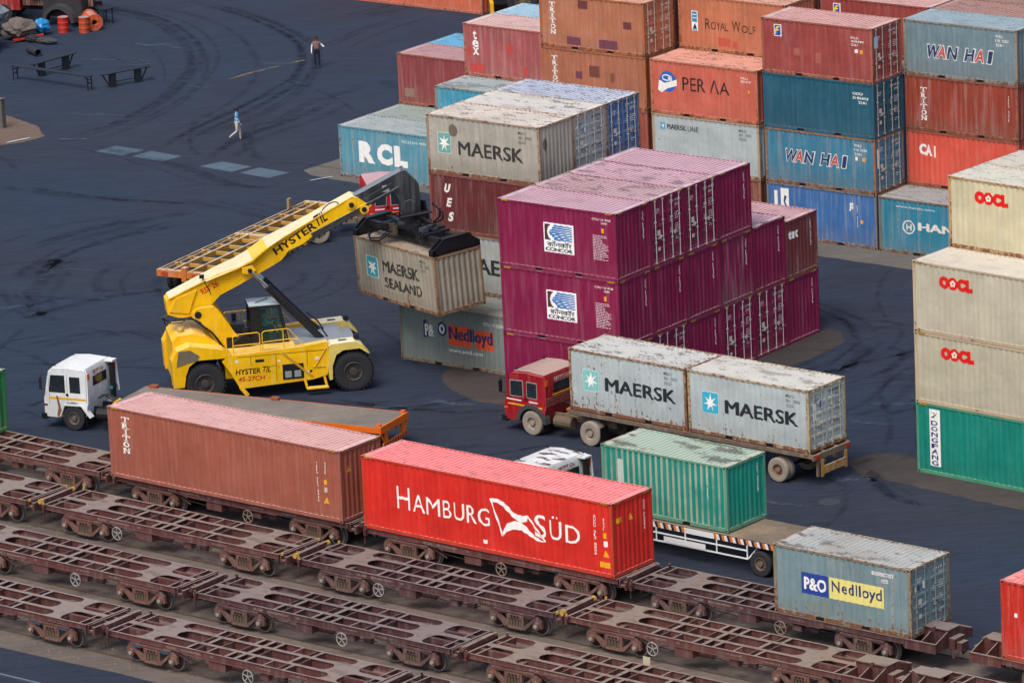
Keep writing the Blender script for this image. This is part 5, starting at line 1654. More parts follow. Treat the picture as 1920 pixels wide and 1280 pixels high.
def trailer_axles(root, xs, Wd, r=.50, ty_mat=None, hubm=None):
    hubm = hubm or plain('trailer_hub', '#66594c', .8)
    for x in xs:
        for sd in (-1, 1):
            for (a, c) in ((.0, .25), (.30, .55)):
                if sd > 0: a, c = Wd - c, Wd - a
                b = MB()
                tyre(b, x, a, c, r, hub=.26, side=sd)
                b.build('wheel', [ty_mat or M_RUBBER, hubm], root, smooth=True)
        b = MB(); b.tube((x, .3, r), (x, Wd - .3, r), .07, 8); b.build('axle', M_GREASE, root)

GTR = 'semi trailers behind the trucks'
# flatbed behind the brownish pink container
root = empty('flatbed_trailer', (-11.5, -11.62, 0), .174, 'grey flatbed trailer with orange frame and striped orange rear end', 'trailer', GTR)
M_ORFR = paint('orange_trailer_paint', '#d0620f', dust='#b0703a', dustamt=.3, rust=.12, grime=.1)
M_DECK = ground_mat('worn_steel_deck', '#6e6861', '#7d756c', '#57524d', sc=6, spec=.2, rough=.8, bump=.1)
b = MB(); b.box(0, 12.35, .06, 2.39, 1.24, 1.30); b.build('deck', M_DECK, root)
b = MB()
for y in (.0, 2.40): b.box(0, 12.35, y, y + .05, 1.06, 1.30)
for y in (.75, 1.60): b.box(.3, 12.3, y, y + .12, .85, 1.24)
for i in range(12): b.box(.4 + i, .48 + i, .06, 2.39, 1.08, 1.24)
b.build('chassis_frame', M_ORFR, root)
b = MB()
b.box(12.36, 12.44, .0, 2.45, 1.02, 1.32)
for y in (.35, 1.75): b.prism([(y, 1.05), (y + .22, 1.05), (y + .34, .55), (y + .12, .55)], 'x', 12.36, 12.42)
b.bar((12.40, .03, 1.05), (12.40, .40, .55), .06, .08); b.bar((12.40, 2.42, 1.25), (12.40, 2.05, .55), .06, .1); b.bar((12.40, 2.42, 1.32), (12.40, 2.42, 1.10), .08, .08)
b.box(12.37, 12.43, .2, 2.25, .42, .58)
for y in (.1, 2.2):
    b.box(12.2, 12.36, y, y + .14, 1.3, 1.42)
e = b.build('rear_frame', M_ORFR, root)
b = MB()
for i in range(9): b.add([(12.436, .24 + i * .23, .44), (12.436, .32 + i * .23, .44), (12.436, .40 + i * .23, .56), (12.436, .32 + i * .23, .56)], [(0, 1, 2, 3)])
b.build('black_stripes', M_DARK, e)
b = MB()
for x in (.3, 6.1): b.box(x, x + .35, 2.2, 2.44, 1.30, 1.42)
b.build('twist_lock', plain('rusty_orange', '#8a4a30', .8), root)
trailer_axles(root, (9.7, 11.0), 2.4)
# trailer under the two grey containers
tr = Matrix.Rotation(-.055, 3, 'Z')
root = empty('container_trailer', (6.0, -3.86, 0), -.055, 'dusty skeletal trailer carrying the two grey containers', 'trailer', GTR)
M_DTR = paint('dusty_trailer_paint', '#6a5a4c', dust='#95887a', dustamt=.6, rust=.3, grime=.5)
b = MB()
for y in (.0, 2.36): b.box(.1, 12.5, y, y + .08, 1.22, 1.38)
for y in (.74, 1.56): b.box(.0, 12.5, y, y + .14, .92, 1.38)
for i in range(12): b.box(.2 + i * 1.08, .3 + i * 1.08, .08, 2.36, 1.18, 1.34)
b.build('chassis_frame', M_DTR, root)
b = MB()
b.box(12.5, 12.6, .0, 2.44, 1.15, 1.38)
for y in (.25, 2.05): b.box(12.5, 12.58, y, y + .12, .45, 1.2)
b.build('rear_beam', M_DTR, root)
b = MB(); b.box(12.58, 12.63, .55, 2.1, .50, .82); b.box(12.58, 12.62, .45, .62, .40, 1.1); b.box(12.58, 12.62, 2.0, 2.16, .40, 1.1)
b.build('underrun_guard', paint('rusty_yellow_paint', '#a87a2e', rust=.6, grime=.5), root)
for y in (.1, 2.1):
    b = MB(); b.box(12.60, 12.63, y, y + .22, 1.19, 1.34); b.build('tail_lamp', plain('red_lens', '#a8281c', .4), root)
trailer_axles(root, (10.75,), 2.44, ty_mat=M_DUSTYRUBBER, hubm=plain('rusty_hub', '#7a6050', .85))
b = MB(); b.box(3.1, 3.25, .5, 1.94, .1, 1.0); b.build('landing_leg', M_DTR, root)
b = MB()
for x in (.02, 6.05, 12.1):
    for y in (-.02, 2.26): b.box(x, x + .2, y, y + .2, 1.34, 1.42)
b.build('twist_lock', plain('orange_rust', '#96603a', .8), root)
# striped flatbed under the green container
root = empty('flatbed_trailer', (13.35, -14.24, 0), -.055, 'flatbed trailer with an orange, white and navy striped edge, carrying the green container', 'trailer', GTR)
M_DECK2 = ground_mat('muddy_deck', '#6d6257', '#8a7a66', '#4c4743', sc=7, spec=.1, rough=.9, bump=.1)
b = MB(); b.box(0, 12.4, .03, 2.44, 1.32, 1.38); b.build('deck', M_DECK2, root)
b = MB()
for y in (.75, 1.60): b.box(.3, 12.3, y, y + .14, .9, 1.32)
for i in range(12): b.box(.4 + i, .48 + i, .06, 2.39, 1.18, 1.32)
b.box(0, 12.4, .0, .03, 1.14, 1.37, 0); b.box(0, 12.4, 2.44, 2.47, 1.14, 1.37, 0)
b.build('chassis_frame', plain('navy_trailer_paint', '#1f2440', .6), root)
b = MB(); c = MB()
for i in range(32):
    x = .12 + i * .385
    if 6.0 < x < 7.35: continue
    b.add([(x, -.006, 1.15), (x + .13, -.006, 1.15), (x + .06, -.006, 1.365), (x - .07, -.006, 1.365)], [(0, 1, 2, 3)])
    c.add([(x + .13, -.006, 1.15), (x + .26, -.006, 1.15), (x + .19, -.006, 1.365), (x + .06, -.006, 1.365)], [(0, 1, 2, 3)])
b.build('orange_stripes', plain('orange_stripe_paint', '#d07818', .5), root)
c.build('white_stripes', M_WHITE, root)
b = MB(); b.box(6.1, 7.4, -.010, .0, 1.15, 1.365); f = b.build('side_plate', M_WHITE, root)
b = MB()
for x0, x1 in ((3.0, 9.0),):
    for z in (.60, .92):
        b.box(x0, x1, -.02, .02, z, z + .05)
    for x in (3.0, 4.6, 6.0, 7.5, 8.95):
        b.box(x, x + .05, -.015, .015, .60, 1.15)
b.box(5.0, 7.0, -.035, -.02, .64, .86)
b.bar((9.0, .0, .62), (9.3, .3, 1.1), .04, .04)
b.build('side_guard', M_WHITE, root)
trailer_axles(root, (9.55, 10.85), 2.44)
# skeletal yellow trailer behind the crane
root = empty('skeletal_trailer', (-25.9, 19.2, 0), R(-82.2), 'empty yellow brown skeletal trailer behind the crane boom', 'trailer', GTR)
M_SK = paint('yellow_brown_trailer_paint', '#b5872f', dust='#c2b5a2', dustamt=.85, rust=.22, grime=.3)
b = MB()
for y in (.72, 1.68): b.box(.2, 13.3, y, y + .10, 1.00, 1.28)
for y in (.0, .26, 2.38): b.box(.2, 13.3, y, y + .05, 1.18, 1.25)
for i in range(12): b.box(.4 + i * 1.15, .47 + i * 1.15, .0, 2.43, 1.06, 1.22)
for x in (.2, 6.5): b.box(x, x + .25, .0, 2.43, 1.05, 1.26)
b.build('chassis_frame', M_SK, root)
b = MB(); b.box(13.3, 13.45, .0, 2.45, .95, 1.26); b.box(13.2, 13.5, 1.35, 1.6, .8, 1.45); b.build('rear_beam', paint('orange_rust_paint', '#b86a2a', rust=.35), root)
for y in (.25, 1.9):
    b = MB(); b.box(13.45, 13.48, y, y + .35, 1.02, 1.18); b.build('tail_lamp', plain('red_lens', '#a83a24', .5), root)
trailer_axles(root, (10.9, 12.2), 2.44)
b = MB(); b.box(1.7, 1.95, .0, .12, 1.26, 1.75); b.build('stake', plain('raw_wood', '#8d7a62', .9), root)

# ------------------------------------------------------------------ reach stacker
P_Y = paint('yellow_machine_paint', '#e6b200', dust='#d8cda0', dustamt=.30, rust=.16, rustcol='#5e4a20', blotch=.2, grime=.18, rough=.45)
P_YB = paint('yellow_boom_paint', '#e8b400', dust='#d9cba4', dustamt=.95, rust=.05, rustcol='#6a5a3a', blotch=.10, grime=.05, rough=.45)
P_YD = paint('dirty_yellow_paint', '#b98d1e', dust='#c9bd8a', dustamt=.5, rust=.3, rustcol='#4a4030', blotch=.2, grime=.7, rough=.5)
P_YC = paint('pale_yellow_fender_paint', '#cdb85e', dust='#d9d5bb', dustamt=.9, rust=.08, rustcol='#5e5030', blotch=.05, grime=.2, rough=.45)
P_BB = paint('worn_black_boom_paint', '#2a2c30', dust='#7f868c', dustamt=.75, rust=.25, rustcol='#4a4440', blotch=.2, grime=.25, rough=.45)
M_CHROME = plain('chrome_rod', '#c9ccd0', .15, 1., .05)
M_CABG = plain('tinted_cab_glass', '#20443f', .08, spec=.6)
M_CABG.node_tree.nodes['Principled BSDF'].inputs['Alpha'].default_value = .42
M_PLAT = plain('grey_tread_plate', '#8d939a', .5, .3, .2)
SP, SYAW = (-7.894, -.735, 0), R(46.45)
rs = empty('reach_stacker', SP, SYAW, 'yellow reach stacker lifting a grey container with its raised boom', 'reach stacker')
RSM = Matrix.Translation(SP) @ Matrix.Rotation(SYAW, 4, 'Z')
def mirror_y(fn):
    fn(-1); fn(1)

# chassis
b = MB()
for s in (-1, 1):
    y0, y1 = sorted((s * 1.95, s * 1.55))
    b.prism([(-4.85, .52), (-1.75, .66), (-1.12, .80), (-.98, 1.2), (-1.05, 2.25), (-2.3, 2.12), (-4.3, 2.03), (-5.35, 2.0), (-5.55, 1.75), (-5.2, 1.2)], 'y', y0, y1)
b.box(-5.4, -1.1, -1.55, 1.55, .9, 1.75)
b.box(-1.1, .55, -.85, .85, .55, 1.45)
chs = b.build('chassis', P_Y, rs)
b = MB()
for s in (-1, 1):
    y = s * 1.955
    yy = sorted((y, y + s * .012))
    b.box(-3.02, -2.12, yy[0], yy[1], .76, 1.42)
bw = b.build('battery_box', M_BLACK, chs)
b = MB()
for s in (-1, 1):
    yy = sorted((s * 1.967, s * 1.98))
    b.box(-2.92, -2.64, yy[0], yy[1], .84, 1.12); b.box(-2.52, -2.24, yy[0], yy[1], .84, 1.12)
b.build('battery', M_STEEL, bw)
def flat_text(strs, mat, parent, y=-1.957, name='lettering', ang=0., org=(0, 0)):
    vs, fs = J(*strs)
    ca, sa = math.cos(ang), math.sin(ang)
    me = bpy.data.meshes.new(name)
    me.from_pydata([(org[0] + ca * v[0] - sa * v[1], y, org[1] + sa * v[0] + ca * v[1]) for v in vs], [], [tuple(f) for f in fs])
    return link(name, me, mat, parent)
flat_text([T('HYSTER', -5.02, -3.95, 1.14, 1.38, .02, .1), T('TIL', -3.86, -3.52, 1.16, 1.42, .01, .3)], ink('#141414'), chs)
flat_text([T('45-27CH', -4.92, -3.78, .84, 1.04, .02, .1)], ink('#b8321c'), chs)
flat_text([ring(-3.36, 1.34, .22, .10, .03, -30, 150)], ink('#a8841c'), chs)
# panel seams, slots and warning labels on the sides
for s in (-1, 1):
    def sl(x0, x1, z0, z1):
        yy = sorted((s * 1.951, s * 1.958))
        b = MB(); b.box(x0, x1, yy[0], yy[1], z0, z1); return b
    for q in ((-4.9, -1.2, 1.90, 1.915), (-3.28, -3.265, .75, 1.88), (-1.95, -1.935, 1.3, 2.0), (-4.35, -4.335, 1.5, 1.9)):
        sl(*q).build('panel_seam', M_BLACK, chs)
    sl(-4.15, -3.78, 1.62, 1.74).build('vent_slot', M_BLACK, chs)
    for q in ((-2.0, -1.9, .95, 1.05), (-1.6, -1.45, 1.5, 1.62), (-3.2, -3.1, 1.55, 1.65), (-5.0, -4.88, 1.66, 1.78)):
        sl(*q).build('warning_label', M_WHITE, chs)
    sl(-1.86, -1.76, .98, 1.08).build('fuel_cap', M_BLACK, chs)
# deck plates and catwalk
b = MB()
b.box(-5.3, -1.1, -1.9, 1.9, 1.96, 2.03)
b.build('walkway', P_Y, rs)
b = MB(); b.box(-2.35, -.2, -1.25, 1.25, 2.05, 2.12); b.box(-.5, .3, -1.1, 1.1, 1.9, 1.98); b.build('tread_plate', M_PLAT, rs)
# steps
for s in (-1, 1):
    b = MB()
    y = s * 1.95
    for x in (-2.1, -1.25):
        b.bar((x, y, .75), (x + .08, y + s * .12, .32), .05, .10)
    b.box(-2.05, -1.12, min(y, y + s * .28), max(y, y + s * .28), .30, .36)
    b.build('step', P_Y, rs)
    b = MB(); b.bar((-4.85, y + s * .02, .62), (-4.55, y + s * .04, .22), .05, .16); b.build('mudflap_bar', P_Y, rs)
for s in (-1, 1):
    b = MB(); b.bar((-3.0, s * 1.962, 1.95), (-1.75, s * 1.962, .78), .02, .10); b.build('diagonal_rib', P_YD, rs)
    b = MB(); b.path([(-1.62, s * 1.97, 1.2), (-1.1, s * 1.97, 2.0)], .02, 5); b.path([(-1.72, s * 1.97, 1.2), (-1.2, s * 1.97, 1.2)], .02, 5); b.build('ladder_rail', P_YD, rs)
# counterweight and engine hood
b = MB()
b.prism([(-7.55, .78), (-7.55, 2.62), (-7.3, 2.84), (-6.6, 2.90), (-6.1, 2.72), (-5.6, 2.36), (-5.3, 2.0), (-5.9, 1.92), (-6.7, 1.92), (-7.05, 1.55), (-7.2, .9), (-7.4, .78)], 'y', -1.2, 1.2)
for s in (-1, 1):
    y0, y1 = sorted((s * 1.2, s * 1.95))
    b.prism([(-7.66, .80), (-7.70, 1.95), (-7.45, 2.38), (-6.9, 2.55), (-5.5, 2.30), (-5.1, 2.0), (-5.55, 1.92), (-6.6, 1.92), (-6.95, 1.70), (-7.12, 1.3), (-7.2, .80)], 'y', y0, y1)
cw = b.build('counterweight', P_Y, rs)
b = MB()
for s in (-1, 1):
    yy = sorted((s * 1.952, s * 1.97))
    b.prism([(-7.5, 1.7), (-7.38, 2.38), (-6.9, 2.4), (-6.5, 2.12), (-6.62, 1.9), (-7.0, 1.85)], 'y', yy[0], yy[1])
b.build('scuffed_corner_plate', plain('scuffed_steel', '#6f6656', .7, .2, .45), cw)
b = MB(); b.lathe((-7.1, -.55, 2.88), [(.14, 0), (.14, .10), (.06, .16), (.001, .17)], 12, axis='z'); b.path([(-7.25, -.55, 3.06), (-6.95, -.55, 3.06)], .03, 6)
b.build('lifting_eye', P_YD, cw)
b = MB(); b.box(-5.2, -4.2, -.85, .85, 2.03, 2.5); b.box(-4.9, -4.35, -.5, .1, 2.5, 2.95); b.tube((-4.7, .45, 2.4), (-4.7, .45, 3.2), .10, 10); b.tube((-4.35, -.7, 2.3), (-4.35, -.7, 2.85), .16, 10)
b.path([(-4.9, -.9, 2.3), (-4.5, -1.0, 2.6), (-4.1, -.95, 2.3)], .05, 6)
b.build('engine_unit', M_GREASE, rs)
# mast towers
for s in (-1, 1):
    b = MB()
    y0, y1 = sorted((s * .62, s * .82))
    b.prism([(-6.58, 3.50), (-6.55, 3.72), (-6.38, 3.86), (-5.65, 3.92), (-5.45, 3.72), (-4.80, 2.65), (-3.90, 1.72), (-5.25, 1.66), (-5.45, 2.10), (-6.25, 3.30)], 'y', y0, y1)
    tw = b.build('boom_tower', P_Y, rs)
    b = MB(); b.tube((-6.34, y0 - .03, 3.60), (-6.34, y1 + .03, 3.60), .15, 14); b.build('pivot_pin', M_BLACK, tw)
# boom
BP = [(-7.62, 4.02), (-7.62, 4.20), (-7.50, 4.32), (-5.37, 5.22), (-4.50, 5.46), (-3.88, 5.74), (-3.21, 6.22), (-1.57, 7.04), (.55, 8.06), (.78, 8.00), (1.12, 7.72), (1.36, 7.62), (1.10, 7.42), (.55, 7.20), (-.92, 6.50), (-2.10, 5.86), (-3.06, 5.34), (-4.60, 4.60), (-5.32, 4.28), (-5.9, 3.70), (-6.25, 3.48), (-6.90, 3.44), (-7.15, 3.46), (-7.58, 3.62)]
b = MB()
b.prism(BP, 'y', -.45, .50)
# wide middle section
b.prism([(-5.9, 4.99), (-4.45, 5.50), (-3.86, 5.76), (-3.22, 6.24), (-2.6, 6.56), (-2.75, 6.48), (-3.3, 6.12), (-3.9, 5.66), (-4.6, 5.38)], 'y', -.70, .74)
boom = b.build('boom', P_YB, rs)
b = MB()
TPL = [(-7.50, 4.34, .50, .55), (-5.37, 5.24, .52, .70), (-4.50, 5.48, .58, 1.00), (-3.88, 5.76, .62, 1.10), (-3.21, 6.24, .58, 1.00), (-1.57, 7.06, .50, .62), (.55, 8.08, .46, .50)]
vs = []
for x, z, n_, f_ in TPL:
    vs += [(x, -n_, z), (x, f_, z), (x, f_, z - .05), (x, -n_, z - .05)]
fs = []
for i in range(len(TPL) - 1):
    for k in range(4):
        fs.append((4 * i + k, 4 * i + (k + 1) % 4, 4 * i + 4 + (k + 1) % 4, 4 * i + 4 + k))
fs += [(0, 1, 2, 3), tuple(len(vs) - 4 + k for k in (3, 2, 1, 0))]
b.add(vs, fs)
b.build('top_plate', P_YB, boom)
for s in (-1, 1):
    yy = sorted((s * .44, s * .52))
    b = MB(); b.prism([(-7.5, 3.75), (-6.7, 3.62), (-6.3, 4.6), (-7.2, 4.30)], 'y', yy[0], yy[1]); b.build('side_plate', P_Y, boom)
    b = MB()
    b.bar((-4.75, s * .44, 4.60), (-4.75, s * .44, 5.36), .03, .06)
    b.bar((-4.7, s * .44, 4.72), (-3.2, s * .44, 5.62), .03, .05)
    b.build('stiffener', P_Y, boom)
    b = MB(); b.prism([(-4.35, 5.20), (-4.35, 5.45), (-3.9, 5.52), (-3.75, 5.3), (-4.0, 5.15)], 'y', *sorted((s * .42, s * .72))); b.build('cylinder_bracket', P_Y, boom)
    for x, z in ((.48, 7.72), (1.02, 7.48)):
        b = MB(); b.tube((x, s * .42, z), (x, s * .50, z), .20, 12); b.tube((x, s * .50, z), (x, s * .54, z), .11, 12, m=1); b.build('roller_cap', [P_Y, M_BLACK], boom)
b = MB(); b.box(-7.32, -7.02, -.462, -.451, 3.78, 3.92); b.build('recess', M_BLACK, boom)
ang = math.atan2(7.55 - 5.78, .05 + 2.98)
flat_text([T('HYSTER', .25, 2.35, .04, .38, .03), T('TIL', 2.42, 2.92, .06, .54, .02, .35), ring(3.25, .42, .42, .22, .05, -20, 150)], ink('#17181a', .08), boom, -.455, ang=ang, org=(-3.02, 5.64))
flat_text([T('RST 26', 0, .80, 0, .27, .03)], ink('#c2351c'), boom, -.455, ang=.43, org=(-6.05, 4.36))
# hoses along the boom
for k in range(5):
    b = MB()
    z = .06 * k
    pts = [(-2.6 + .1 * k, -.46 - .02 * k, 5.55 + z), (-2.3, -.50, 5.95 - z), (-1.2, -.50, 6.38 + z * .6), (.2, -.5, 7.05 + z * .5), (.9, -.48, 7.35 + z)]
    b.path(pts, .020, 5)
    b.build('hydraulic_hose', M_BLACK, rs)
for i in range(12):
    x = -2.2 + i * .24
    b = MB(); b.box(x, x + .06, -.57, -.42, 5.86 + i * .112, 5.98 + i * .112); b.build('hose_clamp', M_GREASE, boom)
for pts, r_ in (([(-7.2, -.35, 3.7), (-7.75, -.38, 3.5), (-7.72, -.3, 3.2), (-7.0, -.4, 3.22), (-6.5, -.4, 3.5)], .028), ([(-7.3, -.1, 3.7), (-7.85, -.1, 3.4), (-7.5, 0, 3.2), (-6.5, -.3, 3.3)], .025), ([(-6.5, -.90, 3.4), (-5.8, -.90, 2.8), (-5.3, -.90, 2.05)], .05)):
    b = MB(); b.path(pts, r_, 6); b.build('hydraulic_hose', M_BLACK, rs)
b = MB(); b.path([(-6.0, -.44, 4.99), (-6.05, -.46, 5.15), (-5.7, -.46, 4.35)], .02, 5); b.box(-6.15, -5.95, -.5, -.40, 5.08, 5.24); b.build('sensor_box', M_BLACK, boom)
# black telescopic section
b = MB()
b.prism([(-.4, 7.25), (.1, 7.78), (2.72, 8.98), (2.86, 8.98), (3.42, 8.36), (3.48, 7.7), (3.42, 7.0), (3.20, 6.92), (2.60, 7.05), (2.62, 7.60), (2.45, 7.92), (2.20, 8.00), (1.0, 7.42), (.2, 7.05)], 'y', -.31, .31)
ib = b.build('telescopic_boom', P_BB, rs)
b = MB()
for s in (-1, 1):
    b.bar((-1.3, s * .52, 6.60), (2.55, s * .40, 8.28), .07, .09)
    b.bar((.6, s * .32, 7.62), (2.3, s * .32, 8.42), .02, .14)
    b.lathe((2.98, s * .31, 7.35), [(.34, 0), (.34, s * .05), (.26, s * .06), (.001, s * .06)], 16)
b.path([(2.72, -.2, 9.0), (2.80, 0, 9.10), (2.72, .2, 9.0)], .03, 5)
b.build('guide_rail', P_BB, ib)
b = MB(); b.box(1.85, 2.15, -.325, -.312, 8.12, 8.40); b.build('steel_plate', M_STEEL, ib)
# lift cylinders
for s in (-1, 1):
    b = MB()
    y = s * .66
    p0, p1 = Vector((-1.05, y, 1.95)), Vector((-4.02, y, 5.30))
    mid = p0.lerp(p1, .74)
    b.tube(p0, mid, .155, 14)
    b.tube(mid, p1, .085, 12, m=1)
    b.tube(mid, mid + (p1 - p0).normalized() * .12, .17, 14)
    b.tube(p0 - Vector((0, .2, 0)), p0 + Vector((0, .2, 0)), .14, 10)
    b.tube(p1 - Vector((0, .12, 0)), p1 + Vector((0, .12, 0)), .10, 10)
    b.path([tuple(p0.lerp(p1, .25) + Vector((.25, 0, .1))), tuple(p0.lerp(p1, .12) + Vector((.3, 0, .15))), (-.8, y, 2.0), (-.7, y, 1.7)], .035, 6)
    b.build('lift_cylinder', [M_GREASE, M_CHROME], rs, smooth=True)
# wheels
for x, ys, in ((0., ((-2.08, -1.50), (-1.44, -.92), (1.50, 2.08), (.92, 1.44))), (-6.31, ((-1.92, -1.38), (1.38, 1.92)))):
    for (a, c) in ys:
        b = MB()
        tyre(b, x, a, c, .86, hub=.42, side=-1 if a < 0 else 1, n=32)
        for i in range(28):                                 # tread lugs
            t = 2 * PI * i / 28
            for (ya, yb, dt) in ((a + .02, (a + c) / 2, 0.), ((a + c) / 2, c - .02, .11)):
                p = (x + .865 * math.cos(t + dt), (ya + yb) / 2, .86 + .865 * math.sin(t + dt))
                u = Vector((-math.sin(t + dt), 0, math.cos(t + dt)))
                b.bar((p[0], ya, p[2]), (p[0], yb, p[2]), .10, .035, up=(math.cos(t + dt), .001, math.sin(t + dt)))
        b.build('wheel', [M_RUBBER, plain('dark_wheel_hub', '#3c3634', .7)], rs, smooth=True)
b = MB(); b.tube((0, -1.5, .86), (0, 1.5, .86), .3, 12); b.tube((-6.31, -1.5, .86), (-6.31, 1.5, .86), .18, 12); b.build('axle', M_GREASE, rs)
# front fenders with lamps
for s in (-1, 1):
    b = MB()
    y0, y1 = sorted((s * 1.35, s * 2.12))
    b.prism([(-1.02, 1.50), (-1.02, 2.08), (-.9, 2.16), (.1, 2.20), (.42, 2.02), (.72, 1.62), (.60, 1.66), (.30, 1.88), (-.4, 1.86), (-.72, 1.68), (-.9, 1.2), (-.92, .62), (-1.05, .60), (-1.08, 1.2)], 'y', y0, y1)
    fd = b.build('fender', P_YC, rs)
    b = MB(); b.box(-.55, -.2, s * 1.6 - .02, s * 1.6 + .02, 2.19, 2.205); b.box(-.55, -.2, s * 1.74 - .02, s * 1.74 + .02, 2.19, 2.205); b.build('vent', M_DARK, fd)
    b = MB(); b.box(.12, .34, s * 1.55 - .12, s * 1.55 + .12, 2.15, 2.36); b.build('work_lamp', M_BLACK, fd)
# cab
cb = MB()
X0, X1, Y0, Y1_, Z0, Z1 = -4.12, -2.72, -.62, .62, 2.05, 3.66
def post(p, q, w=.07): cb.bar(p, q, w, w)
for y in (Y0, Y1_):
    post((X0, y, Z0), (X0 + .05, y, Z1)); post((X0 + .42, y, Z0), (X0 + .42, y, Z1), .1); post((X1 + .18, y, Z0), (X1 - .12, y, Z1)); post((X0, y, Z0 + .04), (X1 + .15, y, Z0 + .04)); post((X0, y, Z1), (X1 - .12, y, Z1), .09)
    cb.box(X0, X0 + .42, y - .02, y + .02, Z0, Z1)
for x in (X0, X1 - .12): post((x, Y0, Z1), (x, Y1_, Z1), .09)
cb.box(X0, X1 + .15, Y0, Y1_, Z0 - .02, Z0 + .04)
cb.box(X0, X0 + .05, Y0, Y1_, Z0, Z0 + .8)
cbo = cb.build('operator_cab', M_BLACK, rs)
b = MB(); b.box(X0 - .02, X1 - .1, Y0 - .02, Y1_ + .02, Z1 + .03, Z1 + .08); ro = b.build('cab_roof', plain('pale_roof_panel', '#aebcc0', .35), cbo)
b = MB(); b.path([(X0 + .3, -.3, Z1 + .12), (X0 + .8, .1, Z1 + .14), (X0 + .9, .4, Z1 + .12)], .02, 5); b.build('wiper', M_BLACK, ro)
for y in (Y0, Y1_):
    b = MB(); b.add([(X0 + .45, y, Z0 + .05), (X1 + .16, y, Z0 + .05), (X1 - .12, y, Z1), (X0 + .45, y, Z1)], [(0, 1, 2, 3)]); b.build('window', M_CABG, cbo)
b = MB(); b.add([(X1 + .18, Y0, Z0 + .05), (X1 + .18, Y1_, Z0 + .05), (X1 - .12, Y1_, Z1), (X1 - .12, Y0, Z1)], [(0, 1, 2, 3)]); b.build('windscreen', M_CABG, cbo)
b = MB(); b.box(-3.75, -3.3, -.24, .24, 2.09, 2.42); b.box(-3.85, -3.73, -.24, .24, 2.4, 3.05); b.build('seat', M_GREASE, cbo)
b = MB()
for i in range(12):
    a, c = 2 * PI * i / 12, 2 * PI * (i + 1) / 12
    b.tube((-3.02 + .07 * math.cos(a), .17 * math.sin(a), 2.78 + .15 * math.cos(a)), (-3.02 + .07 * math.cos(c), .17 * math.sin(c), 2.78 + .15 * math.cos(c)), .014, 5)
b.tube((-3.02, 0, 2.78), (-2.8, 0, 2.3), .025, 6)
b.build('steering_wheel', M_BLACK, cbo)
# guard rails
def railpath(b, pts, r=.022): b.path(pts, r, 6)
for s in (-1, 1):
    b = MB(); y = s * 1.88
    railpath(b, [(-5.05, y, 2.03), (-5.05, y, 2.78), (-4.9, y, 2.88), (-3.98, y, 2.90), (-3.9, y, 2.82), (-3.9, y, 2.03)])
    railpath(b, [(-5.05, y, 2.4), (-3.9, y, 2.42)])
    railpath(b, [(-3.80, y, 2.03), (-3.80, y, 2.85), (-3.7, y, 2.93), (-2.75, y, 2.96), (-2.62, y, 2.9), (-2.0, y, 2.12)])
    railpath(b, [(-3.8, y, 2.45), (-2.62, y, 2.50), (-2.3, y, 2.45)])
    railpath(b, [(-2.90, y, 2.03), (-2.90, y, 2.94)])
    b.build('guard_rail', P_Y, rs)
b = MB()
railpath(b, [(-5.2, 1.0, 2.03), (-5.2, 1.0, 3.0), (-4.4, 1.0, 3.1), (-4.35, 1.0, 2.05)]); railpath(b, [(-4.25, 1.0, 2.03), (-4.25, 1.0, 3.05), (-4.1, 1.0, 3.12), (-3.6, 1.0, 3.12)])
b.build('guard_rail', P_Y, rs)
# spreader, built in the frame of the hanging container and carried over
SPM = RSM.inverted() @ HANG
def sp_build(b, name, mats, parent, smooth=False):
    b.v = [tuple(SPM @ Vector(v)) for v in b.v]
    return b.build(name, mats, parent, smooth=smooth)
HH = H0
b = MB()
b.box(-1.7, 1.7, -.62, -.28, HH + .28, HH + .62); b.box(-1.7, 1.7, .28, .62, HH + .28, HH + .62)
b.box(-.9, .9, -.62, .62, HH + .30, HH + .66); b.box(-1.7, -1.5, -.62, .62, HH + .26, HH + .64); b.box(1.5, 1.7, -.62, .62, HH + .26, HH + .64)
b.box(-2.75, -1.6, -.55, -.33, HH + .32, HH + .56); b.box(-2.75, -1.6, .33, .55, HH + .32, HH + .56)
b.box(1.6, 2.75, -.55, -.33, HH + .32, HH + .56); b.box(1.6, 2.75, .33, .55, HH + .32, HH + .56)
for x in (-1.2, -.5, .4, 1.1):
    b.box(x, x + .22, -.66, .66, HH + .60, HH + .70)
b.lathe((0, 0, HH + .66), [(.75, 0), (.75, .16), (.62, .20), (.62, .42), (.001, .42)], 24, axis='z')
b.box(-.55, .55, -.35, .35, HH + 1.02, HH + 1.30)
for y in (-.42, .42):
    b.prism([(-.5, HH + .95), (.5, HH + .95), (.3, HH + 1.7), (-.3, HH + 1.7)], 'y', y - .05, y + .05)
spr = sp_build(b, 'spreader', M_GREASE, rs)
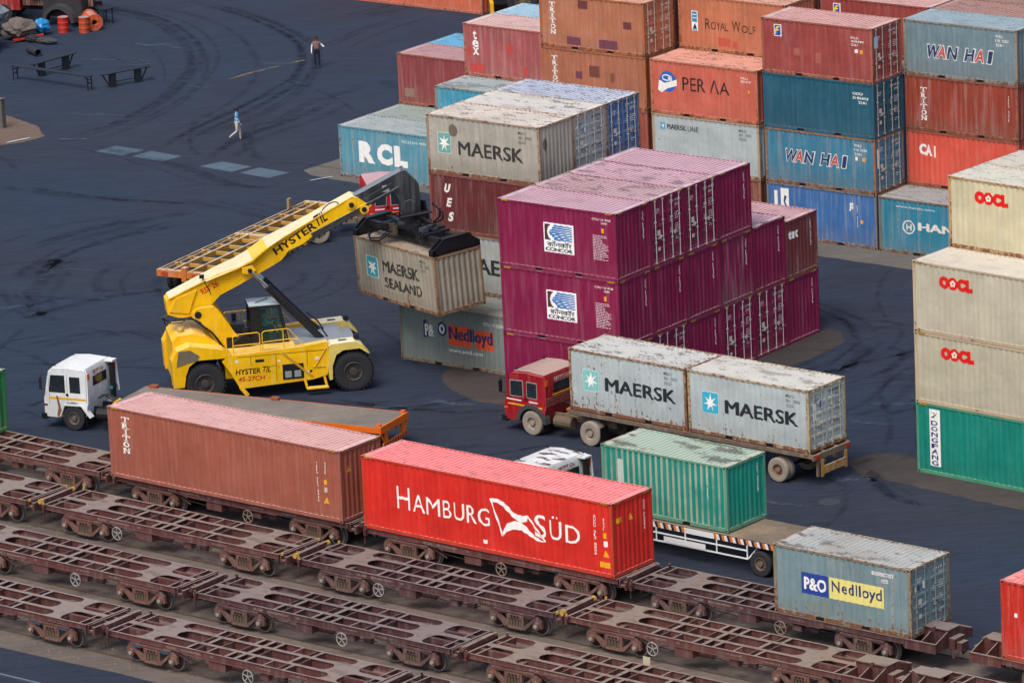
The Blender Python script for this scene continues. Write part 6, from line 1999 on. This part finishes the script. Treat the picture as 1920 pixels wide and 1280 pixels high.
for sx in (-1, 1):
    b = MB()
    xa, xb = sorted((sx * 3.03, sx * 2.70))
    for x0, x1 in ((xa, xa + .05), (xb - .05, xb)):
        t = MB()
        b.prism([(-1.22, HH + .02), (1.22, HH + .02), (1.22, HH + .24), (.62, HH + .66), (-.62, HH + .66), (-1.22, HH + .24)], 'x', x0, x1)
    b.box(xa, xb, -1.22, 1.22, HH + .02, HH + .08)
    b.box(xa, xb, -.62, .62, HH + .60, HH + .665)
    for y in (-1.22, 1.06):
        b.box(xa, xb, y, y + .16, HH + .02, HH + .26)
    sb = sp_build(b, 'end_beam', M_GREASE, spr)
    b = MB()
    b.box(xb if sx > 0 else xa - .006, xb + .006 if sx > 0 else xa, -.45, .35, HH + .16, HH + .30)
    for i in range(4):
        b.box(xb if sx > 0 else xa - .006, xb + .006 if sx > 0 else xa, -1.0 + i * .12, -.94 + i * .12, HH + .06, HH + .14)
    sp_build(b, 'slot', M_DARK, sb)
b = MB()
for (x, y, w_, h_) in ((-1.3, -.1, .5, .16), (.8, .1, .6, .14), (-.2, -.5, .4, .3), (1.1, -.4, .3, .2), (-.75, .35, .35, .26)):
    b.box(x, x + w_, y - .15, y + .15, HH + .64, HH + .64 + h_)
sp_build(b, 'valve_block', plain('blue_sheen_steel', '#4f5863', .35, .4, .5), spr)  # blue-grey colour of the blocks stands in for the spreader's glossy highlights
b = MB()
rr2 = random.Random(5)
b.path([(-.9, -.6, HH + .6), (-1.4, -1.0, HH + .5), (-1.7, -1.25, HH + .25), (-1.5, -1.35, HH + .05), (-.9, -1.3, HH + .1), (-.5, -.9, HH + .5)], .035, 7)
b.path([(-.9, -.55, HH + .7), (-1.5, -.95, HH + .6), (-1.85, -1.2, HH + .3), (-1.6, -1.30, HH + .12), (-1.0, -1.2, HH + .2), (-.6, -.8, HH + .6)], .03, 7)
b.path([(1.3, -.6, HH + .5), (1.5, -.85, HH + .45), (1.7, -.8, HH + .2), (1.9, -.6, HH + .4)], .03, 6)
for i in range(12):
    x = rr2.uniform(-1.2, 1.4)
    b.path([(x, -.45, HH + .70), (x + rr2.uniform(-.2, .3), rr2.uniform(-.5, .3), HH + rr2.uniform(.8, 1.05)), (x + rr2.uniform(-.5, .5), rr2.uniform(-.3, .4), HH + rr2.uniform(.75, 1.2)), (rr2.uniform(-.4, .4), .0, HH + 1.2)], .025, 5)
b.path([(.6, .5, HH + .7), (1.1, .6, HH + 1.1), (1.3, .5, HH + 1.5), (1.0, .3, HH + 1.7)], .04, 6)
b.path([(.7, .5, HH + .7), (1.3, .6, HH + 1.0), (1.5, .5, HH + 1.3), (1.2, .2, HH + 1.8)], .04, 6)
sp_build(b, 'hydraulic_hose', M_BLACK, spr)
b = MB(); b.tube((-.62, -.72, HH + .45), (-.62, -.72, HH + .78), .17, 10); b.tube((-.40, -.76, HH + .40), (-.40, -.76, HH + .74), .15, 10)
sp_build(b, 'hose_reel', plain('brown_steel', '#4c4138', .6), spr)
# damping cylinders between the boom head and the spreader
b = MB()
for s in (-1, 1):
    b.bar((3.1, s * .30, 7.1), (3.25, s * .30, 6.45), .16, .22)
b.tube((2.5, -.55, 7.0), (3.9, -.55, 7.15), .06, 8)
b.build('boom_head_link', M_GREASE, rs)

# ------------------------------------------------------------------ people
def skin_mesh(V, E, mats_idx, name):
    """V: name -> (x, y, z, radius); E: (a, b, material index)"""
    names = list(V)
    ix = {n: i for i, n in enumerate(names)}
    me = bpy.data.meshes.new(name)
    me.from_pydata([V[n][:3] for n in names], [(ix[a], ix[c]) for a, c, _ in E], [])
    o = bpy.data.objects.new(name, me)
    COL.objects.link(o)
    o.modifiers.new('skin', 'SKIN')
    sd_ = me.skin_vertices[0].data
    for n in names:
        r = V[n][3]
        sd_[ix[n]].radius = (r, r) if not isinstance(r, tuple) else r
        sd_[ix[n]].use_root = n == 'pelvis'
    ss = o.modifiers.new('sub', 'SUBSURF')
    ss.levels = 2
    ss.render_levels = 2
    dg = bpy.context.evaluated_depsgraph_get()
    out = bpy.data.meshes.new_from_object(o.evaluated_get(dg))
    bpy.data.objects.remove(o)
    seg = [(Vector(V[a][:3]), Vector(V[c][:3]), m, (V[a][3] + V[c][3]) / 2) for a, c, m in E]
    for p in out.polygons:
        c = p.center
        best, bm_ = 1e9, 0
        for a, d, m, r in seg:
            ab = d - a
            t = max(0., min(1., (c - a).dot(ab) / ab.length_squared))
            ds = (c - (a + ab * t)).length - r
            if ds < best: best, bm_ = ds, m
        p.material_index = bm_
        p.use_smooth = True
    return out

def person(label, pos, yaw, J_, mats, hair='short', sit=False):
    """mats: skin, shirt, sleeve, trousers, shoe ; the figure faces +X"""
    root = empty('person', pos, yaw, label, 'person')
    V = dict(J_)
    E = [('pelvis', 'waist', 3), ('waist', 'chest', 1), ('chest', 'neck0', 1), ('neck0', 'neck', 0), ('neck', 'head', 0), ('head', 'crown', 0), ('head', 'nose', 0)]
    hx, hy, hz = V['head'][:3]
    fx, fy = V.pop('face', (1., 0., 0., 0))[:2]
    V['nose'] = (hx + fx * .095, hy + fy * .095, hz - .01, .016)
    for s in ('L', 'R'):
        E += [('chest', 'sh' + s, 1), ('sh' + s, 'el' + s, 2), ('el' + s, 'wr' + s, 2), ('wr' + s, 'pa' + s, 0)]
        E += [('pelvis', 'hip' + s, 3), ('hip' + s, 'kn' + s, 3), ('kn' + s, 'an' + s, 3), ('an' + s, 'toe' + s, 4)]
        w_, p_ = Vector(V['wr' + s][:3]), Vector(V['pa' + s][:3])
        d = (p_ - w_).normalized()
        side = d.cross(Vector((0, 1, 0)) if abs(d.y) < .8 else Vector((0, 0, 1))).normalized()
        curl = d.cross(side).normalized() * (1 if s == 'L' else -1)
        for i in range(4):
            L_ = (.040, .046, .043, .034)[i]
            k = p_ + side * (.030 - .02 * i) + d * .035
            e_ = k + d * L_ * .8 + curl * .012
            f_ = e_ + d * L_ * .5 + curl * .026
            V['f%s%da' % (s, i)] = (*k, .0095); V['f%s%db' % (s, i)] = (*e_, .0085); V['f%s%dc' % (s, i)] = (*f_, .0075)
            E += [('pa' + s, 'f%s%da' % (s, i), 0), ('f%s%da' % (s, i), 'f%s%db' % (s, i), 0), ('f%s%db' % (s, i), 'f%s%dc' % (s, i), 0)]
        k = p_ + side * .035 - d * .01 + curl * .015
        e_ = k + side * .022 + d * .032 + curl * .012
        V['t%sa' % s] = (*k, .011); V['t%sb' % s] = (*e_, .009)
        E += [('pa' + s, 't%sa' % s, 0), ('t%sa' % s, 't%sb' % s, 0)]
    body = link('body', skin_mesh(V, E, None, 'body'), mats[:5], root)
    # hair cap
    b = MB()
    prof = [(.001, .125), (.06, .115), (.095, .07), (.105, .02), (.100, -.03), (.085, -.05)]
    b.lathe((hx - fx * .022, hy - fy * .022, hz + .015), prof, 14, axis='z')
    b.build('hair', mats[5], root, smooth=True)
    b = MB()
    sy = Vector((-fy, fx, 0))
    F = Vector((fx, fy, 0))
    for s in (-1, 1):
        c = Vector((hx, hy, hz + .012)) + F * .088 + sy * (s * .032)
        b.lathe(tuple(c), [(.001, -.008), (.010, 0), (.001, .008)], 6, axis='z')
    b.build('eyes', M_DARK, root)
    b = MB()
    c = Vector((hx, hy, hz - .048)) + F * .088
    b.bar(tuple(c - sy * .022), tuple(c + sy * .022), .010, .008)
    b.build('mouth', plain('lips', '#6e3a30', .6), root)
    b = MB()
    for s in (-1, 1):
        c = Vector((hx, hy, hz - .005)) + sy * (s * .092)
        b.lathe(tuple(c), [(.001, -.03), (.020, -.012), (.020, .012), (.001, .03)], 6, axis='z')
    b.build('ears', mats[0], root)
    return root

M_SKIN = plain('brown_skin', '#7d5038', .55, var=.08)
M_HAIR = plain('black_hair', '#100e0f', .6, var=.3)
def stand(stride=0., arms=(0., 0.), elbow=(0., 0.)):
    V = {'pelvis': (0, 0, .93, .135), 'waist': (0, 0, 1.08, .125), 'chest': (0, 0, 1.30, .145), 'neck0': (0, 0, 1.44, .07), 'neck': (0, 0, 1.50, .052), 'head': (.015, 0, 1.60, .088), 'crown': (0, 0, 1.68, .080)}
    for s, sg, st in (('L', 1, stride), ('R', -1, -stride)):
        V['hip' + s] = (.0, sg * .10, .86, .095)
        V['kn' + s] = (st * .45 + (.06 if st < 0 else .02), sg * .105, .48 + (.02 if st else 0), .062)
        V['an' + s] = (st * .95 - (.0 if st >= 0 else .06), sg * .11, .09 + (.10 if st < 0 else 0.), .045)
        V['toe' + s] = (st * .95 + (.19 if st >= 0 else .08), sg * .125, .035 + (.02 if st < 0 else 0.), .038)
    for s, sg, i in (('L', 1, 0), ('R', -1, 1)):
        a, e = arms[i], elbow[i]
        V['sh' + s] = (0, sg * .185, 1.39, .058)
        V['el' + s] = (math.sin(a) * .29, sg * .245, 1.39 - math.cos(a) * .29, .044)
        ex, ez = V['el' + s][0], V['el' + s][2]
        V['wr' + s] = (ex + math.sin(a + e) * .25, sg * .25, ez - math.cos(a + e) * .25, .030)
        V['pa' + s] = (ex + math.sin(a + e) * .33, sg * .25, ez - math.cos(a + e) * .33, .030)
    return V
def vec_yaw(dx, dy): return math.atan2(dy, dx)
# man in a knitted vest, facing the camera
m1 = [M_SKIN, plain('brown_knitted_vest', '#7a5a52', .9, var=.2, scale=20), plain('white_shirt', '#d5dbe0', .8, var=.05), plain('navy_trousers', '#151b2c', .8), plain('black_shoes', '#17171a', .5), M_HAIR]
j1 = stand(0., (-.05, .1), (.15, 1.3))
j1['elR'] = (-.02, -.33, 1.18, .044); j1['wrR'] = (.16, -.42, 1.17, .030); j1['paR'] = (.23, -.45, 1.18, .030)
j1['elL'] = (-.02, .26, 1.10, .044); j1['wrL'] = (.06, .27, .86, .030); j1['paL'] = (.08, .26, .78, .030)
j1 = {k: (v[0], -v[1], v[2], v[3]) for k, v in j1.items()}
sw = {}
for k, v in j1.items():
    if k.endswith('L') and k[:-1] in ('hip', 'kn', 'an', 'toe', 'sh', 'el', 'wr', 'pa'): sw[k[:-1] + 'R'] = v
    elif k.endswith('R') and k[:-1] in ('hip', 'kn', 'an', 'toe', 'sh', 'el', 'wr', 'pa'): sw[k[:-1] + 'L'] = v
    else: sw[k] = v
person('man in a brown vest, white shirt and dark trousers standing on the open asphalt', (-46.6, 45.8, .0), R(-52), sw, m1)
# man in a checked shirt walking to the right
ck = plain('blue_checked_shirt', '#2f6fa8', .8)
t = ck.node_tree
cb_ = t.nodes.new('ShaderNodeTexChecker'); cb_.inputs['Scale'].default_value = 9.; cb_.inputs['Color1'].default_value = lin('#8fc0d6'); cb_.inputs['Color2'].default_value = lin('#1f5f9c')
tc = t.nodes.new('ShaderNodeTexCoord'); t.links.new(tc.outputs['Object'], cb_.inputs[0])
t.links.new(cb_.outputs[0], t.nodes['Principled BSDF'].inputs['Base Color'])
m2 = [M_SKIN, ck, ck, plain('cream_trousers', '#b9b3ac', .85, var=.08), plain('dark_shoes', '#2a2024', .5), M_HAIR]
j2 = stand(.30, (-.35, .25), (.1, .35))
j2['knR'] = (-.02, -.105, .50, .062); j2['anR'] = (-.40, -.11, .22, .045); j2['toeR'] = (-.32, -.12, .07, .036)
j2['knL'] = (.10, .105, .48, .062); j2['anL'] = (.10, .11, .09, .045); j2['toeL'] = (.28, .12, .038, .038)
person('man in a blue checked shirt and cream trousers walking across the asphalt', (-39.95, 31.0, .0), R(30), j2, m2)
# crane operator seated in the cab
m3 = [M_SKIN, plain('teal_shirt', '#4f8f86', .8), plain('teal_shirt_sleeve', '#4f8f86', .8), plain('grey_trousers', '#2f3338', .8), plain('black_shoes', '#17171a', .5), M_HAIR]
j3 = {'pelvis': (0, 0, .50, .13), 'waist': (0, 0, .66, .125), 'chest': (.03, 0, .88, .145), 'neck0': (.05, 0, 1.02, .07), 'neck': (.06, 0, 1.08, .052), 'head': (.08, 0, 1.18, .088), 'crown': (.07, 0, 1.26, .08)}
for s, sg in (('L', 1), ('R', -1)):
    j3['hip' + s] = (.04, sg * .10, .48, .09); j3['kn' + s] = (.46, sg * .13, .50, .062); j3['an' + s] = (.50, sg * .13, .10, .045); j3['toe' + s] = (.68, sg * .14, .04, .036)
    j3['sh' + s] = (.03, sg * .185, .97, .056); j3['el' + s] = (.22, sg * .24, .76, .044); j3['wr' + s] = (.43, sg * .17, .80, .030); j3['pa' + s] = (.50, sg * .15, .82, .028)
op = Matrix.Translation(SP) @ Matrix.Rotation(SYAW, 4, 'Z') @ Vector((-3.52, 0, 2.06))
person('machine operator in a teal shirt sitting in the glazed cab', tuple(op), SYAW, j3, m3)

# ------------------------------------------------------------------ benches, drums and scrap at the far left
M_DKST = plain('dark_painted_steel', '#1c2029', .6, var=.4)
GBN = 'dark steel trestle benches'
def bench(label, p, q, h=.78, style=0):
    p, q = Vector((p[0], p[1], 0)), Vector((q[0], q[1], 0))
    L_ = (q - p).length
    yaw = math.atan2(q.y - p.y, q.x - p.x)
    root = empty('trestle_bench', tuple(p), yaw, label, 'bench', GBN)
    b = MB(); b.box(-.1, L_ + .1, -.18, .18, h - .05, h); b.build('top', M_DKST, root)
    for x in (.0, L_):
        b = MB()
        if style == 0:
            for y in (-.16, .16): b.bar((x, y, 0), (x, y, h - .05), .05, .05)
            b.bar((x, -.16, h * .45), (x, .16, h * .45), .04, .04); b.bar((x, -.16, h * .75), (x, .16, h * .75), .04, .04)
            b.bar((x, 0, h * .45), (x + (.35 if x < 1 else -.35), 0, h - .05), .04, .04)
        else:
            s = 1 if x < 1 else -1
            b.bar((x + s * .0, 0, h - .05), (x + s * .45, 0, 0), .06, .06); b.box(min(x + s * .45, x + s * .75), max(x + s * .45, x + s * .75), -.14, .14, 0, h - .05)
        b.build('leg', M_DKST, root)
    if style == 1:
        b = MB(); b.bar((.6, 0, .25), (L_ - .6, 0, .25), .04, .04); b.build('stretcher', M_DKST, root)
    return root
bench('long low dark steel bench nearest the left edge, with braced narrow legs', (-59.8, 36.5), (-54.4, 36.3))
bench('dark bench with slanted legs behind the long low one', (-59.1, 37.2), (-58.9, 40.2), style=1)
bench('dark bench with slanted legs, rightmost and standing apart', (-54.0, 36.9), (-53.1, 39.5), style=1)

def drum(label, x, y, col, lie=False, r=.30, h=.88):
    root = empty('oil_drum', (x, y, 0 if not lie else r + .30), (0, 0, 0) if not lie else (R(90), 0, R(52)), label, 'drum', 'steel drums by the scrap heap')
    b = MB()
    z = 0. if not lie else -h / 2
    prof = [(.001, z + .02), (r - .02, z + .02), (r, z)]
    for k in (.0, .33, .66): prof += [(r, z + h * (k + .02)), (r, z + h * (k + .27)), (r + .018, z + h * (k + .31)), (r, z + h * (k + .335))]
    prof += [(r, z + h), (r - .02, z + h - .02), (.001, z + h - .025)]
    b.lathe((0, 0, 0), prof, 20, axis='z')
    b.build('shell', paint('drum_paint', col, dust='#8a8f98', dustamt=.9, rust=.12, grime=.15), root, smooth=True)
    return root
drum('bright red upright oil drum beside the scrap heap', -65.2, 46.6, '#c0261a')
drum('orange upright oil drum standing right of the red one', -64.1, 47.1, '#b8461c')
# lying orange drum, large
root = empty('cable_drum', (-64.35, 48.05, .47), (R(90), 0, R(52)), 'large orange flanged drum lying on its side behind the two upright drums', 'drum')
b = MB(); b.lathe((0, 0, 0), [(.15, .75), (.47, .75), (.47, .66), (.40, .66), (.40, -.66), (.47, -.66), (.47, -.75), (.15, -.75), (.15, .75)], 24, axis='z'); b.build('shell', paint('orange_drum_paint', '#b54a20', rust=.2, dustamt=.3), root, smooth=True)
b = MB(); b.lathe((0, 0, -.74), [(.001, -.02), (.17, -.02), (.17, .0)], 16, axis='z'); b.build('hub', M_DARK, root)
# frame table behind
root = empty('steel_frame', (-66.0, 49.3, 0), R(-10), 'thin dark steel frame standing behind the drums', 'frame')
b = MB()
for x in (0, 1.2, 1.75):
    for y in (0, .6): b.bar((x, y, 0), (x, y, .85), .05, .05)
b.box(-.05, 1.8, -.03, .63, .83, .88); b.build('body', M_DKST, root)
# heap under a grey tarpaulin
rr3 = random.Random(11)
def lump(name, label, cat, c, s, mat, seed=1, n=18, parent=None, group=None):
    bm = bmesh.new()
    bmesh.ops.create_icosphere(bm, subdivisions=3, radius=1.)
    r_ = random.Random(seed)
    ph = [r_.uniform(0, 6) for _ in range(6)]
    for v in bm.verts:
        d = v.co.copy()
        k = 1 + .18 * math.sin(d.x * 4 + ph[0]) * math.cos(d.y * 5 + ph[1]) + .10 * math.sin(d.z * 9 + ph[2] + d.x * 6) + .05 * math.sin(d.y * 17 + ph[3])
        v.co = Vector((d.x * s[0] * k, d.y * s[1] * k, max(-.98, d.z) * s[2] * k))
    lo = min(v.co.z for v in bm.verts)
    for v in bm.verts: v.co.z -= lo
    me = bpy.data.meshes.new(name)
    bm.to_mesh(me); bm.free()
    o = link(name, me, mat, parent)
    o.location = c
    if parent is None: tag(o, label, cat, group)
    return o
M_TARP = plain('grey_tarpaulin', '#6f7680', .8, var=.35, scale=2)
M_TARP2 = plain('brown_grey_sacking', '#5d5650', .9, var=.4, scale=3)
lump('tarpaulin_bundle', 'pale grey tarpaulin bundle at the left edge behind the big tyre', 'tarpaulin', (-69.0, 44.2, .0), (1.5, 1.3, .95), M_TARP, 2)
lump('tarpaulin_bundle', 'grey covered engine lump beside the bright blue bundle', 'tarpaulin', (-66.3, 44.2, 0), (.85, .9, .55), M_TARP2, 4)
lump('blue_bundle', 'bright blue plastic bundle left of the red drum', 'bundle', (-65.9, 45.55, .0), (.46, .42, .40), plain('blue_plastic_sheet', '#1478b0', .4, var=.4, scale=6), 7)
lump('rubble_pile', 'small pile of dark rubble in front of the red drum', 'rubble', (-64.2, 44.0, .0), (.75, .35, .16), plain('dark_rubble', '#3a3a3f', .9, var=.5, scale=8), 9)
lump('rubble_pile', 'dark oily lump in front of the blue bundle', 'rubble', (-65.1, 43.9, .0), (.45, .3, .2), plain('oily_rubble', '#22232a', .8, var=.4, scale=8), 12)
o = MB(); o.bar((-66.0, 43.3, .12), (-64.9, 44.6, .30), .22, .10)
tag(o.build('red_beam', plain('red_beam_paint', '#a02a1c', .6)), 'red steel beam lying in front of the grey covered lump', 'beam')
# big tyre on its side and the pipe
root = empty('earthmover_tyre', (-66.2, 40.2, .0), (0, 0, .2), 'large black lugged tyre lying flat at the left edge', 'tyre')
b = MB(); b.lathe((0, 0, .36), [(.75, .30), (1.15, .36), (1.32, .26), (1.36, 0), (1.32, -.26), (1.15, -.36), (.75, -.30), (.75, .30)], 36, axis='z')
for i in range(34):
    t = 2 * PI * i / 34
    for z0_, z1_, dt in ((.05, .60, .10), (.60, .70, .0)):
        b.bar((1.36 * math.cos(t), 1.36 * math.sin(t), .08), (1.38 * math.cos(t + .10), 1.38 * math.sin(t + .10), .64), .09, .05, up=(math.cos(t), math.sin(t), .01))
b.build('tread', M_RUBBER, root, smooth=True)
lump('scrap_pile', 'dark machine scrap heaped on the big tyre', 'scrap heap', (-66.9, 41.6, .5), (1.5, 1.0, .62), plain('black_scrap', '#1a1b21', .7, var=.5, scale=9), 21)
b = MB(); b.lathe((0, 0, 0), [(.17, -.6), (.21, -.6), (.21, .6), (.17, .6), (.17, -.6)], 16, axis='x')
o = b.build('pipe', plain('dark_pipe', '#24262c', .7)); o.location = (-62.9, 41.5, .21); o.rotation_euler = (0, 0, R(-25))
tag(o, 'short dark pipe lying by the big tyre', 'pipe')
# parked red truck at the corner of the picture
root = empty('tipper_truck', (-71.0, 46.8, 0), R(20), 'old red truck with a brown slatted body in the top left corner', 'truck')
P_OLDRED = paint('old_red_paint', '#8e2018', rust=.3, grime=.3)
b = MB(); b.prism([(0, .7), (2.0, .7), (2.0, 2.7), (1.8, 2.8), (.3, 2.8), (.05, 1.9)], 'y', 0, 2.3); b.build('cab', P_OLDRED, root)
b = MB(); b.box(2.2, 6.4, -.05, .03, 1.0, 2.5); b.box(2.2, 6.4, 2.3, 2.38, 1.0, 2.5); b.box(2.2, 2.3, 0, 2.3, 1.0, 2.5)
for i in range(15): b.box(2.3 + i * .28, 2.36 + i * .28, -.10, -.05, 1.0, 2.5)
b.build('body', paint('brown_slat_paint', '#5d3426', rust=.4, grime=.4), root)
b = MB(); b.box(.2, 6.3, .7, .8, .6, .95); b.box(.2, 6.3, 1.5, 1.6, .6, .95); b.build('chassis_frame', M_GREASE, root)
for x in (1.0, 5.2):
    for y in (-.02, 2.05):
        b = MB(); tyre(b, x, y, y + .28, .52, side=-1 if y < 1 else 1); b.build('wheel', [M_RUBBER, M_OLIVE], root, smooth=True)
root = empty('tractor_hulk', (-67.6, 47.2, 0), R(10), 'derelict grey and red machine with an arched mudguard behind the drums', 'machine')
b = MB()
b.prism(arc(1.3, .2, 1.05, 175, 5, 12) + arc(1.3, .2, .82, 5, 175, 12), 'y', 0, .5); b.build('mudguard', plain('grey_steel', '#39383b', .7, var=.3), root)
b = MB(); b.prism([(0, .5), (2.6, .5), (2.6, 1.5), (2.2, 1.95), (.2, 1.6)], 'y', .5, 1.9); b.build('body', plain('dark_machine_body', '#2c2a2e', .7, var=.5), root)
b = MB(); b.bar((.0, .45, 1.62), (2.2, .45, 1.98), .12, .14); b.bar((2.2, .45, 1.98), (2.6, .45, 1.5), .1, .1); b.prism([(-.7, 1.5), (-.1, 1.5), (.1, 2.6), (-.4, 2.6)], 'y', .4, 1.2); b.build('red_frame', P_OLDRED, root)
# striped machine at the top edge
root = empty('container_handler', (-46.1, 60.6, 0), R(40), 'machine with a black and yellow striped bumper at the top edge of the picture', 'machine')
b = MB(); b.box(-.1, .1, -1.2, 1.3, .05, .85); bp_ = b.build('bumper', M_YEL, root)
b = MB()
for s_, xx in ((-1, -.104), (1, .104)):
    for i in range(6):
        y = -1.15 + i * .42
        b.add([(xx, y, .06), (xx, y + .2, .06), (xx, y + .48 if y + .48 < 1.3 else 1.3, .84), (xx, y + .28 if y + .28 < 1.3 else 1.3, .84)], [(0, 1, 2, 3)])
for i in range(5):
    pass
b.build('black_stripes', M_DARK, bp_)
for y in (-1.35, 1.05):
    b = MB(); tyre(b, 1.7, y, y + .5, .85, side=-1); b.build('wheel', [M_RUBBER, M_OLIVE], root, smooth=True)
b = MB(); b.box(.1, 4.0, -.9, .9, .7, 1.8); b.build('body', M_GREASE, root)
b = MB(); b.box(.3, .6, -.1, .2, 1.2, 3.6); b.box(.3, .6, 1.0, 1.3, 1.2, 3.6); b.build('post', plain('orange_post_paint', '#c24d18', .6), root)

# small things
b = MB(); b.box(-.02, .02, -.02, .02, 0, .9)
root = empty('track_marker', railpos(27.55, -25.9, 0), RY, 'small weathered yellow and white marker sign between the second and third tracks', 'sign')
b.build('post', M_OLIVE, root)
b = MB(); b.box(-.16, .16, -.035, -.02, .55, 1.15); bd = b.build('board', plain('weathered_board', '#b3ab8c', .8, var=.3, scale=5), root)
b = MB(); b.box(-.03, .10, -.045, -.036, .60, .74); b.build('patch', plain('teal_patch', '#3f7f88', .8), bd)
for i, (x, y, s, c, lb) in enumerate(((36.75, -21.55, .16, '#b8c0c4', 'crumpled pale plastic bag on the ground between the wagons'), (37.3, -21.2, .11, '#b56a58', 'small reddish paper scrap on the ground between the wagons'), (37.1, -21.95, .09, '#b8a060', 'yellowish paper scrap lying by the plastic bag'))):
    q = railpos(x, y)
    lump('litter', lb, 'litter', (q[0], q[1], .004), (s * 1.3, s, s * .5), plain('litter_plastic', c, .6, var=.2, scale=20), 30 + i)
root = empty('concrete_post', (-52.9, 27.7, 0), 0., 'short grey post at the left edge by the sand patch', 'post')
b = MB(); b.box(-.14, .14, -.14, .14, 0, 1.5); b.box(-.18, .18, -.18, .18, 1.5, 1.56); b.build('shaft', M_PALE, root)
